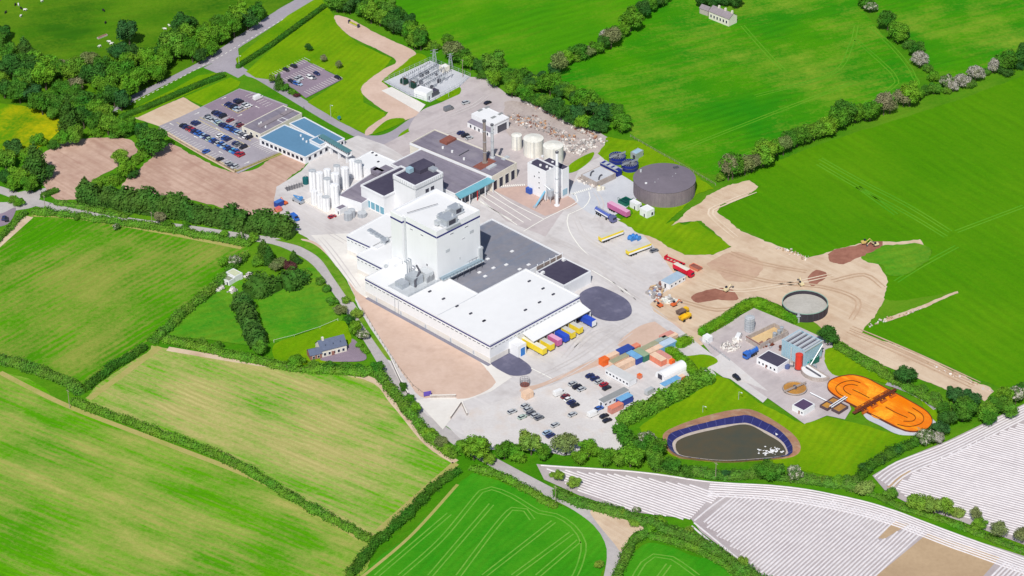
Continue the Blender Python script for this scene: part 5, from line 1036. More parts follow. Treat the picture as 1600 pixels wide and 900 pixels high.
ph = B('pump_house', 'small white pump house with purple-grey roof beside the round clarifier', 'pump house', (1256,642), (1238,632.5), (1273,631), 2.8, M_white, plain('purple_slate', C(92,74,104), .5, .12), .1); ph.win('L', ph.ly*.3, ph.ly*.3+1.0, .1, 2.0, M_brick_r, name='door'); ph.win('L', ph.ly*.02+.3, ph.ly*.02+1.2, 1, 2, M_glass)
clarifier('round clarifier with tan scum beside the pump house', 1242, 605.5, 5.0, 1.2, M_concwall, M_mud, 0, M_concwall, .75)
hf = thing('half_round_tank', 'white half-round settling tank with one flat side', 'tank', P(1277,583,0), heading((1262,575),(1286,590)))
aa = [(7.2*math.cos(t), 6.5*math.sin(t)) for t in [math.pi*(-k)/20 for k in range(21)]][::-1]; o2 = [(x, y) for x, y in aa]; i2 = [(x*.93, y*.93-.25) for x, y in aa]
wall_ring(o2, i2, 0, 2.0).obj('wall', M_concwall, hf); m = MB(); m.add([(x, y, 1.3) for x, y in i2], [tuple(range(len(i2)))]); m.obj('floor', M_wroof, hf)
MB().cbox(0,-2.4,1.3,9,.25,.8).obj('weir', M_dgrey, hf); MB().cbox(-3,1.2,0,1.6,1.2,2.0).obj('valve_box', M_galv, hf)
gt = B('green_plant_cabin', 'teal green plant cabin below the filter tower', 'cabin', (1268,563), (1258,557.5), (1281,557), 3.0, M_green, plain('pale_green_roof', C(176,204,190), .6, .1), .1); MB().cyl(-1.4,1.4,0,2.6,1.1,12,cone=.3).obj('side_tank', plain('teal_tank', C(40,160,158), .5, .1), gt.t)
rd = thing('red_vessel', 'tall upright red vessel beside the works building', 'tank', P(1247.5,577,0)); MB().cyl(0,0,.6,7.2,1.5,18,cone=.35).obj('shell', plain('red_paint', C(216,66,50), .45, .08), rd, smooth=False)
MB().cyl(0,0,0,.6,1.7,14).obj('skirt', M_dgrey, rd); MB().ring(0,0,7.0,7.3,1.4,1.6,18).obj('rim', plain('red_paint', C(216,66,50)), rd); MB().box(1.5,-.25,.4,1.62,.25,7.4).obj('ladder', M_dgrey, rd)
for i, (px, py, lx) in enumerate(((1292,637,4.5),(1303,630,4.0),(1312,641,6.0))):
    t = thing('sludge_tank', ('small dark open tank nearest the pump house', 'small dark open tank nearest the orange basin', 'largest dark open tank below the white pipes')[i], 'tank', P(px,py,0), heading((1290,640),(1320,655))+math.pi/2, 'dark open tanks')
    m = MB(); 
    for q in ((-lx/2,-2,lx/2,-1.7),(-lx/2,1.7,lx/2,2),(-lx/2,-1.7,-lx/2+.3,1.7),(lx/2-.3,-1.7,lx/2,1.7)): m.box(q[0],q[1],0,q[2],q[3],1.5)
    m.obj('wall', plain('dark_concrete', C(96,78,84), .8, .12), t); MB().box(-lx/2+.3,-1.7,.9,lx/2-.3,1.7,1.0).obj('sludge', M_mud, t)
pr = thing('pipe_run', 'pair of white pipes crossing the dark open tanks', 'pipe', P(1300,640,0), heading((1300,640),(1320,627)))
for y in (-.5, .5): pipe('pipe', [(-1,y,1.9),(9,y,1.9)], .22, M_white, pr)
for x in (0, 4, 8): MB().cbox(x,0,0,.2,1.6,1.7).obj('support', M_galv, pr)
lp = thing('white_pipeline', 'long white pipe from the clarifier to the dark tanks', 'pipe', P(1266,617,0), heading((1266,617),(1296,632))); pipe('pipe', [(0,0,1.1),(11,0,1.1)], .28, M_white, lp)
for x in (1, 6, 10): MB().cbox(x,0,0,.3,.5,.9).obj('support', M_galv, lp)
kb = B('white_kiosk', 'white kiosk beside the works road at the hedge end', 'kiosk', (1106.5,529), (1098.5,524), (1113,524.5), 3.0, M_white, M_wroof, .08); kb.win('L', .4, 1.2, .1, 2, M_lgal, name='door')
vt = [thing('small_vessel', l, 'tank', P(x,y,0), 0, 'steel vessels by the bunker') for x, y, l in ((1210,530,'steel vessel by the bunker, nearest the works building'),(1217,526,'steel vessel by the bunker, middle of three'),(1221,521,'steel vessel by the bunker, farthest of three'))]
for t in vt: MB().cyl(0,0,.4,3.2,.9,12,cone=.3).obj('shell', M_galv, t); MB().cyl(0,0,0,.4,1.0,10).obj('skirt', M_dgrey, t)
bo = thing('blower_skid', 'blue pump skid on a tan pad beside the works building', 'machine', P(1230,576,0), dirA); MB().cbox(0,0,0,7,5,.2).obj('pad', M_sand, bo); MB().cyl(0,0,.2,1.8,1.1,12).obj('pump', plain('machine_steel_blue', C(90,104,150), .5, .1), bo); MB().cyl(-1.5,-2,.2,1.4,.8,12,cone=.3).obj('vessel', M_cream, bo); pipe('pipe', [(0,0,1.6),(2,1.6,1.6),(2,1.6,3.4)], .2, M_dgrey, bo)
ctk = thing('round_store', 'open dark-walled round store with grey crusted top and green rim', 'tank', P(1258,472.5,4.0)*1.0); ctk.location.z = 0
MB().ring(0,0,0,4.0,9.55,9.8,48).obj('wall', plain('dark_wall_panel', C(66,60,70), .6, .15), ctk); m = MB(); m.cyl(0,0,2.35,2.4,9.5,48); m.obj('crust', ground('grey_crust', C(190,186,178), C(172,168,160), .1, .8), ctk)
MB().ring(0,0,4.0,4.2,9.5,9.85,48).obj('rim', plain('pale_green_rim', C(150,180,166), .5, .1), ctk); m = MB(); m.box(-4.2,-9.9,0,-3.2,-9.5,4.8); m.box(-4.6,-10.4,3.2,-2.8,-9.6,3.4); m.obj('access_ladder', M_galv, ctk)
for k in range(24): a = 2*math.pi*k/24; MB().tube((math.cos(a)*9.82,math.sin(a)*9.82,0),(math.cos(a)*9.82,math.sin(a)*9.82,4.0),.06,4).obj('panel_joint', M_dgrey, ctk)
# ---------------------------------------------------------------- lagoon
c_ = P(1140, 690); lg = thing('lagoon', 'dark water lagoon with blue liner sides and brown bank', 'lagoon', (c_.x, c_.y, 0))
lo_ = lambda px, z: smooth_line([(P(1020+x*.15, 630+y*.15, z).x-c_.x, P(1020+x*.15, 630+y*.15, z).y-c_.y) for x, y in px], 1.5, True)
def resample(pl, n):
    pl = pl+[pl[0]]; d = [0]
    for a, b in zip(pl, pl[1:]): d.append(d[-1]+math.dist(a, b))
    out = []; j = 0
    for i in range(n):
        s = d[-1]*i/n
        while d[j+1] < s: j += 1
        t = (s-d[j])/((d[j+1]-d[j]) or 1); out.append(tuple(pl[j][c]+(pl[j+1][c]-pl[j][c])*t for c in (0, 1)))
    return out
r_out = lo_([(95,390),(120,290),(400,165),(700,80),(930,45),(1080,70),(1300,190),(1480,320),(1555,430),(1540,520),(1440,570),(1200,595),(750,620),(400,590),(240,560),(120,470)], .0)
r_top = lo_([(150,390),(190,310),(400,240),(700,165),(900,130),(1000,125),(1150,185),(1320,280),(1430,400),(1457,480),(1425,540),(1200,575),(750,600),(400,568),(250,536),(165,465)], 1.6)
r_toe = lo_([(212,470),(222,385),(390,305),(700,235),(960,203),(1010,212),(1220,310),(1350,400),(1402,490),(1390,538),(1180,572),(750,597),(400,565),(262,533)], .35)
r_wat = lo_([(245,490),(250,400),(400,330),(700,262),(980,222),(1200,330),(1330,410),(1388,500),(1378,540),(1170,568),(750,592),(400,560),(275,530)], .3)
N = 160; rr = [resample(r, N) for r in (r_out, r_top, r_toe, r_wat)]
def align(a, b):      # start index of b nearest to a[0]
    k = min(range(N), key=lambda i: math.dist(a[0], b[i])); return b[k:]+b[:k]
for i in (1, 2, 3): rr[i] = align(rr[i-1], rr[i])
def loft(a, za, b, zb, jit=0): return MB().add([(x, y, za) for x, y in a]+[(x, y, zb+jit*noise.noise((x*.5, y*.5, 2))) for x, y in b], [(i, (i+1) % N, N+(i+1) % N, N+i) for i in range(N)])
loft(rr[0], 0, rr[1], 1.6, .2).obj('bank', ground('lagoon_bank', C(186,140,112), C(160,118,92), .1, .6, c3=C(196,178,150)), lg)
M_liner = plain('blue_liner', C(50,52,106), .3, .14, .5)
loft(rr[1], 1.58, rr[2], .35).obj('liner', M_liner, lg); loft(rr[2], .35, rr[3], .28).obj('beach', ground('silt', C(196,184,172), C(170,156,146), .2, 1), lg)
MB().add([(x, y, .3) for x, y in rr[3]], [tuple(range(N))]).obj('water', plain('murky_water', C(76,78,66), .12, .10, .05, dirt=C(96,82,58)), lg)
for k in range(0, N, 5):
    m = MB(); m.tube((*rr[1][k],1.62),(*rr[2][k],.42),.07,4); m.obj('liner_seam', plain('liner_seam', C(98,102,158), .4, .05), lg)
for px, py, w in ((1166,649,1),(1214,675,1.6)): p = P(px,py,1); t = MB(); t.cbox(p.x-c_.x, p.y-c_.y, .5, .8*w, 3.2, .35); t.obj('overflow_pipe', M_white, lg)
fm = [(1200+6*math.cos(t)*1.3, 706+3.2*math.sin(t)) for t in [k*.5 for k in range(12)]]; rnd = random.Random(4)
for k in range(60):
    p = P(1202+rnd.gauss(0,9), 704+rnd.gauss(0,3.2), .3); m = MB(); m.cyl(p.x-c_.x, p.y-c_.y, .3, .36+.05*rnd.random(), rnd.uniform(.15,.5), 7, rnd.uniform(.1,.2)); m.obj('froth', M_wroof, lg)
# ---------------------------------------------------------------- vehicles
PAINT = {'silver': (.46,.48,.50), 'white': (.80,.80,.80), 'black': (.018,.018,.026), 'navy': (.025,.035,.13), 'blue': (.035,.12,.42), 'sky': (.10,.36,.58), 'red': (.40,.02,.035), 'maroon': (.20,.03,.04), 'grey': (.16,.17,.19), 'pale green': (.42,.52,.46), 'light blue': (.34,.46,.60)}
PM = {}
def paint(c):
    if c not in PM:
        PM[c] = plain('car_paint_'+c.replace(' ', '_'), PAINT[c], .28, .06, .8, coat=.6)
    return PM[c]
M_tyre = plain('tyre', (.02, .02, .02), .8, .1); M_rim = plain('wheel_rim', (.4, .4, .42), .35, .1, metal=.6); M_lens = plain('lamp_lens', (.75, .75, .7), .1, .05); M_rlens = plain('rear_lens', (.4, .02, .02), .2, .05)
def lathe_car(prof, w, win):
    """body from side profile sections (x, z_low, z_high, half width)"""
    m = MB(); n = len(prof); vs = []
    for x, zl, zh, hw in prof: vs += [(x,-hw,zl),(x,-hw,zl+(zh-zl)*.62),(x,-hw*.90,zh),(x,hw*.90,zh),(x,hw,zl+(zh-zl)*.62),(x,hw,zl)]
    m.add(vs, [(i*6+j, i*6+j+1, i*6+6+j+1, i*6+6+j) for i in range(n-1) for j in range(5)]+[(0,5,4,3,2,1), tuple((n-1)*6+j for j in range(6))]); return m
CARM = {}
def car_meshes(shape):
    if shape in CARM: return CARM[shape]
    if shape == 'van':
        body = [(-2.6,.35,2.05,.95),(-2.5,.3,2.25,.97),(1.0,.3,2.3,.97),(1.55,.3,2.1,.96),(2.0,.3,1.35,.95),(2.55,.3,1.15,.92),(2.65,.4,.85,.85)]
        b = lathe_car(body, 1.9, None); g = MB(); g.add([(1.60,-.80,2.03),(1.60,.80,2.03),(2.06,.86,1.38),(2.06,-.86,1.38)], [(0,3,2,1)])
        g.box(1.0,-1.0,1.45,1.6,-.955,1.95); g.box(1.0,.955,1.45,1.6,1.0,1.95); roof = None; wx = (-1.6, 1.65)
    else:
        L = {'car': 0, 'estate': .15, 'suv': .1}[shape]; up = .18 if shape == 'suv' else 0
        body = [(-2.1-L,.42,.72,.74),(-2.0-L,.28,.98+up,.82),(-1.0,.24,1.0+up,.88),(.9,.24,.96+up,.88),(1.75,.26,.84+up,.84),(2.05,.32,.70+up,.76),(2.12,.42,.58,.66)]
        b = lathe_car(body, 1.75, None); zt, zb = 1.44+up*1.3, .95+up; rb = -1.55-L if shape != 'car' else -1.35
        g = MB(); bx0, bx1 = (-1.95-L if shape != 'car' else -1.85), 1.05
        lo4 = [(bx0,-.82,zb),(bx1,-.82,zb),(bx1,.82,zb),(bx0,.82,zb)]; hi4 = [(rb,-.62,zt),(.35,-.62,zt),(.35,.62,zt),(rb,.62,zt)]
        g.add(lo4+hi4, [(0,1,5,4),(1,2,6,5),(2,3,7,6),(3,0,4,7)]); roof = MB(); roof.add([(rb-.03,-.64,zt-.02),(.38,-.64,zt-.02),(.38,.64,zt-.02),(rb-.03,.64,zt-.02),(rb+.1,-.58,zt+.04),(.25,-.58,zt+.04),(.25,.58,zt+.04),(rb+.1,.58,zt+.04)], [(4,5,6,7),(0,1,5,4),(1,2,6,5),(2,3,7,6),(3,0,4,7)]); wx = (-1.3, 1.35)
    wm = MB(); wm.tube((0,-.1,0),(0,.1,0),.32,10)
    hl = MB(); hl.box(0,-.18,-.08,.06,.18,.08)
    CARM[shape] = (b, g, roof, wx, wm.mesh('wheel', M_tyre), hl.mesh('headlight', M_lens), {}, g.mesh('windows', M_glass)); return CARM[shape]
def car(px, py, th, color, shape, label, group, z):
    b, g, roof, wx, wm, hl, cache, gm = car_meshes(shape); p = P(px, py, .8)
    t = thing('van' if shape == 'van' else 'parked_car', label, 'van' if shape == 'van' else 'car', (p.x, p.y, z), th, group)
    if color not in cache: cache[color] = (b.mesh('body', paint(color)), roof.mesh('roof', paint(color)) if roof else None)
    link('body', cache[color][0], t); link('windows', gm, t)
    if cache[color][1]: link('roof', cache[color][1], t)
    hw = .84 if shape == 'van' else .78
    for x in wx:
        for y in (-hw, hw): link('wheel', wm, t, (x, y, .32))
    xf, zf = (2.58, .8) if shape == 'van' else (2.02, .66)
    for y in (-.6, .6): link('headlight', hl, t, (xf, y, zf))
    return t
rc_ = random.Random(5)
def car_row(a, b, n, occ, th, where, group, z, flip=False):
    """occ: colour letter for each bay from a to b, '.' empty"""
    key = {'s': 'silver', 'w': 'white', 'k': 'black', 'n': 'navy', 'b': 'blue', 'y': 'sky', 'r': 'red', 'm': 'maroon', 'g': 'grey', 'p': 'pale green', 'l': 'light blue'}
    tot = {}; cnt = {}
    for ch in occ:
        if ch != '.': tot[ch] = tot.get(ch, 0)+1
    for i, ch in enumerate(occ):
        if ch == '.': continue
        t = (i+.5)/len(occ); cnt[ch] = cnt.get(ch, 0)+1; c = key[ch]
        lab = f'the only {c} car {where}' if tot[ch] == 1 else f'{nth(cnt[ch])} {c} car down {where}'
        car(a[0]+(b[0]-a[0])*t+rc_.uniform(-.5, .5), a[1]+(b[1]-a[1])*t+rc_.uniform(-.3, .3), th+(math.pi if rc_.random() < .4 else 0)+rc_.gauss(0, .02), c, rc_.choice(('car', 'car', 'car', 'estate', 'suv')), lab, group, z)
def bays(par, a, b, n, th, z, L=4.8, mat=None):
    p, q = P(*a), P(*b); mb = MB(); mb.box(-L/2, -.09, 0, L/2, .09, .008); me = mb.mesh('bay_line', mat or M_paint)
    for i in range(n+1):
        t = i/n; link('bay_line', me, par, (p.x+(q.x-p.x)*t, p.y+(q.y-p.y)*t, z+.02), (0, 0, th))
    mid = MB(); d = heading(a, b); ln = (q-p).length
thB = heading((372, 264), (440, 232)); Zp = z_cp+.02; CPg = 'cars in the office car park'
rows = [((254,199.5),(368,262),26,'...............b....k..sgs','in the outer row of the office car park'),
        ((284,195),(379,243.5),21,'knmrnbblnpbnsblbnybrr','in the lower line of the first double row'),
        ((302,190),(386,233),21,'nn........w.bn..ng.k.','in the upper line of the first double row'),
        ((321,181.5),(391,216),17,'gssslpnnbbnblsgwk','in the lower line of the second double row'),
        ((334,174.5),(378,197),11,'knnk..m..gm','in the upper line of the second double row'),
        ((354,162),(376,173),5,'nnkls','in the left half of the short island'), ((369,156.5),(390,167),5,'nk.sw','in the right half of the short island')]
for a, b, n, occ, wh in rows:
    bays(o_cp, a, b, n, thB, z_cp+.02); car_row(a, b, n, occ, thB, wh, CPg, Zp)
bays(o_cp, (389,149), (420,165), 7, thB, z_cp+.02); car(403, 153, thB, 'white', 'van', 'white van alone in the bays by the site road', CPg, Zp)
bays(o_cp, (398,224), (424,238), 8, thB, z_cp+.02)
for a, b in (((276,192),(376,247)), ((310,188),(390,230)), ((312,184),(392,221)), ((346,164),(372,178)), ((372,178),(392,168))): ribbon('yellow_kerb_line', [a, b], .3, M_ypaint, z=z_cp+.035, parent=o_cp, smooth=False)
M_arrow = M_paint
def arrow(px, py, th, par, z):
    m = MB(); m.add([(-1.6,-.15,0),(.4,-.15,0),(.4,-.5,0),(1.6,0,0),(.4,.5,0),(.4,.15,0),(-1.6,.15,0)], [(0,1,2,3,4,5,6)]); p = P(px,py); link('direction_arrow', m.mesh('direction_arrow', M_arrow), par, (p.x,p.y,z), (0,0,th))
for px, py, k in ((268,195,0),(306,215,0),(308,178,1),(340,202,0),(375,217,0),(375,181,1),(345,239,0),(386,255,1),(350,154,1),(402,168,0)): arrow(px, py, dirA+(math.pi if k == 0 else math.pi/2), o_cp, z_cp+.03)
for a, b, n, occ, wh in (((426,119),(480,91+2),14,'.....k..k.....','along the top edge of the visitor car park'),):
    bays(o_up, a, b, n, dirA, z_up+.02); car_row(a, b, n, occ, dirA, wh, 'cars in the visitor car park', z_up)
bays(o_up, (480,146), (530,120), 13, dirA, z_up+.02); car_row((480,146), (530,120), 13, '............k', dirA, 'along the lower edge of the visitor car park', 'cars in the visitor car park', z_up)
bays(o_up, (452,128), (498,105), 12, dirA, z_up+.02, 9)
for px, py, c, sh, l in ((464,124,'silver','car','silver car in the middle bays of the visitor car park'),(467,131,'light blue','estate','light blue car below the silver one in the visitor car park'),(462,130,'blue','car','blue car at the low end of the visitor car park'),(455,127,'black','car','black car nearest the border of the visitor car park'),(484,121,'white','suv','white car in the middle of the visitor car park'),(489,121,'grey','car','grey car beside the white one in the visitor car park'),(495,115,'navy','car','navy car at the upper middle of the visitor car park'),(469,121.5,'silver','car','silver car behind the middle pair in the visitor car park')):
    car(px, py, dirA+rc_.gauss(0,.03), c, sh, l, 'cars in the visitor car park', z_up)
# gravel car park
thC = heading((905, 610), (921, 603)); Zg = z_lot+.02
gl = lambda x, y: (780+x*.15, 570+y*.15)
for x, y, c, sh, l in ((945,112,'navy','car','navy car at the top of the outer row on the gravel'),(998,140,'navy','estate','second navy car in the outer row on the gravel'),(1040,174,'silver','car','silver car between navy and red cars on the gravel'),(1090,204,'red','car','bright red car in the outer row on the gravel'),(1120,240,'black','car','black car beside the bright red one on the gravel'),
    (765,195,'silver','car','silver car at the top of the group of three'),(812,228,'black','suv','black car in the middle of the group of three'),(858,252,'silver','car','silver car at the bottom of the group of three'),(625,295,'white','van','white van at the head of the middle row on the gravel'),(688,328,'maroon','car','maroon car behind the white van on the gravel'),(722,358,'white','car','white car beside the maroon one on the gravel'),(750,388,'navy','car','navy car fourth in the middle gravel row'),(787,420,'black','car','dark car last in the middle gravel row'),
    (137,485,'silver','estate','silver estate apart at the left edge of the gravel'),(270,425,'silver','car','first silver car of the left cluster'),(300,462,'silver','car','second silver car of the left cluster'),(332,497,'grey','estate','grey car in the left cluster'),(375,525,'silver','car','silver car fourth in the left cluster'),(418,552,'grey','car','grey car last in the left cluster'),(240,542,'pale green','car','pale green car in front of the left cluster'),
    (763,515,'silver','car','lone silver car in the middle of the gravel'),(582,625,'silver','car','lone silver car nearest the budding tree'),(498,705,'light blue','car','light blue car by the trees at the gravel edge'),(535,735,'navy','car','navy car tucked by the trees at the gravel edge'),(1040,452,'blue','car','bright blue car near the grey site cabin'),(980,515,'white','van','white van near the tall hedge on the gravel'),(1093,532,'black','car','upper black car beside the tall hedge'),(1125,577,'black','car','lower black car beside the tall hedge')):
    car(*gl(x, y), thC+rc_.gauss(0,.05), c, sh, l, 'cars on the gravel car park', Zg)
car(1016, 612, thC+.1, 'silver', 'van', 'silver van beside the tall hedge in the compound', None, z_cy)
car(1151, 590, heading((1145,585),(1158,595)), 'black', 'suv', 'black car parked on the works road apron', None, z_ww)
car(1154, 527, heading((1150,534),(1157,521)), 'white', 'van', 'white van parked inside the treatment works', None, z_ww)
for px, py, c, sh, l in ((519,338,'red','car','small red car in front of the silos'),(701,170,'grey','van','grey van parked on the old yard'),(728,160,'silver','suv','silver car parked beyond the grey van'),(762,160,'black','car','dark car behind the workshop'),(720,207,'navy','car','navy car, upper of two by the old hall'),(727,211,'black','suv','black car, lower of two by the old hall'),(733,215,'silver','car','silver car beside the two dark ones by old hall'),(1022,391,'grey','car','grey car beside the yellow trailer'),(6,340,'navy','car','navy car on the farm forecourt, cut by the frame'),(10,342,'black','car','black car on the farm forecourt')):
    car(px, py, thC+rc_.gauss(0,.1)+(1.0 if px < 20 else 0), c, sh, l, None, z_yard)
tb = thing('blue_van', 'bright blue van standing near the conifer hedge', 'van', P(461,343,0), heading((455,338),(466,347)))
MB().box(-2.6,-1,.5,1.2,1,2.4).obj('body', plain('van_blue', C(52,110,200), .4, .08), tb); MB().box(1.2,-.95,.5,2.5,.95,1.5).obj('bonnet', plain('van_blue', C(52,110,200)), tb); MB().add([(1.2,-.9,2.3),(1.2,.9,2.3),(1.9,.9,1.55),(1.9,-.9,1.55)], [(0,3,2,1)]).obj('windscreen', M_glass, tb)
for x in (-1.7, 1.7):
    for y in (-.9, .9): link('wheel', car_meshes('van')[4], tb, (x, y, .35))
def wheels(t, xs, w, r=.5):
    m = MB(); m.tube((0,-.15,0),(0,.15,0),r,10); me = m.mesh('wheel', M_tyre)
    for x in xs:
        for y in (-w, w): link('wheel', me, t, (x, y, r))
def trailer(label, px, py, th, body, roof, L=13.2, h=3.9, group='trailers at the dock', z=None, skirt=None, front=None):
    """px, py: middle of the outer end seen at roof height; the trailer reaches back from there"""
    p = P(px, py, h); t = thing('trailer', label, 'trailer', (p.x, p.y, z_yard), th, group)
    MB().box(-L,-1.25,1.15,0,1.25,h-.05).obj('body', body, t); MB().box(-L+.05,-1.18,h-.05,-.05,1.18,h).obj('roof', roof, t)
    MB().box(-L+.2,-.5,.8,-.2,.5,1.15).obj('chassis', M_dgrey, t)
    if skirt: MB().box(-L+.1,-1.3,1.2,-.1,-1.24,2.0).obj('side_stripe', skirt, t)
    if front: MB().box(0,-1.2,1.2,.1,1.2,h-.2).obj('end_board', front, t)
    wheels(t, (-L+1.5, -L+2.8, -L+4.1), 1.05); m = MB(); m.box(-3,-.9,.2,-2.8,-.7,1.1); m.obj('landing_leg', M_dgrey, t); m = MB(); m.box(-3,.7,.2,-2.8,.9,1.1); m.obj('landing_leg', M_dgrey, t); return t
Y_, Wt, Gy, Pk, Bl = plain('trailer_yellow', C(240,214,60), .45, .08), plain('trailer_white', C(236,230,208), .5, .05), plain('trailer_grey_roof', C(206,204,196), .6, .06), plain('trailer_pink', C(200,110,160), .5, .08), plain('trailer_blue', C(52,86,200), .45, .08)
PkR = plain('trailer_pale_pink', C(226,170,200), .5, .06)
thD = heading((770, 500), (815, 525)); f8 = lambda x, y: (740+x*.15, 480+y*.15)
for (x, y), bd_, rf, l, fr in (((742,432),Y_,Wt,'yellow trailer with white roof, nearest the dock lobby',None),((822,388),Y_,Gy,'yellow trailer with grey roof, second from the dock lobby',None),((900,342),Pk,PkR,'pink trailer backed under the dock canopy',None),((976,300),Bl,Bl,'all-blue trailer between the pink and yellow ones',None),((1042,264),Y_,Gy,'yellow trailer with grey roof right of the blue one',None),((1120,214),Y_,Gy,'yellow trailer with grey roof beside the gap in the docks',None),((1255,140),Bl,Bl,'blue trailer with white end at the far dock',M_white)):
    trailer(l, *f8(x, y), thD, bd_, rf, front=fr)
for (x, y), (x2, y2), bd_, rf, l in (((250,272),(480,185),Y_,Gy,'yellow flat trailer standing alone, nearer the blue tanker'),((535,412),(770,325),Y_,Gy,'yellow flat trailer standing alone beside the blue drums')):
    p, q = (900+x*.15, 330+y*.15), (900+x2*.15, 330+y2*.15); trailer(l, *q, heading(p, q), bd_, rf, (P(*q)-P(*p)).length, 3.0, 'yellow trailers in the open', skirt=M_white)
def tanker(label, a, b, mat, cab=True, r=1.2, cabm=None):
    th = heading(a, b); p, q = P(*a, 1.9), P(*b, 1.9); L = (q-p).length; t = thing('road_tanker', label, 'tanker', (p.x, p.y, z_yard), th); e = L-(3.2 if cab else 0)
    m = MB(); m.tube((0,0,2.2),(e,0,2.2),r,14); m.obj('barrel', mat, t); MB().box(.2,-.5,.9,L-.3,.5,1.2).obj('chassis', M_dgrey, t)
    MB().box(.6,-.3,2.2+r-.05,e-.6,.3,2.2+r+.12).obj('catwalk', M_galv, t); MB().box(.5,-r-.03,1.9,e-.5,-r+.04,2.5).obj('side_panel', M_white, t)
    xs = [1.2, 2.5, 3.8]
    if cab:
        MB().box(L-2.8,-1.2,.7,L-.2,1.2,3.2).obj('cab', cabm or mat, t); MB().box(L-.25,-1.05,1.9,L-.15,1.05,2.9).obj('windscreen', M_glass, t); xs += [L-1.4, L-5]
    wheels(t, xs, 1.0); return t
tanker('blue articulated tanker parked by the pink trailer', (932,327), (961,344), plain('tanker_blue', C(88,104,178), .4, .1), cabm=plain('cab_blue_grey', C(104,108,150), .4, .1))
pp, qq = (952,315.5), (982,331); trailer('long pink trailer parked by the green tank', *qq, heading(pp, qq), Pk, PkR, (P(*qq)-P(*pp)).length, 3.6, None)
tanker('blue tanker parked in front of the works building', (1182,546), (1163,557), plain('tanker_bright_blue', C(58,112,200), .4, .1))
for i, (x, y) in enumerate(((986,376),(991,374),(996,375))):
    t = thing('blue_drum', ('blue cable drum nearest the yard','blue cable drum in the middle of three','blue cable drum nearest the grass')[i], 'drum', P(x,y,0), dirA, 'blue drums'); m = MB(); m.tube((-.9,0,1.3),(.9,0,1.3),1.0,14); m.obj('barrel', plain('drum_blue', C(72,140,210), .5, .1), t)
    for k in (-1, 1): m = MB(); m.tube((k*.9,0,1.3),(k*1.1,0,1.3),1.35,14); m.obj('flange', plain('drum_blue', C(72,140,210)), t)
# ---------------------------------------------------------------- containers and cabins
M_cdoor = plain('container_door', C(150,90,80), .7, .1)
def container(label, px, py, th, L, w, h, wall, roof, group='containers in the compound', name='container', z=None, windows=0, cat='container', stack=0.0):
    p = P(px, py, h+stack); t = thing(name, label, cat, (p.x, p.y, stack+(z_cy if z is None else z)), th, group)
    MB().box(-L/2,-w/2,.12,L/2,w/2,h-.05).obj('body', wall, t); MB().box(-L/2-.04,-w/2-.04,h-.05,L/2+.04,w/2+.04,h+.05).obj('roof', roof, t)
    n = max(3, int(L/.9)) if not windows else windows
    if windows:
        for i in range(n):
            x = -L/2+L*(i+.5)/n; o = MB().box(x-.55,-w/2-.06,1.0,x+.55,-w/2+.02,2.0).obj('window', M_white, t); MB().box(x-.45,-w/2-.08,1.1,x+.45,-w/2,1.9).obj('pane', M_glass, o)
        MB().box(-L/2-.06,-.45,.15,-L/2+.02,.45,2.1).obj('door', M_lou, t)
    else:
        for i in range(n):
            x = -L/2+L*(i+.5)/n
            for s in (-1, 1): MB().box(x-.12, s*w/2-.03, .2, x+.12, s*w/2+.03, h-.15).obj('corrugation', wall, t)
        for y in (-w/4, w/4): MB().box(-L/2-.06,y-w/4+.08,.2,-L/2,y+w/4-.08,h-.2).obj('door', wall, t)
    for x in (-L/2+.2, L/2-.2):
        for y in (-w/2+.2, w/2-.2): MB().box(x-.15,y-.15,0,x+.15,y+.15,.12).obj('corner_foot', M_dgrey, t)
    return t
c6 = lambda x, y: (900+x*.15, 520+y*.15)
ct = lambda n, *c: plain('container_'+n, C(*c), .6, .12, .5)
Or, Pe, Bu, Lb, Gn, Ov, Co, Pi = ct('orange',240,112,48), ct('peach',240,206,178), ct('blue',54,78,160), ct('light_blue',120,176,220), ct('green',60,124,104), ct('olive',170,168,138), ct('coral',232,140,112), ct('pink',216,150,138)
thE = heading((940, 562), (975, 545)); thF = heading((985, 550), (1005, 562))
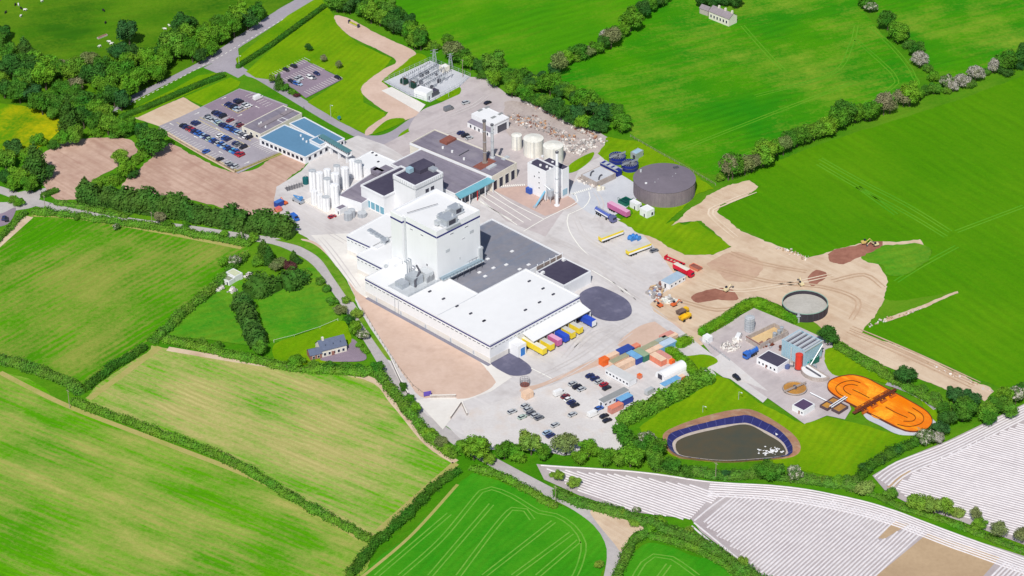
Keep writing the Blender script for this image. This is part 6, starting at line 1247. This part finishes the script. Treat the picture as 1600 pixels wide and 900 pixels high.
for x, y, th, L, w, h, wa, ro, l in ((292,270,thE,3.4,3,3,Or,Or,'short bright orange container at the compound corner'),(382,225,thE,8,2.5,2.6,Pe,Pe,'peach container behind the orange one'),(450,268,thE,9.5,2.6,2.8,Pe,Ov,'peach-walled container with olive roof'),(512,308,thE,9,2.6,2.8,Pe,Pe,'peach container in front of the olive-roofed one'),(512,170,thE,7,4,3,Bu,Bu,'big blue container at the compound edge'),(608,140,thE,5,2.5,2.6,Co,Co,'coral container behind the blue ones'),
    (606,232,thF,6.6,3.4,3,Bu,Lb,'blue container with lighter roof, set crosswise'),(682,205,thF,6.6,3.4,3,Gn,ct('sage',150,172,140),'green container with sage roof, set crosswise'),(755,140,thE,9.5,2.8,2.8,Pe,Ov,'olive-roofed peach container in the back row'),(800,178,thE,9.5,2.8,2.8,Pe,Pe,'long peach container in the second row'),(856,252,thF,7,3.2,2.8,Co,Pe,'crosswise container with peach roof and coral sides'),(918,228,thF,7,2.5,2.8,Pe,Pi,'crosswise container with pink roof by the clipped hedge'),
    (870,80,thE,8.5,2.6,2.6,ct('grey_green',150,164,156),ct('grey_green2',164,176,166),'grey-green container in the back row'),(925,112,thE,10,4,2.6,Lb,ct('ice_blue',190,208,226),'wide ice-blue container by the hedge'),(945,18,thE,6.5,2.5,2.6,Pi,Pi,'pink container at the back by the works road'),(1000,28,thE,5,2.4,2.4,Pe,Pe,'pale container beside the works road'),(985,505,thE,9.5,2.8,2.8,M_white,Lb,'white container with light blue roof by the tall hedge'),(505,672,thE,6.6,3.2,3,Bu,Lb,'blue container beside the grey-roofed cabin'),(412,758,thE,6.4,2.6,2.6,Pi,Co,'coral-roofed container at the hedge corner'),
    (1000,285,thE,1.8,1.8,2,Or,Or,'tiny orange store box by the clipped hedge'),(662,438,thE,1.6,1.6,1.8,Co,Or,'small red-orange bin in the compound'),(1095,455,thE,3,2,2,Or,Pe,'small orange store beside the white shelter')):
    container(l, *c6(x, y), th, L, w, h, wa, ro)
container('long white site office with windows facing the gravel', *c6(468,425), heading((955,577),(986,594)), 13.5, 4.5, 2.9, M_white, plain('cabin_roof', C(206,206,206), .6, .05), None, 'site_cabin', windows=7, cat='cabin')
container('long site cabin with grey roof on the gravel', *c6(395,650), thE, 14, 3, 2.8, M_white, M_skyl, None, 'site_cabin', windows=6, cat='cabin')
container('peach container beside the round wire cage', 824, 612.5, thE, 4.2, 3, 2.8, Pe, Pe, None, z=z_lot)
container('blue-grey roofed cabin beside the red lorry', 1052, 434.5, heading((1040,445),(1066,430)), 10.5, 5, 2.8, M_white, plain('blue_grey_roof', C(170,190,208), .6, .08), None, 'site_cabin', z=z_yard, windows=4, cat='cabin')
container('blue container by the soil plot corner', 435.5, 314.5, dirB, 4, 2.4, 2.5, Bu, ct('mid_blue',70,120,200), None, z=z_yard)
container('small red container below the blue one', 434.5, 325, dirB, 3, 2.2, 1.8, Co, ct('red',220,110,110), None, z=z_yard)
sh = thing('arched_shelter', 'long white rounded shelter by the tall hedge', 'shelter', P(*c6(995,425),0), thE); m = MB(); K_ = 12
pr_ = [(2.9*math.cos(math.pi*k/K_), 3.6*math.sin(math.pi*k/K_)**.8 if 0 < k < K_ else 0) for k in range(K_+1)]
m.add([(x, y, z) for x in (-6.5, 6.5) for y, z in pr_], [(k, k+1, K_+2+k, K_+1+k) for k in range(K_)]); sk = m.obj('skin', M_wroof, sh)
for x in (-6.5, 6.5): m = MB(); m.add([(x+(.02 if x > 0 else -.02), y, z) for y, z in pr_], [tuple(range(K_+1))]); m.obj('end_panel', M_white, sh)
MB().box(-6.65,-1.2,0,-6.53,1.2,2.4).obj('door', M_lou, sh)
# round wire cage by the site corner
cg = thing('wire_cage', 'round wire cage frame on a brown base beside peach container', 'cage', P(820,602,0))
MB().cyl(0,0,0,.4,2.0,14).obj('base', M_rust, cg); m = MB(); ca = [(2*math.cos(2*math.pi*k/12), 2*math.sin(2*math.pi*k/12)) for k in range(12)]
for k in range(12):
    m.tube((*ca[k],.3),(*ca[k],3.2),.06,4)
    for z in (1.2, 2.2, 3.2): m.tube((*ca[k],z),(*ca[(k+1)%12],z),.05,4)
m.obj('mesh', M_dgrey, cg)
# ---------------------------------------------------------------- works traffic and plant
def lorry(label, px, py, th, body, cab, L=8.5):
    p = P(px, py, 1.5); t = thing('lorry', label, 'lorry', (p.x, p.y, z_yard), th); MB().box(-L/2,-1.2,1.1,L/2-2.4,1.2,3.0).obj('body', body, t); MB().box(-L/2+.2,-1.1,3.0,L/2-2.6,1.1,3.1).obj('load_cover', M_cream, t); MB().box(L/2-2.1,-1.15,.7,L/2,1.15,2.9).obj('cab', cab, t); MB().box(L/2-.02,-1,1.8,L/2+.06,1,2.7).obj('windscreen', M_glass, t); MB().box(-L/2,-.45,.75,L/2-.4,.45,1.1).obj('chassis', M_dgrey, t); wheels(t, (-L/2+1.2, -L/2+2.4, L/2-1.2), 1.0); return t
Rd = plain('lorry_red', C(214,30,58), .4, .08); Yl = plain('plant_yellow', C(240,190,40), .5, .1)
lorry('red lorry with cream top parked by the site cabin', 1068, 423, heading((1052,415),(1083,431)), Rd, Rd, 11)
fr = thing('frame_trailer', 'empty red skeleton trailer lying beside the red lorry', 'trailer', P(1054,411,0), heading((1042,405),(1066,415)))
m = MB()
for y in (-1.1, 1.1): m.box(-5,y-.15,.8,5,y+.15,1.2)
m.obj('rail', Rd, fr); 
for k in range(6): MB().box(-4.8+k*1.8,-1.0,.85,-4.5+k*1.8,1.0,1.1).obj('crossbar', Rd, fr)
MB().box(-5,-1.2,1.2,-4.8,1.2,2.2).obj('headboard', Rd, fr); wheels(fr, (3, 4.2), 1.0)
sk_ = thing('skip', 'orange-red skip of scrap behind the red lorry', 'skip', P(1087,421,0), dirA); m = MB(); m.add([(-2,-1.2,0),(2,-1.2,0),(2,1.2,0),(-2,1.2,0),(-2.8,-1.5,1.7),(2.8,-1.5,1.7),(2.8,1.5,1.7),(-2.8,1.5,1.7)], [(0,1,5,4),(1,2,6,5),(2,3,7,6),(3,0,4,7)]); m.obj('hull', Co, sk_); MB().add([(-2.6,-1.4,1.4),(2.6,-1.4,1.4),(2.6,1.4,1.4),(-2.6,1.4,1.4),(0,0,2.1)], [(0,1,4),(1,2,4),(2,3,4),(3,0,4)]).obj('load', M_rust, sk_)
def digger(label, px, py, th, col, boom=True):
    p = P(px, py, 0); t = thing('excavator', label, 'excavator', (p.x, p.y, 0), th, None); t.scale = (.72, .72, .72)
    for y in (-1, 1): MB().box(-1.7,y-.3,0,1.7,y+.3,.8).obj('track', M_tyre, t)
    MB().box(-1.8,-1.2,.9,1.0,1.2,1.9).obj('house', col, t); MB().box(0,.2,1.9,1.2,1.2,2.9).obj('cab', M_glass, t)
    if boom: m = MB(); m.tube((1,-.4,1.4),(3.4,-.4,3.6),.28,6); m.tube((3.4,-.4,3.6),(5.4,-.4,1.2),.2,6); m.obj('boom', col, t); MB().box(5.0,-.9,.5,5.9,.1,1.3).obj('bucket', M_dgrey, t)
    else: MB().box(1.8,-1.5,.1,2.1,1.5,1.1).obj('blade', M_dgrey, t)
    return t
PlO = plain('plant_orange', C(226,110,60), .5, .12)
digger('orange excavator beside the pale spoil heap', 1031, 479, 2.2, PlO); digger('small orange excavator on the sandy ground', 1053, 478, .6, PlO)
digger('yellow excavator at the dark earth heap', 1135, 455, .8, plain('pale_plant', C(230,214,170), .5, .12)); digger('yellow excavator digging at the far spoil strip', 1350, 381, .2, plain('dusty_yellow', C(214,184,110), .6, .12)); digger('white and yellow excavator beside the far spoil strip', 1368, 384, 3.4, plain('pale_plant', C(230,214,170)))
digger('small excavator at the sandy track edge', 1252, 446, 1.9, plain('pale_plant', C(230,214,170)), True); digger('orange mini digger by the blue container', 445, 319, 2.4, PlO)
for l, x, y, c in (('brown-bodied dumper truck on the sandy ground', 1066, 491, plain('dumper_brown', C(128,108,100), .6, .12)), ('bright yellow dumper in front of the brown one', 1070, 500, Yl)):
    p = P(x, y); t = thing('dumper', l, 'dumper', (p.x, p.y, 0), heading((1055,498),(1075,488))); m = MB(); m.add([(-2.4,-1,1),(1,-1,1),(1,1,1),(-2.4,1,1),(-2.9,-1.4,2.3),(1.3,-1.4,2.3),(1.3,1.4,2.3),(-2.9,1.4,2.3)], [(0,3,2,1),(0,1,5,4),(1,2,6,5),(2,3,7,6),(3,0,4,7)]); m.obj('skip_body', c, t); MB().box(1.5,-1,.7,3,1,2.5).obj('cab', Yl, t); wheels(t, (-1.5, 2.2), 1.2, .7)
cpk = thing('cherry_picker', 'blue cherry picker with folded boom in front of the silos', 'access platform', P(466,316,0), heading((458,312),(478,322))); Sb = plain('platform_blue', C(84,150,210), .5, .1)
MB().box(-3,-1.1,.6,3,1.1,1.5).obj('chassis', M_galv, cpk); m = MB(); m.tube((2,0,1.6),(-3,0,2.6),.3,6); m.tube((-3,0,2.6),(1.5,.3,3.2),.25,6); m.obj('boom', Sb, cpk); MB().box(1.4,-.6,2.4,2.6,.9,3.5).obj('basket', Sb, cpk); wheels(cpk, (-2.2, 2.2), 1.0, .5)
gv = thing('green_vessel', 'dark green round vessel at the outer silo corner', 'tank', P(478,287,0)); MB().cyl(0,0,0,3.2,1.5,14,cone=.6).obj('shell', plain('dark_teal_tank', C(30,100,104), .5, .1), gv); MB().cyl(0,0,3.7,4.3,.3,8).obj('vent', M_galv, gv)
for l, x, y, r, h in (('grey round tank beside the stepped white blocks', 543.5,343,1.9,3.6), ('second grey tank beside the stepped white blocks', 549,339,1.7,3.8), ('wide shallow grey vessel by the teal windows', 565.5,338,2.1,2.0)):
    tank('process_tank', l, x, y-h*3, r, h, M_galv, M_lgal, .3, 18, 8)
sc = thing('scaffold_heap', 'grey scaffold frames lying beside the silos', 'scaffold', P(459,294,0), .5); m = MB()
for k in range(7): m.tube((-4+k*1.3,-1.5,.2),(-3+k*1.3,1.8,1.3),.09,4); m.tube((-4,-1.5+k*.5,.5),(4.5,-1.2+k*.5,.7),.09,4)
m.obj('poles', M_dgrey, sc)
# ---------------------------------------------------------------- rubble, scrap and spoil
def rubble(name, label, spots, n, mats, smin, smax, seed):
    rnd = random.Random(seed); m = MB()
    for k in range(n):
        a, b, sp = rnd.choice(spots); t = rnd.random(); px, py = a[0]+(b[0]-a[0])*t+rnd.gauss(0, sp), a[1]+(b[1]-a[1])*t+rnd.gauss(0, sp*.5); p = P(px, py); s = rnd.uniform(smin, smax); z = abs(rnd.gauss(0, .35))*s
        bm = MB(); bm.cbox(0,0,0,s*rnd.uniform(.5,1.8),s*rnd.uniform(.4,1),s*rnd.uniform(.3,.9)); q = Matrix.Rotation(rnd.random()*6.28, 3, 'Z') @ Matrix.Rotation(rnd.gauss(0,.4), 3, 'X')
        m.add([q @ Vector(v)+Vector((p.x,p.y,z)) for v in bm.v], bm.f, rnd.randrange(len(mats)))
    o = m.obj(name, mats); return tag(o, label, 'rubble', None, 'stuff')
rb = [plain('rubble_white', C(232,226,220)), plain('rubble_pink', C(198,184,178)), plain('rubble_orange', C(204,160,124)), plain('rubble_grey', C(170,164,162)), plain('rubble_brown', C(150,110,98))]
rubble('rubble', 'broken white and orange masonry heaped along the thicket edge', [((820,158),(850,172),3),((850,172),(900,200),2.6),((900,200),(945,225),2.6)], 520, rb+[rb[0],rb[3],rb[3],rb[1]], .3, 1.2, 1)
rubble('rubble', 'white stone lumps dumped beside the curved grass strip', [((890,230),(925,222),5),((905,238),(928,226),4),((880,228),(895,238),4)], 300, rb[:2]+[rb[3]]*2+[rb[0]]*2, .4, 1.2, 2)
rubble('rubble', 'brown and orange debris strewn behind the weathered bins', [((800,182),(830,196),8),((830,190),(870,208),9),((868,208),(895,220),7)], 420, rb[1:]+[rb[3],rb[3],rb[3],rb[0]], .3, 1.1, 3)
rubble('rubble', 'white scrap heap inside the treatment works fence', [((1130,545),(1160,532),4),((1140,550),(1152,545),3)], 60, [rb[0], rb[0], rb[3], rb[0]], .5, 1.5, 4)
rubble('rubble', 'mixed building materials stacked beside the site cabin', [((1018,456),(1038,448),4),((1020,460),(1030,465),3)], 90, [rb[0], rb[3], rb[4], plain('blue_pack', C(150,160,190)), plain('tan_pack', C(210,180,140))], .6, 1.8, 5)
rubble('rubble', 'pale stone heap between the orange excavators', [((1040,470),(1048,472),4)], 90, [rb[0], plain('pale_green_stone', C(220,224,216)), rb[3]], .5, 1.4, 6)
rubble('rubble', 'white boulders lying below the garden sheds', [((335,455),(348,450),3),((385,436),(392,428),2.4),((362,458),(366,452),2)], 90, [rb[0], rb[3], rb[0]], .5, 1.5, 7)
rubble('rubble', 'grey rocks along the foot of the concrete basin', [((905,280),(930,292),2.5)], 110, [rb[1], rb[3], rb[0]], .4, 1.1, 8)
rubble('rubble', 'white litter and clods along the haul track edge', [((1215,388),(1262,405),3),((1290,548-30),(1300,520),1),((1440,565),(1550,612),3),((1352,512),(1440,483),2)], 160, [rb[0], rb[1], plain('clod', C(186,160,130))], .3, .9, 9)
rubble('rubble', 'pipes and fittings between the bunker and works building', [((1190,540),(1205,540),5),((1222,545),(1235,552),4)], 120, [M_galv, rb[4], rb[3], M_brown], .4, 1.4, 10)
# ---------------------------------------------------------------- substation
sst = thing('switchgear', 'maze of grey steel busbars and insulators in the substation', 'switchgear', P(665,125,0), heading((640,140),(690,112)))
rnd = random.Random(3)
for k in range(20):
    x, y = -10+(k % 5)*4.4, -9+(k//5)*4.6; m = MB()
    for s in (-1.6, 1.6): m.tube((x+s,y,0),(x+s,y,4.2),.14,5)
    m.tube((x-2.2,y,4.2),(x+2.2,y,4.2),.14,5); m.obj('gantry', M_galv, sst)
    for s in (-1.4, 0, 1.4): MB().cyl(x+s,y,4.2,5.2,.16,6).obj('insulator', M_dgrey, sst)
for k in range(8): pipe('busbar', [(-12,-9+k*2.1,5.2),(9,-9+k*2.1,5.2)], .06, M_galv, sst)
for k in range(12): MB().cbox(-9+(k % 4)*5+rnd.uniform(-1,1), -7+(k//4)*5+rnd.uniform(-1,1), 0, rnd.uniform(.8,2), rnd.uniform(.8,1.6), rnd.uniform(1,2.4)).obj('switch_cabinet', M_dgrey if k % 3 else M_lgal, sst)
for l, x, y in (('dark green transformer at the outer end of the substation', 632, 131), ('dark green transformer nearest the switch house', 646, 137)):
    t = thing('transformer', l, 'transformer', P(x,y,0), dirA, 'transformers'); MB().box(-1.6,-1.1,.3,1.6,1.1,2.8).obj('tank', plain('transformer_green', C(40,74,66), .5, .1), t)
    for i in range(5): MB().box(-1.5+i*.65,-1.6,.5,-1.2+i*.65,-1.1,2.5).obj('radiator', plain('transformer_green', C(40,74,66)), t)
    for i in range(3): MB().cyl(-1+i,0,2.8,3.8,.15,6).obj('bushing', M_brown, t)
    MB().box(-1.9,-1.7,0,1.9,1.4,.3).obj('plinth', M_concwall, t)
def pylon(label, px, py, h, w):
    p = P(px, py); t = thing('lattice_mast', label, 'mast', (p.x, p.y, 0), .4); m = MB(); K_ = 6
    for sx in (-1, 1):
        for sy in (-1, 1): m.tube((sx*w,sy*w,0),(sx*w*.25,sy*w*.25,h),.1,4)
    for k in range(K_):
        a, b = 1-.75*k/K_, 1-.75*(k+1)/K_; z0, z1 = h*k/K_, h*(k+1)/K_
        for s in (-1, 1): m.tube((-w*a,s*w*a,z0),(w*b,s*w*b,z1),.06,4); m.tube((s*w*a,-w*a,z0),(s*w*b,w*b,z1),.06,4)
    m.obj('lattice', M_galv, t); m = MB()
    for z in (h*.82, h*.97): m.tube((-w*1.6,0,z),(w*1.6,0,z),.09,4)
    m.obj('crossarm', M_galv, t)
pylon('lattice steel mast at the back of the substation, tallest', 679, 108, 11, 1.3); pylon('short lattice mast beside the control hut', 704, 106, 8, 1.0)
def fence(name, label, px, h, sp, mat, rails=2, mesh=False, closed=False):
    pts = gpts(px); o = pts[0]; t = thing(name, label, 'fence', (o[0], o[1], 0)); pm = MB(); pm.cbox(0,0,0,.14,.14,h); me = pm.mesh('post', mat)
    for a, b in zip(pts, pts[1:]):
        L = math.dist(a, b); n = max(1, int(L/sp))
        for i in range(n+1): link('post', me, t, (a[0]+(b[0]-a[0])*i/n-o[0], a[1]+(b[1]-a[1])*i/n-o[1], 0))
        for k in range(rails): m = MB(); z = h*(k+1)/rails*.95; m.tube((a[0]-o[0],a[1]-o[1],z),(b[0]-o[0],b[1]-o[1],z),.05,4); m.obj('rail', mat, t)
    return t
M_wood = plain('fence_wood', C(168,156,138), .85, .15); M_wpost = plain('white_post', C(232,228,220), .7, .06)
fence('palisade_fence', 'grey fence round the substation gravel', [(600,128),(640,150),(672,160),(718,136),(735,120),(672,95),(600,128)], 2.2, 3.5, M_galv, 2)
fence('post_fence', 'post and rail fence between the tank lawn and long grass', [(985,214),(1030,240),(1070,262),(1118,290)], 1.3, 3, M_wood, 2)
fence('post_fence', 'post fence along the sandy bank above the lane', [(566,485),(585,518),(605,550),(622,575),(645,605),(662,618)], 1.6, 3, M_wood, 1)
fence('garden_fence', 'fence with white posts between paddock and house garden', [(428,535),(460,527),(500,514),(528,502)], 1.3, 7, M_wpost, 1)
fence('car_park_fence', 'low brown fence round the outer corner of the office car park', [(248,204),(300,234),(368,270),(440,240)], 1.5, 4, plain('brown_fence', C(150,128,100), .85, .1), 3)
fence('works_fence', 'fence along the works road edge of the treatment works', [(1100,535),(1140,565),(1132,556)][:2], 1.6, 3, M_galv, 2)
for l, px in (('low dark retaining wall beside the lane below the sandy bank', [(612,566),(625,595),(638,618)]), ('pale entrance wall beside the site gate, left side', [(672,622),(712,621)]), ('pale entrance wall beside the site gate, right side', [(704,655),(720,632)]), ('short entrance wall facing the gravel car park', [(722,632),(730,650)])):
    pts = gpts(px); o = pts[0]; t = thing('boundary_wall', l, 'wall', (o[0], o[1], 0))
    for a, b in zip(pts, pts[1:]):
        th = math.atan2(b[1]-a[1], b[0]-a[0]); L = math.dist(a, b); m = MB(); q = [(a[0]-o[0], a[1]-o[1])]; c, s = math.cos(th), math.sin(th)
        bx = MB(); bx.box(0,-.2,0,L,.2,1.4); m.add([(v[0]*c-v[1]*s+q[0][0], v[0]*s+v[1]*c+q[0][1], v[2]) for v in bx.v], bx.f); m.obj('panel', M_concwall if 'dark' not in l else plain('dark_wall', C(120,112,116), .9, .1), t)
        bx = MB(); bx.box(-.05,-.27,1.4,L+.05,.27,1.5); m = MB(); m.add([(v[0]*c-v[1]*s+q[0][0], v[0]*s+v[1]*c+q[0][1], v[2]) for v in bx.v], bx.f); m.obj('coping', M_kerb, t)
ps = thing('entrance_sign', 'small purple site sign at the entrance wall', 'sign', P(668,620,0), .3); MB().box(-1.6,-.1,.6,1.6,.1,2.6).obj('board', plain('sign_purple', C(104,84,178), .5, .08), ps)
for x in (-1.3, 1.3): MB().cbox(x,0,0,.15,.15,.6).obj('post', M_dgrey, ps)
# poles and lamps
def pole(label, px, py, h, wood=True):
    p = P(px, py); t = thing('utility_pole' if wood else 'lamp_post', label, 'pole' if wood else 'lamp post', (p.x, p.y, 0), dirA); m = MB(); m.tube((0,0,0),(0,0,h),.16 if wood else .1,7,r2=.1 if wood else .07); m.obj('shaft', M_wood if wood else M_lgal, t)
    if wood: MB().box(-.9,-.07,h-.6,.9,.07,h-.45).obj('crossarm', M_wood, t)
    else: m = MB(); m.tube((0,0,h),(1.3,0,h+.2),.07,5); m.obj('arm', M_lgal, t); MB().box(1.1,-.15,h+.12,1.8,.15,h+.28).obj('lantern', M_white, t)
for l, x, y, h in (('wooden utility pole at the junction of cut field hedges', 109, 638, 9), ('pale utility pole beside the lane above the mown field', 238, 355, 8), ('dark utility pole near the farm junction', 71, 329, 8), ('wooden utility pole by the lane below the gravel car park', 868, 789, 9), ('utility pole on the bank below the lagoon', 1118, 749, 8), ('utility pole by the end of treatment works lawn', 1434, 690, 7), ('dark pole at the substation corner', 723, 121, 10)): pole(l, x, y, h)
for l, x, y, h in (('lamp post on the lawn beside the site road', 517, 184, 7), ('lamp post on the oval lawn by the substation', 701, 152, 6), ('lamp post at the road junction corner', 374, 106, 7), ('lamp post on the lagoon lawn', 1154, 625, 4), ('lamp post by the treatment works path', 1098, 645, 3.4)): pole(l, x, y, h, False)
fs = thing('flower_sign', 'wide low planted sign with yellow flowers on the lawn', 'sign', P(553,40,0), heading((545,36),(562,44))); MB().box(-3.4,-.6,0,3.4,.6,.8).obj('planter', M_stone, fs); MB().box(-3,-.5,.8,3,.5,1.3).obj('flowers', ground('yellow_flowers', C(206,196,60), C(120,150,40), 1, 3), fs)
for x in (-3.6, 3.6): MB().cbox(x,0,0,.7,1.2,2).obj('pillar', M_vroof, fs)
gs = thing('teal_sign', 'small round teal sign on the lawn edge by the site road', 'sign', P(530,190,0), .4); MB().tube((0,0,0),(0,0,1.4),.08,5).obj('post', M_lgal, gs); m = MB(); m.tube((0,-.08,2.2),(0,.08,2.2),.95,14); m.obj('disc', plain('teal_sign', C(50,136,140), .5, .1), gs)
# cattle in the pasture
def skin(name, verts, edges, rad, mat, sub=1):
    me = bpy.data.meshes.new(name); me.from_pydata(verts, edges, []); o = bpy.data.objects.new(name, me); COL.objects.link(o); md = o.modifiers.new('s', 'SKIN')
    for v, r in zip(me.skin_vertices[0].data, rad): v.radius = (r, r) if not isinstance(r, tuple) else r
    me.skin_vertices[0].data[0].use_root = True; o.modifiers.new('d', 'SUBSURF').levels = sub
    dg = bpy.context.evaluated_depsgraph_get(); dg.update(); nm = bpy.data.meshes.new_from_object(o.evaluated_get(dg)); bpy.data.objects.remove(o); nm.materials.clear(); nm.materials.append(mat); return nm
cv_ = [(0,0,1.05),(.55,0,1.1),(.95,0,1.25),(1.25,0,1.2),(1.55,0,.98),(-.55,0,1.1),(-.8,0,1.15),(-.95,0,.7),(.6,.24,.62),(.58,.24,.3),(.6,.24,.02),(.6,-.24,.62),(.58,-.24,.3),(.6,-.24,.02),(-.62,.24,.68),(-.78,.24,.38),(-.7,.24,.02),(-.62,-.24,.68),(-.78,-.24,.38),(-.7,-.24,.02)]
ce = [(0,1),(1,2),(2,3),(3,4),(0,5),(5,6),(6,7),(1,8),(8,9),(9,10),(1,11),(11,12),(12,13),(5,14),(14,15),(15,16),(5,17),(17,18),(18,19)]
cr = [.40,.36,.22,.17,.09,.37,.2,.04,.12,.07,.06,.12,.07,.06,.15,.08,.06,.15,.08,.06]
cowM = {}
for nm, c in (('white', (.75,.73,.7)), ('black', (.02,.02,.02))): cowM[nm] = skin('cow', cv_, ce, cr, plain('hide_'+nm, c, .8, .08, 1.5))
cows = [(24,9,'black'),(29,9,'white'),(9,21,'black'),(33,14.5,'black'),(39,17,'white'),(33,26.5,'white'),(66,3,'white'),(156,74,'white'),(171,67,'white'),(174,70,'white'),(258,47,'white'),(265,42,'white'),(162,18,'black'),(165,37,'black')]
cc = {}
for x, y, k in sorted(cows):
    cc[k] = cc.get(k, 0)+1; o = link('cow', cowM[k], None, P(x, y, 0), (0, 0, rt.random()*6.28), (.95, .95, .95)); tag(o, f'{nth(cc[k])} {k} cow from the left in the top pasture', 'cow', 'cattle in the pasture')
tg = thing('feed_trough', 'brown stony feed trough in the top pasture', 'trough', P(160,58,0), dirB); MB().box(-3,-.7,0,3,.7,.7).obj('tub', M_stone, tg); MB().box(-2.7,-.5,.7,2.7,.5,.75).obj('feed', M_rust, tg)
# a walker by the office
pv = [(0,0,.98),(0,0,1.2),(0,0,1.42),(0,0,1.56),(0,.02,1.7),(.1,0,.9),(.12,.04,.5),(.12,.02,.05),(.12,.16,.02),(-.1,0,.9),(-.12,-.06,.5),(-.12,-.14,.06),(-.12,0,.02),(.22,0,1.38),(.27,.03,1.12),(.25,.12,.88),(-.22,0,1.38),(-.27,-.03,1.12),(-.25,-.08,.88)]
pe = [(0,1),(1,2),(2,3),(3,4),(0,5),(5,6),(6,7),(7,8),(0,9),(9,10),(10,11),(11,12),(2,13),(13,14),(14,15),(2,16),(16,17),(17,18)]
prr = [.15,.14,.16,.06,.1,.1,.07,.05,.04,.1,.07,.05,.04,.07,.05,.035,.07,.05,.035]
pm_ = skin('person', pv, pe, prr, plain('dark_clothes', (.03,.03,.05), .8, .1))
o = link('person', pm_, None, P(475,171,z_cp), (0,0,1.2)); tag(o, 'person in dark clothes walking beside the long shed', 'person')
